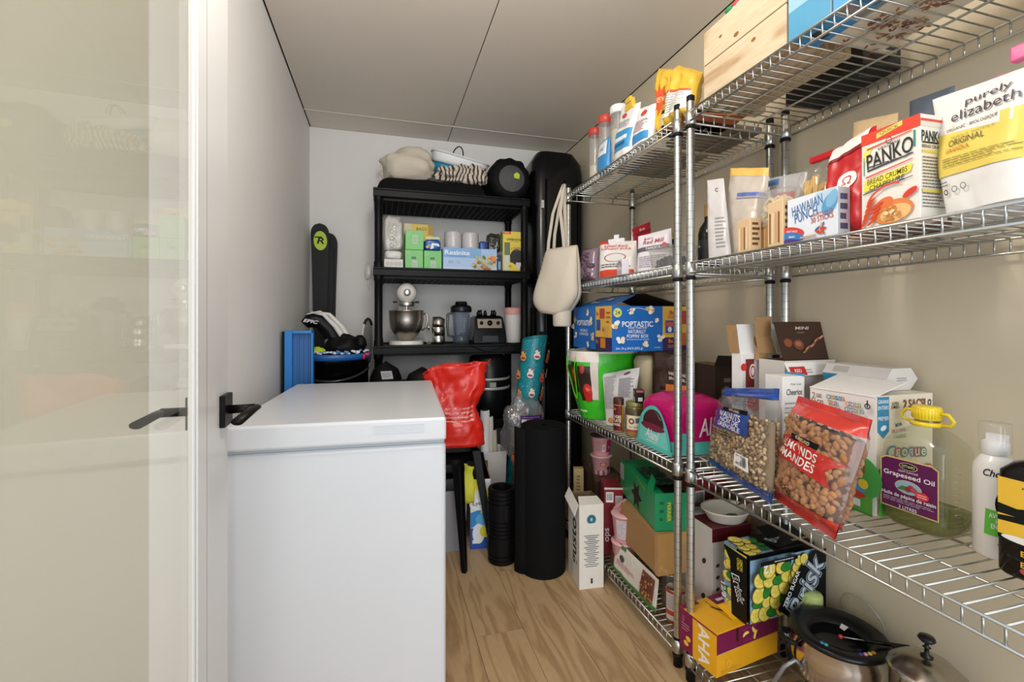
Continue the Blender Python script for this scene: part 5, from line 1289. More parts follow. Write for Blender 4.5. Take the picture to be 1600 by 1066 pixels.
# ================================================================ BOTTOM SHELF, FARTHER RACK
t = thing('maroon_carton', 'maroon carton with white label standing behind the noodle cups', 'box', (.950, 1.835, Z1), -18)
G().box(0, 0, 0, .085, .12, .30, mat('#7e1724', .4)).build('body', t, .001, 1)
p = Pf(t, .085, .30); p.barcode(.10, .78, .48, .93).fr(.58, .62, .95, .88, '#c9c1c0').lines(.6, .64, .92, .86, 8, '#5a5458').text('ops', .2, .30, '#e6dede', .026, .06, 90, .03).fr(0, .97, 1, 1, '#cfc4bc').build()
t = thing('open_snack_carton', 'open brown carton under the stacked noodle cups', 'box', (.975, 1.975, Z1), -8)
G().box(.0, 0, 0, .16, .20, .275, mat('#35201a', .55)).build('body', t, .001, 1)
g = G(); g.box(.004, .004, .2755, .156, .196, .2765, mat('#5a4632', .8, 0, 'kraft')); g.build('inner_tray', t)
flap(t, (0, .2, .275), (0, .0, .275), (-.02, -.02, .335), (-.02, .14, .36), mat('#4a2a22', .55), 'flap', .002)
t = tree_box('tan_carton', 'small tan carton near the far rack post', 'box', (.935, 2.135), .05, .04, .29, Z1, -20, mat('#b9a06c', .5)); Pf(t, .05, .29).lines(.3, .55, .7, .9, 6, '#6a5632', 3, .5).build()


def cup_geo(seed):
    pass


def noodle_cup(name, label, x, y, z, style=0, rot=None, h=.112):
    t = thing(name, label, 'noodle cup', (x, y, z), 0, 'pink noodle cups on the lowest shelf', rot)
    G().lathe([(0, 0), (.038, 0), (.040, .003), (.051, h - .006), (.054, h - .004), (.054, h)], mat('#dfa5ab', .4, 0, 'paint'), 32).build('cup', t)
    G().lathe([(.0545, h - .003), (.0555, h), (.053, h + .002), (0, h + .0022)], mat('#e3b3b6' if style != 2 else '#4a2a26', .35, 0, 'paint'), 32).build('lid', t)
    def S(u, v, off=0):
        r_ = .040 + .011 * v / h + off + .0004; a = R(200) + u / .046
        return V((r_ * math.cos(a), r_ * math.sin(a), v))
    p = P(S, .10, h, t, curved=True, base=.0006)
    if style == 0: p.fr(.0, .18, 1, .88, '#cbc3c9').lines(.05, .22, .9, .84, 9, '#8f8590')
    if style == 1: p.disc(.45, .62, .016, .012, '#a8432e').disc(.45, .62, .012, .009, '#dba070').disc(.75, .4, .012, .009, '#5a3a34')
    if style == 2: p.barcode(.42, .25, .55, .6).fr(.62, .2, .95, .85, '#a81c5a').text('X', .78, .45, '#f0dfe6', .012, rot=0).lines(.1, .25, .38, .8, 6, '#9a7078')
    if style in (1,):
        for k in range(7): p.fr(.02 + .14 * k, .02, .10 + .14 * k, .28, '#b8485a' if k % 2 else '#e8c3c0')
    p.build()
    if style in (0, 3):
        q = P(lambda u, v, off=0: V((u, v, h + .0028 + off)), .1, .1, t); q.disc(0.1, 0.0, .030, .026, '#d8704a').disc(.1, .0, .020, .018, '#e8b080').disc(.2, .1, .012, .006, '#c43a2c', 30).disc(-.1, -.1, .012, .005, '#c43a2c', -20).build('lid_print')
    return t


noodle_cup('noodle_cup', 'pink noodle cup at the bottom of the front stack', .985, 1.722, Z1, 1)
noodle_cup('noodle_cup', 'pink noodle cup with fine print on top of the front stack', .985, 1.722, Z1 + .1155, 0)
noodle_cup('noodle_cup', 'pink noodle cup tipped over behind the front stack', 1.085, 1.80, Z1 + .135, 3, (R(0), R(-42), R(20)))
noodle_cup('noodle_cup', 'lower pink noodle cup on the open brown carton', 1.055, 2.07, Z1 + .2785, 1, None, .092)
noodle_cup('noodle_cup', 'upper pink noodle cup with magenta label near the far post', 1.055, 2.07, Z1 + .2785 + .0955, 2, None, .095)

# ================================================================ FLOOR
t = thing('meal_kit_box', 'tall white carton with dark blue sideways lettering on the floor by the rack', 'box', (.797, 1.762, 0), -5)
w_, d_, h_ = .108, .145, .355
open_box(t, w_, d_, h_, mat('#e6e1d8', .5), mat('#7a664a', .8, 0, 'kraft'))
flap(t, (0, .135, h_ + .03), (0, .01, h_ - .002), (-.02, .0, h_ - .045), (-.022, .13, h_ - .01), mat('#e8e3da', .5), 'side_flap', .002)
flap(t, (0, 0, h_), (w_, 0, h_), (w_ - .01, .05, h_ + .015), (.012, .05, h_ + .018), mat('#ded8ce', .5), 'front_flap', .002)
p = Pf(t, w_, h_); p.disc(.5, .82, .0205, .0205, '#1f6c80').disc(.5, .82, .018, .018, '#3a8296', inner=.9).text('8', .5, .82, '#dcebee', .014).fr(.35, .765, .65, .775, '#dcebee')
for k in range(17): p.fr(.5 - (.24 + .08 * math.sin(k * 2.1)), .26 + k * .023, .5 + (.24 + .08 * math.sin(k * 2.1)), .267 + k * .023, '#4a525c')
p.disc(.5, .11, .005, .005, '#1d2c44').disc(.5, .08, .005, .006, '#1d2c44').build()
p = Pl(t, d_, h_); p.text('gusto', .62, .50, '#1c3350', .075, .20, 90, .05).lines(.2, .03, .45, .22, 8, '#8a8a88').build('side_print')
p = P(face((-.0205, .128, h_ - .045), (0, -1, 0), (.45, 0, .9), (-.9, 0, .45)), .13, .05, t, base=.003); p.text('gusto', .45, .5, '#1c2c44', .013, .04, 0, .04).disc(.2, .5, .004, .007, '#1c2c44').build('flap_print')

# yoga mat
t = thing('yoga_mat', 'black rolled exercise mat standing upright on the floor', 'mat', (.705, 1.968, 0), 0)
g = G(); mh = .655; MT = mat('#0b0b0c', .85, 0, 'foam')
pts = []
for i in range(150):
    a = i / 150 * 2 * PI * 5.2; r_ = .022 + .0178 * a / (2 * PI); pts.append((r_ * math.cos(a + .9), r_ * math.sin(a + .9)))
aend = math.atan2(pts[-1][1], pts[-1][0])
th_ = .0145
outer = []; inner = []
for i, (x, y) in enumerate(pts):
    L = math.hypot(x, y); outer.append((x, y)); inner.append((x * (L - th_) / L, y * (L - th_) / L))
n = len(pts)
vs = [(x, y, 0) for x, y in outer] + [(x, y, 0) for x, y in inner] + [(x, y, mh) for x, y in outer] + [(x, y, mh) for x, y in inner]
fs = []
for i in range(n - 1):
    fs += [(i, i + 1, 2 * n + i + 1, 2 * n + i), (n + i + 1, n + i, 3 * n + i, 3 * n + i + 1), (2 * n + i, 2 * n + i + 1, 3 * n + i + 1, 3 * n + i), (i + 1, i, n + i, n + i + 1)]
fs += [(n - 1, 2 * n - 1, 4 * n - 1, 3 * n - 1)]
g.add(vs, fs, MT, True); o = g.build('rolled_mat', t)
md = o.modifiers.new('es', 'EDGE_SPLIT'); md.split_angle = R(50)
g = G()
def fl_(u, v, k=0):
    x = -.112 - .03 * u + k; y = .03 - .055 + .10 * (u - .3); return V((x - .004 * math.sin(v * 3), y - .04 * u, mh * (.985 - .0 * u) * v + .002))
g.sheet(lambda u, v: V((-.084 - .042 * u, -.030 + .035 * u - .012 * math.sin(PI * u), .004 + (mh - .014 + .01 * u) * v)), 6, 10, MT); g.build('loose_end', t, solid=.007)
# foam roller
t = thing('foam_roller', 'black ribbed foam roller standing on the floor beside the mat', 'foam roller', (.545, 2.085, 0), 0)
g = G(); FR = mat('#0c0c0d', .5, 0, 'foam'); RR = .0655; RH = .345
prof = [(.046, 0), (.062, 0), (.064, .004)]
z = .004
for seg_h in (.018, .018, .082, .017, .017, .017, .017, .082, .018, .018, .018):
    prof += [(RR, z + .003), (RR, z + seg_h - .003), (.0605, z + seg_h - .001), (.0605, z + seg_h + .001)]; z += seg_h + .001
k_ = RH / (z + .004); prof = [(r_, zz * k_) for r_, zz in prof] + [(.062, RH), (.046, RH), (.046, 0)]
g.lathe(prof, FR, 40, None, False); g.build('roller', t)
for a in range(0, 360, 45):
    for z0, z1 in ((.045, .125), (.20, .28)):
        G().box(RR - .001, -.012, z0, RR + .002, .012, z1, FR, Matrix.Rotation(R(a), 4, 'Z')).build('grip_block', t, .001, 1)
# wipes carton, crate, stools, bin
t = thing('wipes_carton', 'blue yellow and white open cleaning wipes carton behind the foam roller', 'box', (.42, 2.22, 0), -8)
w_, d_, h_ = .10, .15, .345
open_box(t, w_, d_, h_, mat('#e8e8e4', .4), KRAFTIN)
flap(t, (w_, 0, h_), (w_, d_, h_), (w_ - .02, d_, h_ + .06), (w_ - .015, 0, h_ + .05), KRAFT, 'flap', .002); flap(t, (0, d_, h_), (w_, d_, h_), (w_, d_ + .02, h_ + .04), (0, d_ + .02, h_ + .04), mat('#54432e', .8, 0, 'kraft'), 'flap', .002)
p = Pf(t, w_, h_); p.fr(0, 0, 1, .30, '#1f4fa8').poly([(0, .30), (1, .42), (1, .62), (0, .52)], '#2f8ad0').poly([(0, .72), (.6, .95), (.6, 1), (0, 1)], '#f0e04a').poly([(.5, .5), (1, .6), (1, .9), (.6, .8)], '#f0e04a').disc(.45, .64, .05, .03, '#f2f2ee').text('Lysol', .42, .65, '#2a5a9a', .026, .06, 5, .05).disc(.6, .42, .035, .03, '#58b0e0').disc(.4, .22, .03, .05, '#e9eef2').fr(.1, .08, .5, .13, '#eeeeee').disc(.75, .25, .03, .03, '#e8d83a').build()
t = thing('grey_bin', 'grey plastic bin on the floor under the stools', 'bin', (.250, 2.215, 0), 0)
g = G(); g.add([(0.01, .01, 0), (.14, .01, 0), (.14, .16, 0), (.01, .16, 0), (0, 0, .30), (.155, 0, .30), (.155, .17, .30), (0, .17, .30)], [(0, 1, 5, 4), (1, 2, 6, 5), (2, 3, 7, 6), (3, 0, 4, 7), (3, 2, 1, 0)], mat('#9b9da3', .5, 0, 'paint')); g.build('bin', t, 0, 1, .003)
t2 = thing('cleaning_cloth', 'bright yellow cloth draped over the grey bin', 'cloth', (.385, 2.21, .0), 0)
g = G(); g.sheet(lambda u, v: V((.0 + .05 * u + .012 * noise.noise(V((u * 3, v * 3, 1))), -.006 - .010 * math.sin(v * 6) - .0, .235 + .20 * v * (1 - .15 * u) + .01 * noise.noise(V((u * 5, v * 5, 2))))), 10, 14, mat('#d8d63a', .6, 0, 'fabric')); g.build('cloth', t2, solid=.003)


def stool(label, x, y, h, rz):
    t = thing('stool', label, 'stool', (x, y, 0), rz, 'stacked black stools beside the freezer')
    SM = mat('#0a0b0e', .4, 0, 'leather')
    g = G(); s_ = .125
    pts = [(s_ * math.copysign(abs(math.cos(a)) ** .5, math.cos(a)), s_ * math.copysign(abs(math.sin(a)) ** .5, math.sin(a))) for a in [2 * PI * k / 32 for k in range(32)]]
    g.prism(pts, h - .022, h, SM); g.build('seat', t, .004, 2)
    for sx in (-1, 1):
        for sy in (-1, 1):
            g = G(); f = .178; a, b = .018, .012
            tx, ty = sx * .105, sy * .105; bx, by = sx * f, sy * f
            vs = []
            for (cx, cy, z, w1) in ((bx, by, 0, .011), (tx, ty, h - .02, .022)):
                vs += [(cx - w1, cy - w1, z), (cx + w1, cy - w1, z), (cx + w1, cy + w1, z), (cx - w1, cy + w1, z)]
            g.add(vs, [(0, 3, 2, 1), (4, 5, 6, 7), (0, 1, 5, 4), (1, 2, 6, 5), (2, 3, 7, 6), (3, 0, 4, 7)], SM); g.build('leg', t, .003, 2)
    return t


stool('lower black stool of the pair beside the freezer', .325, 2.275, .475, -38)
stool('upper black stool of the pair carrying the red bag', .345, 2.32, .515, -3)
# red bag
t = thing('red_carrier_bag', 'crumpled bright red plastic bag standing on the stools', 'bag', (.352, 2.275, .5155), -6)
def rb(u, v, off=0):
    a = u * 2 * PI; c, s_ = math.cos(a), math.sin(a); e = 3.2
    kx = (.148 - .030 * math.sin(PI * min(1, v * 1.15)) + .018 * v) ; ky = .085 * (1 - .35 * v)
    x = (kx + off) * math.copysign(abs(c) ** (2 / e), c); y = (ky + off) * math.copysign(abs(s_) ** (2 / e), s_)
    q_ = V((x * 9, y * 9, v * 3.1)); n1 = noise.noise(q_) * .026 * min(1, v * 5) + abs(noise.noise(q_ * 2.6)) * .026 * min(1, v * 5)
    top = .405 + .03 * noise.noise(V((c * 1.7, s_ * 1.7, 4))) - .05 * max(0, -c) ** 2
    return V((x - c * n1 - .012 * v + .02 * v * v, y - s_ * n1, top * v))
RD = mat('#d9281c', .3, 0, 'film')
g = G(); g.sheet(rb, 72, 26, RD); g.sheet(lambda u, v: rb(u, 0) * v, 40, 1, RD, False); g.build('bag', t, solid=.0015)
p = P(lambda u, v, off=0: rb(.615 + u / .62, .25 + v / .40, off + .001), .2, .12, t, curved=True, base=.001, rough=.35)
for k, tx in enumerate(('Burnaby 604-435-1155', 'Surrey 604-584-9111', 'Abbotsford 604-853-8600', 'Langley 604-532-5088')):
    p.text(tx, .52, .72 - k * .17, '#f4dcd4', .011, .085, 0, .05)
p.build()
# white bin with rolls, orange bucket, plastic bag
t = thing('white_bin', 'white plastic bin holding paper rolls behind the stools', 'bin', (.530, 2.455, 0), 0)
g = G(); g.add([(0.012, .01, 0), (.128, .01, 0), (.128, .13, 0), (.012, .13, 0), (0, 0, .40), (.14, 0, .40), (.14, .145, .40), (0, .145, .40)], [(0, 1, 5, 4), (1, 2, 6, 5), (2, 3, 7, 6), (3, 0, 4, 7), (3, 2, 1, 0)], mat('#dcd9d6', .4, 0, 'paint')); g.build('bin', t, 0, 1, .003)
g = G(); g.tube([(0, 0, .398), (.14, 0, .398), (.14, .145, .398), (0, .145, .398)], .004, mat('#e6e3e0', .4, 0, 'paint'), 6, True, False); g.build('rim', t)
for k, (x, y, dx, c_, r_, l_) in enumerate(((.563, 2.50, -.008, '#e4e2e4', .026, .62), (.600, 2.52, -.015, '#cfc8be', .022, .58), (.632, 2.53, -.02, '#bdb6ac', .018, .50))):
    t = thing('paper_roll', ('white roll of paper standing in the white bin', 'beige roll of paper in the white bin', 'thin grey roll of paper in the white bin')[k], 'roll', (x, y, .006), 0)
    G().tube([(0, 0, 0), (dx, 0, l_)], r_, mat(c_, .5), 20).build('roll', t)
    G().tube([(dx, 0, l_), (dx * 1.02, 0, l_ + .012)], r_ * .62, BLK, 14).build('core', t)
t = thing('orange_bucket', 'orange plastic bucket mostly hidden behind the mat', 'bucket', (.795, 2.375, 0), 0)
G().lathe([(0, .002), (.095, .0), (.112, .36), (.118, .362), (.118, .40), (.114, .402), (.109, .40)], mat('#d9671c', .4, 0, 'paint'), 36).build('bucket', t)
G().tube([(-.117, -.02, .35), (-.128, -.03, .22), (-.118, -.04, .12), (-.118, -.04, .05)], .0015, mat('#2a2a2a', .5, .5, 'metal'), 6).build('handle_wire', t)
t = thing('cup_bag', 'clear plastic bag of stacked cups with a purple label on the orange bucket', 'bag', (.745, 2.39, .404), 0)
g = G(); g.ball((0, 0, .145), (.115, .085, .155), CRINKLE, 28, 22, None, .38, 3, -.9); g.build('bag', t)
for k, (x, y, z, rx) in enumerate(((-.045, 0, .03, 8), (.035, -.005, .03, -18), (-.02, .02, .12, 0))):
    G().lathe([(.030, 0), (.042, .15), (.044, .152)], CLEARM, 24, Matrix.Translation((x, y, z)) @ Matrix.Rotation(R(rx), 4, 'Y')).build('cup_stack', t)
p = P(lambda u, v, off=0: V((-.045 + u, -.098 - off - .018 * math.sin(PI * min(1, max(0, u / .12))), .175 + v - u * .0)), .12, .052, t, curved=True, base=.001, rough=.25)
p.fr(0, 0, 1, 1, '#4c2568').fr(.05, .12, .52, .62, '#e6e2e6').barcode(.10, .16, .46, .56).lines(.58, .15, .95, .6, 3, '#8f6fb0').lines(.08, .72, .9, .9, 1, '#a98cc4').build()
# wrapping paper
t = thing('wrapping_paper', 'wide roll of turquoise wrapping paper with speckles and small figures leaning by the case', 'roll', (.765, 2.595, .0), 0)
A_ = V((-.02, .0, .012)); B_ = V((.105, -.045, 1.035)); ax = (B_ - A_).normalized(); e1 = V((0, -1, 0)); e1 = (e1 - ax * e1.dot(ax)).normalized(); e2 = ax.cross(e1)
def wp(u, v, off=0):
    a = u / .062; r_ = .062 + .010 * v / 1.03 + off; return A_ + ax * v + (e1 * math.cos(a) + e2 * math.sin(a)) * r_
g = G(); g.sheet(lambda u, v: wp(u * 2 * PI * .062, v * (1.03 + .02 * math.sin(u * 2 * PI))), 36, 6, mat('#1f8f9c', .35)); g.build('paper', t)
p = P(lambda u, v, off=0: wp(u - .10, .55 + v, off), .2, .46, t, curved=True, base=.0008)
q = random.Random(8)
for k in range(110): p.disc(q.random(), q.random(), .0016, .0016, '#d8f0f0', 0, 6)
for k in range(16):
    x, y = (.14 + .26 * (k % 4) + .08 * ((k // 4) % 2)), .06 + .24 * (k // 4) + .04 * (k % 2)
    c_ = ['#d9a45a', '#e8e4dc', '#c8683a', '#e9d9b0'][k % 4]
    p.disc(x, y, .013, .020, c_, 0, 14).disc(x, y + .055, .010, .010, c_, 0, 14).disc(x, y - .01, .010, .007, '#c4282c', 0, 12).disc(x + .02, y + .065, .004, .004, '#2a2a2e', 0, 8).disc(x, y + .085, .007, .007, '#b8242a', 0, 3)
p.build('printed_pattern')
# roof case
t = thing('cargo_case', 'tall black hard case standing on end in the back right corner', 'case', (1.125, 2.93, 0), 0)
def cc(u, v, off=0):
    a = u * 2 * PI; c, s_ = math.cos(a), math.sin(a); e = 4
    k = 1 - max(0, (v - .93) / .07) ** 3 * .30; kb = 1 - max(0, (.03 - v) / .03) ** 2 * .15
    return V(((.185 * k * kb + off) * math.copysign(abs(c) ** (2 / e), c), (.15 * k * kb + off) * math.copysign(abs(s_) ** (2 / e), s_), 2.25 * v - .02 * max(0, v - .9) * c))
CB = mat('#07090d', .2, 0, 'paint')
g = G(); g.sheet(cc, 64, 30, CB); g.sheet(lambda u, v: cc(u, 1) * v + V((0, 0, 2.25)) * (1 - v), 64, 3, CB); g.sheet(lambda u, v: cc(u, 0) * v, 64, 1, CB); g.build('shell', t)
g = G()
for xx in (-.10, .03, .14): g.tube([(xx, -.151, .2), (xx, -.152, 2.05)], .006, CB, 8)
g.build('rib', t)
P(face((-.135, -.1545, 1.86), (1, 0, 0), (0, 0, 1), (0, -1, 0)), .018, .05, t).fr(.0, 0, 1, 1, '#d8d8d8').lines(.2, .2, .8, .8, 3, '#888').build('sticker')
G().box(-.16, -.162, .98, -.10, -.15, 1.06, mat('#1a1c20', .3, 0, 'paint')).build('latch', t, .003, 2)
# canvas tote
t = thing('canvas_tote', 'off white canvas tote bag hanging from the top shelf corner', 'bag', (.835, 2.105, 1.165), -64)
def tt_(u, v, off=0, cl=0):
    a = u * 2 * PI; c, s_ = math.cos(a), math.sin(a); e = 3
    kx = .162 - .066 * v; kx *= (1 - .55 * max(0, 1 - v * 2.8) ** 2); ky = (.055 * (1 - v) ** .5 + .012)
    ky *= (1 - .25 * max(0, 1 - v * 3) ** 2)
    x = (kx + off) * math.copysign(abs(c) ** (2 / e), c); y = (ky + off) * math.copysign(abs(s_) ** (2 / e), s_)
    n1 = .007 * noise.noise(V((x * 12, y * 12, v * 2.5)))
    return V((x + .05 * v - .02 + c * n1, y + s_ * n1, .325 * v + .02 * noise.noise(V((x * 9, 1, 2))) * (1 - v)))
CV = mat('#cdc3b2', .85, 0, 'fabric')
g = G(); g.sheet(tt_, 56, 18, CV); g.sheet(lambda u, v: tt_(u, 0) * v, 40, 3, CV); g.build('bag', t, solid=.0015)
g = G()
for (xo, yo) in ((-.055, -.012), (.055, -.012)):
    pts = [V((xo, yo, .30)), V((xo * .9, yo, .36)), V((xo * .45 + .0, yo * .6, .50)), V((xo * .15 + .03, yo * .3, .60)), V((.04, 0.0, .635))]
    for i in range(4):
        a, b = pts[i], pts[i + 1]; sd = V((.0095, 0, 0)); g.add([a - sd, a + sd, b + sd, b - sd], [(0, 1, 2, 3)], CV)
for (xo, yo) in ((-.04, .014), (.05, .014)):
    pts = [V((xo, yo, .30)), V((xo * .8, yo, .40)), V((xo * .35 + .02, yo * .6, .54)), V((.035, .01, .635)), V((.03, .02, .622))]
    for i in range(4):
        a, b = pts[i], pts[i + 1]; sd = V((.0095, 0, 0)); g.add([a - sd, a + sd, b + sd, b - sd], [(0, 1, 2, 3)], CV)
g.build('strap', t, solid=.0018)
G().lathe([(0, -.062), (.040, -.062), (.044, -.055), (.046, .01), (.048, .04)], CV, 28, Matrix.Translation((.03, 0, 0))).build('bulging_bottom', t)
p = P(lambda u, v, off=0: tt_(.555 + u / .75, v / .325, off), .12, .325, t, curved=True, base=.002); p.fr(.15, .22, .42, .36, '#2f5a44').lines(.1, .5, .5, .9, 6, '#b8ab90').build()

# ================================================================ BEHIND THE FREEZER
t = thing('blue_tub', 'blue plastic tub with black edge standing on end by the left wall', 'tub', (-.445, 2.33, 0), 0)
BB = mat('#1f7fd0', .35, 0, 'paint')
g = G(); H_ = 1.085
g.box(0.012, 0, 0, .135, .010, H_, mat('#2b6cb0', .4, 0, 'paint')); g.box(.012, -.03, 0, .045, .0, H_, BB); g.box(.045, -.03, H_ - .014, .135, 0, H_, BB); g.box(.125, -.03, 0, .135, 0, H_, BB)
g.build('tub', t, .003, 2)
g = G()
for x in (.065, .085, .105): g.box(x, -.012, .7, x + .006, 0, H_ - .02, mat('#2566a8', .4, 0, 'paint'))
g.build('rib', t)
G().box(0, -.02, 0, .0115, .012, H_ - .004, BLK).build('black_edge', t)
t = thing('waste_bin', 'round black bin with a blue rim behind the freezer', 'bin', (-.245, 2.585, 0), 0)
G().lathe([(0, 0), (.155, 0), (.175, .90), (.182, .905), (.184, .93)], BLKG, 48).build('bin', t)
G().lathe([(.182, .93), (.188, .934), (.190, .958), (.184, .962), (.176, .958), (.172, .93)], mat('#1f5fa8', .4, 0, 'paint'), 48, None, True, 1, 1, True).build('rim', t)
g = G(); q = random.Random(6)
for k in range(60):
    a = q.uniform(0, 2 * PI); a = R(200) + q.random() * R(140); r_ = .183 + q.uniform(-.006, .004)
    g.ball((r_ * math.cos(a), r_ * math.sin(a), .966 + q.uniform(-.002, .014)), (.008, .005, .005), mat(q.choice(['#e8e8ea', '#5a8ac0', '#c8d4e0']), .7, 0, 'fabric'), 6, 4)
o = g.build('fringe', t)
G().lathe([(0, .925), (.17, .925)], BLKM, 30).build('dark_contents', t)
g = G(); g.tube([(.184 * math.cos(R(a)), .184 * math.sin(R(a)), .88 - .05 * math.sin(R(a - 200) * 1.3)) for a in range(200, 341, 10)], .007, mat('#2a2c30', .15, 0, 'paint'), 8); g.build('handle_strap', t)
P(face((.098, -.165, .74), (.85, .5, 0), (0, 0, 1), (.5, -.85, 0)), .03, .05, t, base=.006).fr(0, 0, 1, 1, '#9a9a9c').lines(.1, .2, .9, .8, 3, '#444').build('label')
g = G(); g.ball((.17, -.10, .955), (.015, .012, .010), mat('#c62a3a', .4, 0, 'paint'), 12, 8); g.ball((.155, -.125, .945), (.008, .008, .014), mat('#c62a3a', .4, 0, 'paint'), 10, 6); tag(g.build('red_clip'), 'small red clip on the rim of the round black bin', 'clip').location = (-.245, 2.585, 0)
# skis
for k, (x, y, h, lb) in enumerate(((-.378, 3.10, 1.745, 'black ski with yellow green oval emblem, in front of its twin'), (-.335, 3.165, 1.70, 'black ski mostly hidden behind the one with the emblem'))):
    t = thing('ski', lb, 'ski', (x, y, 0), 0, 'pair of skis against the back wall')
    def wd(z):
        f = z / h
        return (.040 + .018 * (2 * f - 1) ** 2) * (1 if f < .955 else math.sqrt(max(0, 1 - ((f - .955) / .045) ** 2.2)))
    g = G(); zs = [0] + [h * i / 30 for i in range(1, 29)] + [h * (1 - .045 * (1 - i / 8)) for i in range(9)]
    zs = sorted(set(zs)); vs = []; fs = []
    for z in zs:
        w1 = wd(z); y_ = .02 * (z / h - .5) ** 2 * 4 - (.03 * max(0, z / h - .92) / .08)
        vs += [(-w1, y_, z), (w1, y_, z), (w1, y_ + .012, z), (-w1, y_ + .012, z)]
    for i in range(len(zs) - 1):
        for j in range(4): fs.append((i * 4 + j, i * 4 + (j + 1) % 4, i * 4 + 4 + (j + 1) % 4, i * 4 + 4 + j))
    g.add(vs, fs, mat('#060608', .55, 0, 'paint')); g.build('ski', t)
    if k == 0:
        p = P(lambda u, v, off=0: V((-.05 + u, .02 * ((1.50 + v) / h - .5) ** 2 * 4 - (.03 * max(0, (1.50 + v) / h - .92) / .08) - .0008 - off, 1.50 + v)), .1, .22, t, base=.0035)
        p.disc(.52, .62, .040, .060, '#b5d034').text('R', .53, .62, '#15161a', .038, .045, 0, .05, .2).fr(.18, .70, .62, .735, '#15161a').build('emblem')
    else:
        g = G(); g.tube([(.03, -.006, .2), (.036, -.006, h - .1)], .003, mat('#3a3c42', .3, .5, 'metal'), 6); g.build('edge', t)
# golf headcover
t = thing('golf_head_cover', 'black and white golf club cover with white lettering leaning over the blue rimmed bin', 'club cover', (-.30, 2.72, .93), 0)
g = G()
cp = [V((.075, -.02, .0)), V((.06, -.02, .07)), V((.02, -.02, .15)), V((-.03, -.03, .20)), V((-.075, -.05, .205)), V((-.10, -.06, .18))]
g.tube(cp, [.055, .058, .055, .048, .042, .026], mat('#0c0d10', .35, 0, 'leather'), 20)
g.build('cover', t)
g = G()
for o_ in (-.016, .014):
    pts = [V((.148 + o_, -.04, .02)), V((.118 + o_, -.05, .09)), V((.07 + o_, -.06, .17)), V((.01 + o_, -.07, .235)), V((-.05 + o_, -.075, .245))]
    g.tube(pts, [.016, .017, .014, .010, .006], mat('#dfddd8', .5, 0, 'fabric'), 10)
g.build('white_panel', t)
g = G(); g.tube([V((-.085, -.098, .235)), V((-.02, -.078, .252)), V((.03, -.07, .21))], .004, mat('#dfddd8', .5, 0, 'fabric'), 8); g.tube([V((.02, -.08, .10)), V((.04, -.09, .02))], [.02, .03], mat('#777579', .4, 0, 'fabric'), 10); g.build('piping', t)
p = P(face((-.108, -.112, .186), (.98, .16, -.08), (.05, .0, 1), (.1, -1, 0)), .09, .03, t, base=.001); p.text('EPIC', .5, .5, '#e6e6e8', .018, .075, -6, .06, .3).build()
t = thing('golf_bag_top', 'black padded golf bag top with neon green patch in the round bin', 'bag', (-.22, 2.60, .927), 0)
g = G(); g.ball((.02, .02, .05), (.10, .06, .075), BLK, 18, 12, None, .35, 5, -.6); g.ball((.105, .03, .08), (.035, .035, .045), BLK, 14, 10, None, .2, 6); g.build('padding', t)
g = G(); g.ball((-.10, -.05, .045), (.035, .02, .022), mat('#b8d81e', .5, 0, 'fabric'), 12, 8, None, .4, 2); g.build('neon_patch', t)
# racket
t = thing('tennis_racket', 'tennis racket seen nearly edge on against the back wall', 'racket', (-.088, 3.05, 0), 74)
zc = .985; g = G(); WHT = mat('#d8d6d0', .4, 0, 'paint')
ring = [V((.115 * math.sin(a), 0, zc + .155 * math.cos(a))) for a in [2 * PI * k / 40 for k in range(40)]]
g.tube(ring, .008, WHT, 8, True); g.tube([V((.115 * math.sin(a), -.001, zc + .156 * math.cos(a))) for a in [R(x) for x in range(-40, 41, 10)]], .0088, mat('#1c1c20', .4, 0, 'paint'), 8)
g.tube([V((-.04, 0, zc - .145)), V((0, 0, zc - .26))], .007, WHT, 8); g.tube([V((.04, 0, zc - .145)), V((0, 0, zc - .26))], .007, WHT, 8); g.build('frame', t)
g = G()
for k in range(-8, 9):
    x = k * .0125; hh = .15 * math.sqrt(max(0, 1 - (x / .112) ** 2)); g.tube([(x, 0, zc - hh), (x, 0, zc + hh)], .0009, mat('#3a3a3c', .5, 0, 'paint'), 4)
for k in range(-11, 12):
    z = k * .0125; hh = .11 * math.sqrt(max(0, 1 - (z / .152) ** 2)); g.tube([(-hh, 0, zc + z), (hh, 0, zc + z)], .0009, mat('#3a3a3c', .5, 0, 'paint'), 4)
g.build('strings', t)
G().tube([(0, 0, zc - .25), (0, 0, .62)], .015, BLK, 12).build('grip', t); G().tube([(0, 0, .62), (0, 0, .02)], .004, BLK, 6).build('strap', t)
for k, (x, y, z, rr, lb) in enumerate(((.02, 2.48, .0, (.085, .09, .0), 'black padded bag with a grey label right behind the freezer'), (.215, 2.58, .0, (.10, .07, .0), 'low black soft bag beside the red bag'))):
    t = thing('duffel_bag', lb, 'bag', (x, y, 0), 0)
    hh = (.92, .875)[k]
    g = G(); Mx = None
    def db(u, v):
        a = u * 2 * PI; kk = 1 if v < .86 else math.sqrt(max(0, 1 - ((v - .86) / .14) ** 2)); n1 = 1 + .07 * noise.noise(V((math.cos(a), math.sin(a), v * 4 + k)))
        return V((rr[0] * math.cos(a) * kk * n1, rr[1] * math.sin(a) * kk * n1, hh * v))
    g.sheet(db, 28, 22, BLK); g.build('bag', t)
    if not k:
        P(face((-.02, -.098, .835), (1, .15, .0), (-.2, .25, 1), (0, -1, 0)), .055, .04, t).fr(0, 0, 1, 1, '#9fa0a4').lines(.1, .2, .9, .8, 3, '#555').build('label')

# ================================================================ ON THE BLACK SHELF
B2, B3, B4, B5 = 1.4455, .9845, .5185, 1.9065
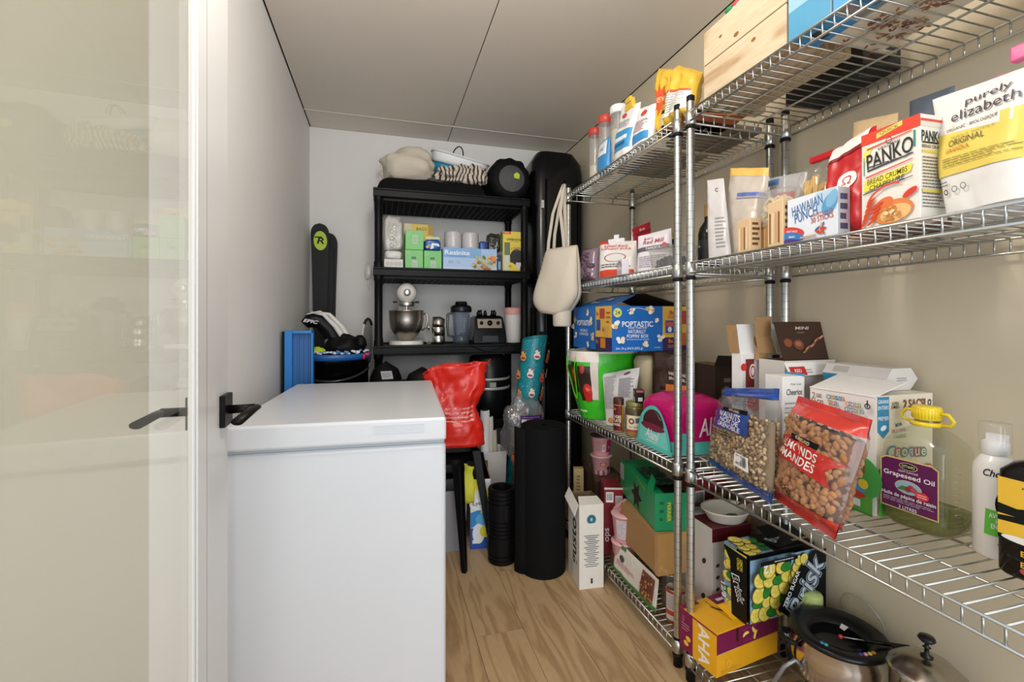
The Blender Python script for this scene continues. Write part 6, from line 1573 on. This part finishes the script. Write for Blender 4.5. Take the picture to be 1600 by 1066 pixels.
# top board
t = thing('garment_bag', 'flat black fabric bag lying on top of the black shelf', 'bag', (.30, 2.96, B5), 0)
def gb(u, v):
    a = (u - .5) * .66; b = (v - .5) * .36; e = min(1, u * 8, (1 - u) * 8, v * 6, (1 - v) * 6)
    return V((a, b, .002 + .085 * math.sin(e * PI / 2) ** .6 + .012 * noise.noise(V((a * 7, b * 7, 2))) * e))
g = G(); g.sheet(gb, 40, 24, mat('#0c0c0e', .8, 0, 'fabric')); g.sheet(lambda u, v: V(((.5 - u) * .66, (v - .5) * .36, .001)), 1, 1, mat('#0c0c0e', .8, 0, 'fabric')); g.build('bag', t)
t = thing('canvas_sack', 'cream canvas sack slumped on the flat black bag', 'bag', (.155, 2.93, B5 + .09), 0)
g = G()
def cs(u, v, off=0):
    a = u * 2 * PI; b = (v - .5) * PI; p_ = V((math.cos(a) * math.cos(b), math.sin(a) * math.cos(b), math.sin(b)))
    n1 = 1 + .22 * noise.noise(p_ * 1.7 + V((3, 1, 0))) + .07 * noise.noise(p_ * 5); e = .75
    x = math.copysign(abs(p_.x) ** e, p_.x) * .165 * n1; y = math.copysign(abs(p_.y) ** e, p_.y) * .11 * n1; z = .10 + p_.z * .112 * n1 - .05 * max(0, -p_.x) * (p_.z > 0) * p_.z
    return V((x, y, max(0, z)))
g.sheet(cs, 36, 26, mat('#cfc6b6', .85, 0, 'fabric')); g.sheet(lambda u, v: V((-.16 - .012 * u * math.sin(v * 9), -.09 + .03 * v, -.01 + .10 * v - .02 * u)), 4, 8, mat('#cfc6b6', .85, 0, 'fabric')); g.build('sack', t)
t = thing('laundry_tub', 'white and blue collapsible tub tilted on top of the black shelf', 'tub', (.47, 3.035, B5 + .155), 0, None, (R(14), R(11), R(0)))
def lt(kx, ky, z0, z1, m, name, n=40, off=0):
    g = G()
    def f(u, v):
        a = u * 2 * PI; c, s_ = math.cos(a), math.sin(a); e = 4; k = 1 + .06 * v
        return V((kx * k * math.copysign(abs(c) ** (2 / e), c), ky * k * math.copysign(abs(s_) ** (2 / e), s_), z0 + (z1 - z0) * v))
    g.sheet(f, n, 3, m); return g
g = lt(.165, .11, 0, .09, mat('#1d86a8', .35, 0, 'paint'), 'x'); g.sheet(lambda u, v: V(((u - .5) * .30, (v - .5) * .2, 0)), 1, 1, mat('#1d86a8', .35, 0, 'paint')); g.build('body', t, solid=.003)
g = lt(.178, .125, .085, .15, mat('#e2e4e6', .35, 0, 'paint'), 'x'); g.build('white_band', t, solid=.004)
g = G(); g.tube([V((.19 * math.copysign(abs(math.cos(a)) ** .5, math.cos(a)), .134 * math.copysign(abs(math.sin(a)) ** .5, math.sin(a)), .15)) for a in [2 * PI * k / 40 for k in range(40)]], .006, mat('#dfe2e4', .35, 0, 'paint'), 8, True); g.build('rim', t)
g = G(); g.tube([V((-.02 + .035 * math.cos(a), -.02, .15 + .07 * math.sin(a))) for a in [PI * k / 12 for k in range(13)]], .004, BLK, 8); o = g.build('cable_loop', t)
t = thing('striped_towel', 'crumpled cream towel with dark stripes hanging in front of the tub', 'towel', (.475, 2.85, B5 + .088), 0)
stripe = bpy.data.materials.new('striped_cloth'); stripe.use_nodes = True; nt = stripe.node_tree; b = nt.nodes['Principled BSDF']; b.inputs['Roughness'].default_value = .9
tc = nt.nodes.new('ShaderNodeTexCoord'); wv = nt.nodes.new('ShaderNodeTexWave'); wv.inputs['Scale'].default_value = 11; wv.inputs['Distortion'].default_value = 14; wv.inputs['Detail'].default_value = 1; wv.inputs['Detail Scale'].default_value = .7
cr = nt.nodes.new('ShaderNodeValToRGB'); cr.color_ramp.interpolation = 'CONSTANT'; cr.color_ramp.elements[0].color = lin('#3b2f2e'); cr.color_ramp.elements[1].position = .30; cr.color_ramp.elements[1].color = lin('#cfc3b6')
nt.links.new(tc.outputs['Object'], wv.inputs[0]); nt.links.new(wv.outputs['Fac'], cr.inputs[0]); nt.links.new(cr.outputs[0], b.inputs['Base Color'])
g = G(); g.ball((-.03, .0, .05), (.12, .06, .055), stripe, 40, 26, None, .6, 7, -.045); g.ball((.10, .02, .06), (.075, .055, .065), stripe, 32, 22, None, .5, 9, -.055); g.ball((.055, -.01, .025), (.07, .055, .03), stripe, 20, 12, None, .5, 4, -.8); g.build('towel', t)
t = thing('sleeping_bag', 'rolled black sleeping bag in a stuff sack with a neon tag on its end', 'sleeping bag', (.795, 2.96, B5), 0)
Mx = Matrix.Translation((0, -.17, .135)) @ Matrix.Rotation(R(-90), 4, 'X')
g = G(); pr = [(.0, .012), (.05, .006), (.085, .0), (.115, .008), (.135, .03), (.142, .08), (.14, .28), (.12, .33), (0, .345)]
def sb(u, v):
    i = v * (len(pr) - 1); k = min(int(i), len(pr) - 2); f = i - k; r_ = pr[k][0] * (1 - f) + pr[k + 1][0] * f; z = pr[k][1] * (1 - f) + pr[k + 1][1] * f
    a = u * 2 * PI; rr = r_ * (1 + .035 * math.sin(a * 11) * (1 if k > 2 and k < 5 else .4) + .06 * noise.noise(V((math.cos(a) * 1.5, math.sin(a) * 1.5, z * 8))))
    q_ = Mx @ V((rr * math.cos(a), rr * math.sin(a), z)); q_.z = max(0, q_.z); return q_
g.sheet(sb, 66, 24, mat('#09090b', .7, 0, 'fabric')); g.build('sack', t)
Mx2 = Matrix.Translation((-.0, -.171, .13)) @ Matrix.Rotation(R(-90), 4, 'X')
G().lathe([(.085, .002), (.078, -.004), (.04, -.003), (.03, -.008), (0, -.006)], mat('#4c4c4e', .7, 0, 'crumple'), 28, Mx2).build('grey_end', t)
g = G(); g.prism([(.012, .03), (.045, .025), (.048, .055), (.03, .068), (.010, .055)], 0, .004, mat('#b9d63c', .5, 0, 'fabric'), Matrix.Translation((0, -.182, .10)) @ Matrix.Rotation(R(90), 4, 'X')); g.build('neon_tag', t)

# second board: paper goods
t = tree_box('napkin_box', 'white carton printed with rings, bottom left on the second board', 'box', (.012, 2.785), .108, .2, .05, B2, 0, mat('#dcdad6', .5))
p = Pf(t, .108, .05)
for k in range(4): p.disc(.18 + .22 * k, .45, .010, .010, '#9a917e', inner=.8).disc(.18 + .22 * k, .45, .004, .004, '#9a917e', inner=.6)
p.build()
def puff(name, lb, x, y, z, w, d, h, m, cat='pack', grp=None, sd=1, amp=.12):
    t = thing(name, lb, cat, (x, y, z), 0, grp)
    g = G()
    def f(u, v):
        a = u * 2 * PI; b = (v - .5) * PI; e = .45
        cx, sx = math.cos(a), math.sin(a); cz, sz = math.cos(b), math.sin(b)
        n1 = 1 + amp * noise.noise(V((cx * cz * 2.2, sx * cz * 2.2, sz * 2.2 + sd)))
        sg = lambda q_, e_: math.copysign(abs(q_) ** e_, q_)
        return V((w / 2 + w / 2 * sg(cx, e) * sg(max(cz, 0), e) * min(1, n1), d / 2 + d / 2 * sg(sx, e) * sg(max(cz, 0), e) * min(1, n1), max(0, h / 2 + h / 2 * sg(sz, e) * n1)))
    g.sheet(f, 40, 18, m); g.build('pack', t); return t
puff('napkin_pack', 'soft white wrapped napkins on the ring printed carton', .012, 2.785, B2 + .051, .106, .2, .052, mat('#e4e2e0', .3, 0, 'film'))
t = puff('paper_towel_pack', 'tall plastic wrapped paper towels at the upper left of the second board', .006, 2.80, B2 + .104, .118, .13, .205, mat('#c9c7c3', .2, 0, 'crumple'), sd=4, amp=.2)
p = Pf(t, .118, .205, base=.004)
for k in range(3): p.disc(.42, .15 + .2 * k, .012, .013, '#a39a70', inner=.8)
for k in range(4): p.disc(.55, .1 + .2 * k, .009, .014, '#8f8b86', inner=.85, rot=20)
p.build()
gm = mat('#74c46c', .4)
for k, (x, z, lb) in enumerate(((.132, B2, 'green tissue box, lower left of the three'), (.243, B2, 'green tissue box under the blue pack'), (.134, B2 + .111, 'green tissue box stacked on top of another'))):
    t = tree_box('tissue_box', lb, 'box', (x, 2.785), .106, .20, .109 if k < 2 else .115, z, 0, gm, 'green tissue boxes on the second board')
    p = Pf(t, .106, .11); p.fr(.38, .05 if k < 2 else .32, .68, .42 if k < 2 else .8, '#b9c9b8').lines(.42, .1 if k < 2 else .38, .64, .3 if k < 2 else .7, 4, '#7a8a78').fr(.35, .5, .6, .62, '#3e6a44' if k < 2 else '#8fcf88').lines(.05, .7, .3, .9, 3, '#a6dca0')
    p.build(); Pl(t, .2, .11).fr(.2, .2, .8, .8, '#62b45c').build('side_print')
t = tree_box('yellow_carton', 'yellow carton standing behind the green tissue boxes', 'box', (.135, 3.0), .185, .08, .31, B2, 0, mat('#e3c33a', .4)); Pf(t, .185, .31).fr(0, .72, .25, 1, '#e2d6b0').fr(.82, .78, 1, 1, '#b8932a').text('BAGS', .6, .9, '#6a4a1a', .02).build()
t = puff('wipes_pack', 'blue and white wipes packet on a green tissue box', .243, 2.79, B2 + .110, .105, .15, .072, mat('#1e5fae', .25, 0, 'film'), sd=3)
p = Pf(t, .105, .072, base=.003); p.poly([(.35, .1), (.55, .2), (.55, .45), (.9, .35), (.85, .6), (.45, .65)], '#e6eaf0').disc(.2, .3, .01, .008, '#e8a03a').fr(.1, .98, .9, 1.15, '#c9d8a0').build()
t = tree_box('cling_film_box', 'long light blue cling film carton with vegetables pictured', 'box', (.358, 2.785), .338, .10, .133, B2, 0, mat('#a9c6ea', .35))
p = Pf(t, .338, .133); p.fr(0, .55, .7, 1, '#7faee0').fr(0, 0, 1, .12, '#c4d6ee').text('Resinite', .26, .78, '#eef4fa', .028, .155, 0, .04).lines(.06, .58, .45, .66, 1, '#5a86c0').disc(.14, .34, .016, .008, '#7f93c4', inner=.8).disc(.28, .34, .009, .009, '#7f93c4', inner=.75).text('30 cm', .14, .34, '#5a6fa8', .007)
q = random.Random(2)
for k in range(46): p.disc(q.uniform(.54, .98), q.uniform(.05, .62), q.uniform(.006, .016), q.uniform(.004, .010), q.choice(['#e0862c', '#c84a24', '#7f9a3a', '#c9c078', '#e2c25a', '#a8642a', '#5f7f2c']), q.uniform(0, 180), 10)
for k in range(5): p.disc(.66 + k * .03, .5 - k * .06, .045, .006, ['#a9b86a', '#c9cf92'][k % 2], -38, 14)
p.disc(.93, .55, .018, .016, '#e8902c').build()
rl = mat('#cbc8ca', .45, 0, 'fabric')
for k in range(2):
    t = thing('toilet_roll', ('left wrapped toilet roll on the cling film carton', 'right wrapped toilet roll on the cling film carton')[k], 'toilet roll', (.428 + k * .110, 2.855, B2 + .134), 0, 'toilet rolls on the second board')
    G().lathe([(.02, 0), (.05, 0), (.054, .006), (.054, .096), (.048, .106), (.02, .107), (.018, .10)], rl, 32).build('roll', t)
    G().lathe([(.0545, .01), (.0552, .05), (.0545, .095)], CLEAR, 32).build('film', t)
puff('blue_packet', 'small dark blue packet beside the toilet rolls', .60, 2.86, B2 + .134, .055, .06, .062, mat('#2a4f9a', .3, 0, 'film'), sd=5)
t = tree_box('blue_black_box', 'narrow dark box left of the yellow garbage bag carton', 'box', (.703, 2.80), .026, .14, .10, B2, 0, mat('#24344e', .4)); Pf(t, .026, .1).fr(.2, .1, .8, .6, '#8fa8c8').build()
t = puff('clear_wrap_bag', 'crumpled clear plastic bag leaning on the garbage bag carton', .66, 2.87, B2 + .10 + .034, .09, .10, .115, film_mat('dark_wrap', '#a8a49c', .25, '#4a443c', .1, 1.0, 30, .1), sd=8, amp=.4)
t = tree_box('garbage_bag_box', 'yellow garbage bag carton with a black bag pictured', 'box', (.735, 2.785), .155, .07, .252, B2, 0, mat('#e6cf4e', .38))
p = Pf(t, .155, .252); p.fr(.02, .93, .34, 1, '#cf3a34').text('PLUS', .17, .965, '#f4e6d8', .010, .03).text('GARBAGE BAGS', .55, .80, '#2a2a20', .014, .12, 0, .06).lines(.3, .73, .7, .76, 1, '#77703a').fr(.70, .88, .95, .95, '#ddd8cc').lines(.72, .89, .92, .94, 1, '#555').disc(.60, .36, .046, .050, '#2c2a2a').fr(.30, .22, .90, .42, '#2c2a2a').disc(.52, .58, .03, .008, '#c86a2c', 10, inner=.8).fr(.06, .40, .30, .72, '#6a7a5a').fr(.06, .0, .28, .40, '#cfd0c8').fr(.55, .05, .95, .22, '#d9d4cc').disc(.30, .12, .020, .013, '#e8d23a').text('30', .30, .12, '#2a2a1a', .013).lines(.45, .5, .85, .6, 2, '#77706a').build()
Pl(t, .07, .252).fr(0, 0, 1, 1, '#7d9a5a').fr(0, .0, 1, .5, '#c8d4dc').build('side_print')

# third board: mixer, canisters, blender
t = thing('stand_mixer', 'white stand mixer with steel bowl on the third board', 'mixer', (.145, 2.925, B3), 0)
MW = mat('#e9e6e0', .2, 0, 'paint')
g = G(); g.prism([(.105 * math.copysign(abs(math.cos(a)) ** .7, math.cos(a)), -.01 + .115 * math.copysign(abs(math.sin(a)) ** .7, math.sin(a))) for a in [2 * PI * k / 36 for k in range(36)]], 0, .022, MW); g.build('base', t, .006, 3)
G().prism([(.045 * math.cos(a), .085 + .038 * math.sin(a)) for a in [2 * PI * k / 24 for k in range(24)]], .02, .27, MW).build('column', t, .004, 2)
g = G()
Mx = Matrix.Translation((0, .13, .315)) @ Matrix.Rotation(R(90), 4, 'X')
g.lathe([(0, -.01), (.035, .0), (.055, .03), (.062, .09), (.062, .19), (.055, .225), (.035, .245), (.012, .252), (0, .253)], MW, 32, Mx, True, 1, 1); g.build('motor_head', t)
G().lathe([(.0, .252), (.018, .252), (.020, .262), (.014, .266), (0, .266)], CHROME, 20, Mx).build('attachment_hub', t)
G().lathe([(.0605, .200), (.0635, .205), (.0615, .215)], CHROME, 32, Mx).build('trim_band', t)
G().lathe([(.048, .235), (.050, .240), (.050, .258), (.045, .262), (.03, .265)], CHROME, 28, Matrix.Translation((0, -.06, 0))).build('planetary_ring', t)
g = G(); g.lathe([(.007, .12), (.007, .24)], STEEL, 10, Matrix.Translation((0, -.06, 0))); g.build('beater_shaft', t)
g = G().lathe([(.030, .022), (.045, .024), (.047, .04), (.07, .06), (.097, .10), (.104, .15), (.106, .205), (.109, .209), (.104, .207), (.098, .13), (.05, .05), (0, .045)], BRUSHED, 44, Matrix.Translation((0, -.035, 0))); g.build('bowl', t)
g = G(); g.tube([V((.100, -.045, .19)), V((.125, -.05, .185)), V((.128, -.05, .15)), V((.118, -.05, .10)), V((.092, -.04, .085))], [.006, .007, .007, .006, .005], BRUSHED, 10); g.build('bowl_handle', t)
for sx in (-1, 1): G().tube([(sx * .055, .0, .262), (sx * .080, .0, .262)], .006, mat('#2a2a2a', .3, 0, 'paint'), 10).build('lever', t)
tins = [(.295, 2.88, .055, 'brown glass jar between the mixer and the steel tins'), ]
t = thing('steel_canister', 'front stack of brushed steel canisters beside the blender jar', 'canister', (.335, 2.835, B3), 0, 'steel canisters on the third board')
G().lathe([(0, 0), (.040, 0), (.042, .003), (.042, .05), (.040, .052), (.042, .054), (.042, .104), (.040, .108), (0, .108)], STEEL, 32).build('body', t)
c = thing('steel_canister', 'tilted steel canister on top of the front stack', 'canister', (.335, 2.850, B3 + .112), 0, 'steel canisters on the third board', (R(-18), R(10), 0))
G().lathe([(0, 0), (.036, 0), (.038, .003), (.038, .045), (.034, .048), (0, .048)], BRUSHED, 32).build('body', c)
t = thing('spice_jar', 'dark jar with a silver lid behind the steel canisters', 'jar', (.345, 2.985, B3), 0)
G().lathe([(0, 0), (.03, 0), (.03, .15)], mat('#6a3a24', .15, 0, 'paint'), 24).build('jar', t); G().lathe([(.031, .148), (.031, .17), (0, .172)], CHROME, 24).build('lid', t)
t = thing('whisk_attachment', 'wire mixer attachment leaning beside the mixer base', 'whisk', (.272, 2.80, B3), 0)
g = G()
for k in range(5):
    a = PI * k / 5; g.tube([V((.022 * math.sin(s2) * math.cos(a), .022 * math.sin(s2) * math.sin(a), .05 - .045 * math.cos(s2))) for s2 in [PI * j / 10 for j in range(11)]], .0012, CHROME, 5)
g.build('wires', t); G().tube([(0, 0, .09), (0, .0, .12)], .007, CHROME, 10).build('hub', t)
t = thing('blender_jar', 'clear blender jar with a dark lid and handle', 'blender jar', (.488, 2.90, B3), 0)
DKC = mat('#15161a', .3, 0, 'paint')
G().lathe([(.03, 0), (.048, .0), (.052, .004), (.052, .045), (.045, .05)], film_mat('collar_plastic', '#b8c4d0', .25, '#7a8694', .1, .1), 32).build('collar', t)
G().lathe([(.043, .05), (.046, .055), (.058, .20), (.063, .208)], film_mat('jar_plastic', '#d4dde8', .14, '#8fa0b8', .08, .1, 10, .1), 8, None, False).build('jar', t)
G().lathe([(.043, .052), (.012, .056), (.006, .07), (0, .07)], STEEL, 16).build('blade', t)
G().lathe([(.066, .200), (.068, .205), (.068, .228), (.060, .240), (.050, .244), (.040, .246), (.038, .262), (.034, .268), (0, .27)], DKC, 32).build('lid', t)
g = G(); g.tube([V((-.058, -.01, .195)), V((-.088, -.015, .185)), V((-.090, -.015, .10)), V((-.084, -.015, .05)), V((-.050, -.01, .045))], [.010, .010, .009, .009, .008], mat('#5a6068', .2, 0, 'clear', .75), 10); g.build('handle', t)
p = P(face((-.025, -.0565, .07), (1, 0, 0), (0, -.05, 1), (0, -1, 0)), .05, .11, t)
for k in range(7): p.fr(.55, .1 + k * .12, .8, .115 + k * .12, '#e4e8ec')
p.build('scale_marks')
t = thing('blender', 'black blender base with three dials on a silver panel', 'blender', (.658, 2.905, B3), 0)
g = G(); bw, bd2 = .105, .10
vs = []
for (x, y0_, y1_, z) in ((.105, -.105, .10, 0), (.108, -.105, .10, .02), (.10, -.095, .10, .09), (.094, -.065, .095, .165), (.075, -.05, .08, .178)):
    vs += [(-x, y0_, z), (x, y0_, z), (x, y1_, z), (-x, y1_, z)]
fs = [(3, 2, 1, 0), (16, 17, 18, 19)] + [(i * 4 + j, i * 4 + (j + 1) % 4, i * 4 + 4 + (j + 1) % 4, i * 4 + 4 + j) for i in range(4) for j in range(4)]
g.add(vs, fs, BLKG); g.build('housing', t, .006, 3)
Nn = V((0, -.075, -.03)).normalized(); Sface = face((-.078, -.0945, .098), (1, 0, 0), V((0, .03, .075)).normalized(), V((0, -.93, .37)))
p = P(Sface, .156, .062, t, base=.0015); p.fr(0, .0, 1, 1, mat('#a39c94', .35, .7, 'metal')).build('dial_panel')
for k, x in enumerate((.024, .078, .132)):
    c0_ = Sface(x, .033, .002); Mx = Matrix.Translation(c0_) @ V((0, -.93, .37)).to_track_quat('Z', 'Y').to_matrix().to_4x4()
    r_ = (.011, .017, .011)[k]; g = G().lathe([(r_, 0), (r_ * .9, .012), (0, .013)], BLKG, 20, Mx); g.build('dial', t)
g = G()
for (x, y) in ((-.045, -.02), (.045, -.02), (-.045, .045), (.045, .045), (0, .05)): g.tube([(x, y, .175), (x * 1.08, y, .20), (x * .9, y, .215)], [.014, .011, .004], BLKG, 8)
g.build('jar_pins', t)
G().box(-.05, -.1065, .012, .05, -.104, .05, mat('#1c1e22', .3, 0, 'paint')).build('lower_panel', t)
g = G(); g.tube([V((.02 + .05 * i / 2 - .12 + .11, 2.745 - .004 * math.sin(i), .0 - .05 * math.sin(PI * i / 10) + .985)) + V((.50, 0, .005)) for i in range(11)], .003, BLK, 6)
tag(g.build('power_cord'), 'black cord drooping over the front of the third board', 'cord')
t = thing('paper_towel_roll', 'upright white roll with a pink band at the top', 'paper roll', (.838, 2.915, B3 + .0), 0)
G().lathe([(.02, 0), (.052, 0), (.054, .004), (.056, .20)], mat('#dcd8d6', .5, 0, 'fabric'), 32).build('roll', t); G().lathe([(.0565, .185), (.058, .19), (.058, .222), (.05, .232), (.02, .234)], mat('#dea59c', .5, 0, 'fabric'), 32).build('pink_band', t)

# fourth board
t = thing('slow_cooker', 'dark round cooker with grey bands on the fourth board', 'cooker', (.665, 2.90, B4), 0)
g = G(); g.lathe([(0, 0), (.12, 0), (.130, .02), (.135, .14), (.135, .30), (.12, .375), (.08, .40), (0, .405)], mat('#0d0e12', .35, 0, 'paint'), 44); g.build('body', t)
for (z, h_) in ((.175, .016), (.235, .014)): G().lathe([(.136, z), (.142, z + .002), (.142, z + h_), (.136, z + h_ + .002)], mat('#b4b2ae', .3, .3, 'metal'), 44).build('band', t)
P(lambda u, v, off=0: V((-.02 + u, -.1365 - off, .195 + v)), .04, .03, t, base=.001).fr(0, 0, 1, 1, '#9a9894').build('control')
t = thing('dark_basket', 'black storage basket on the fourth board beside the cooker', 'basket', (.03, 2.82, B4), 0)
g = G(); g.box(.03, 0, 0, .40, .30, .22, BLKM); g.build('basket', t, .008, 2)
# plastic wrap hanging at the side
t = thing('plastic_wrap', 'wisp of clear plastic hanging beside the black shelf', 'plastic', (-.095, 2.80, 1.36), 0)
g = G(); g.ball((0.018, 0, .06), (.020, .018, .045), CLEARM, 14, 12, None, .5, 3); g.tube([(.02, 0, .03), (.018, 0, -.05)], [.006, .002], CLEARM, 6); g.build('wrap', t)
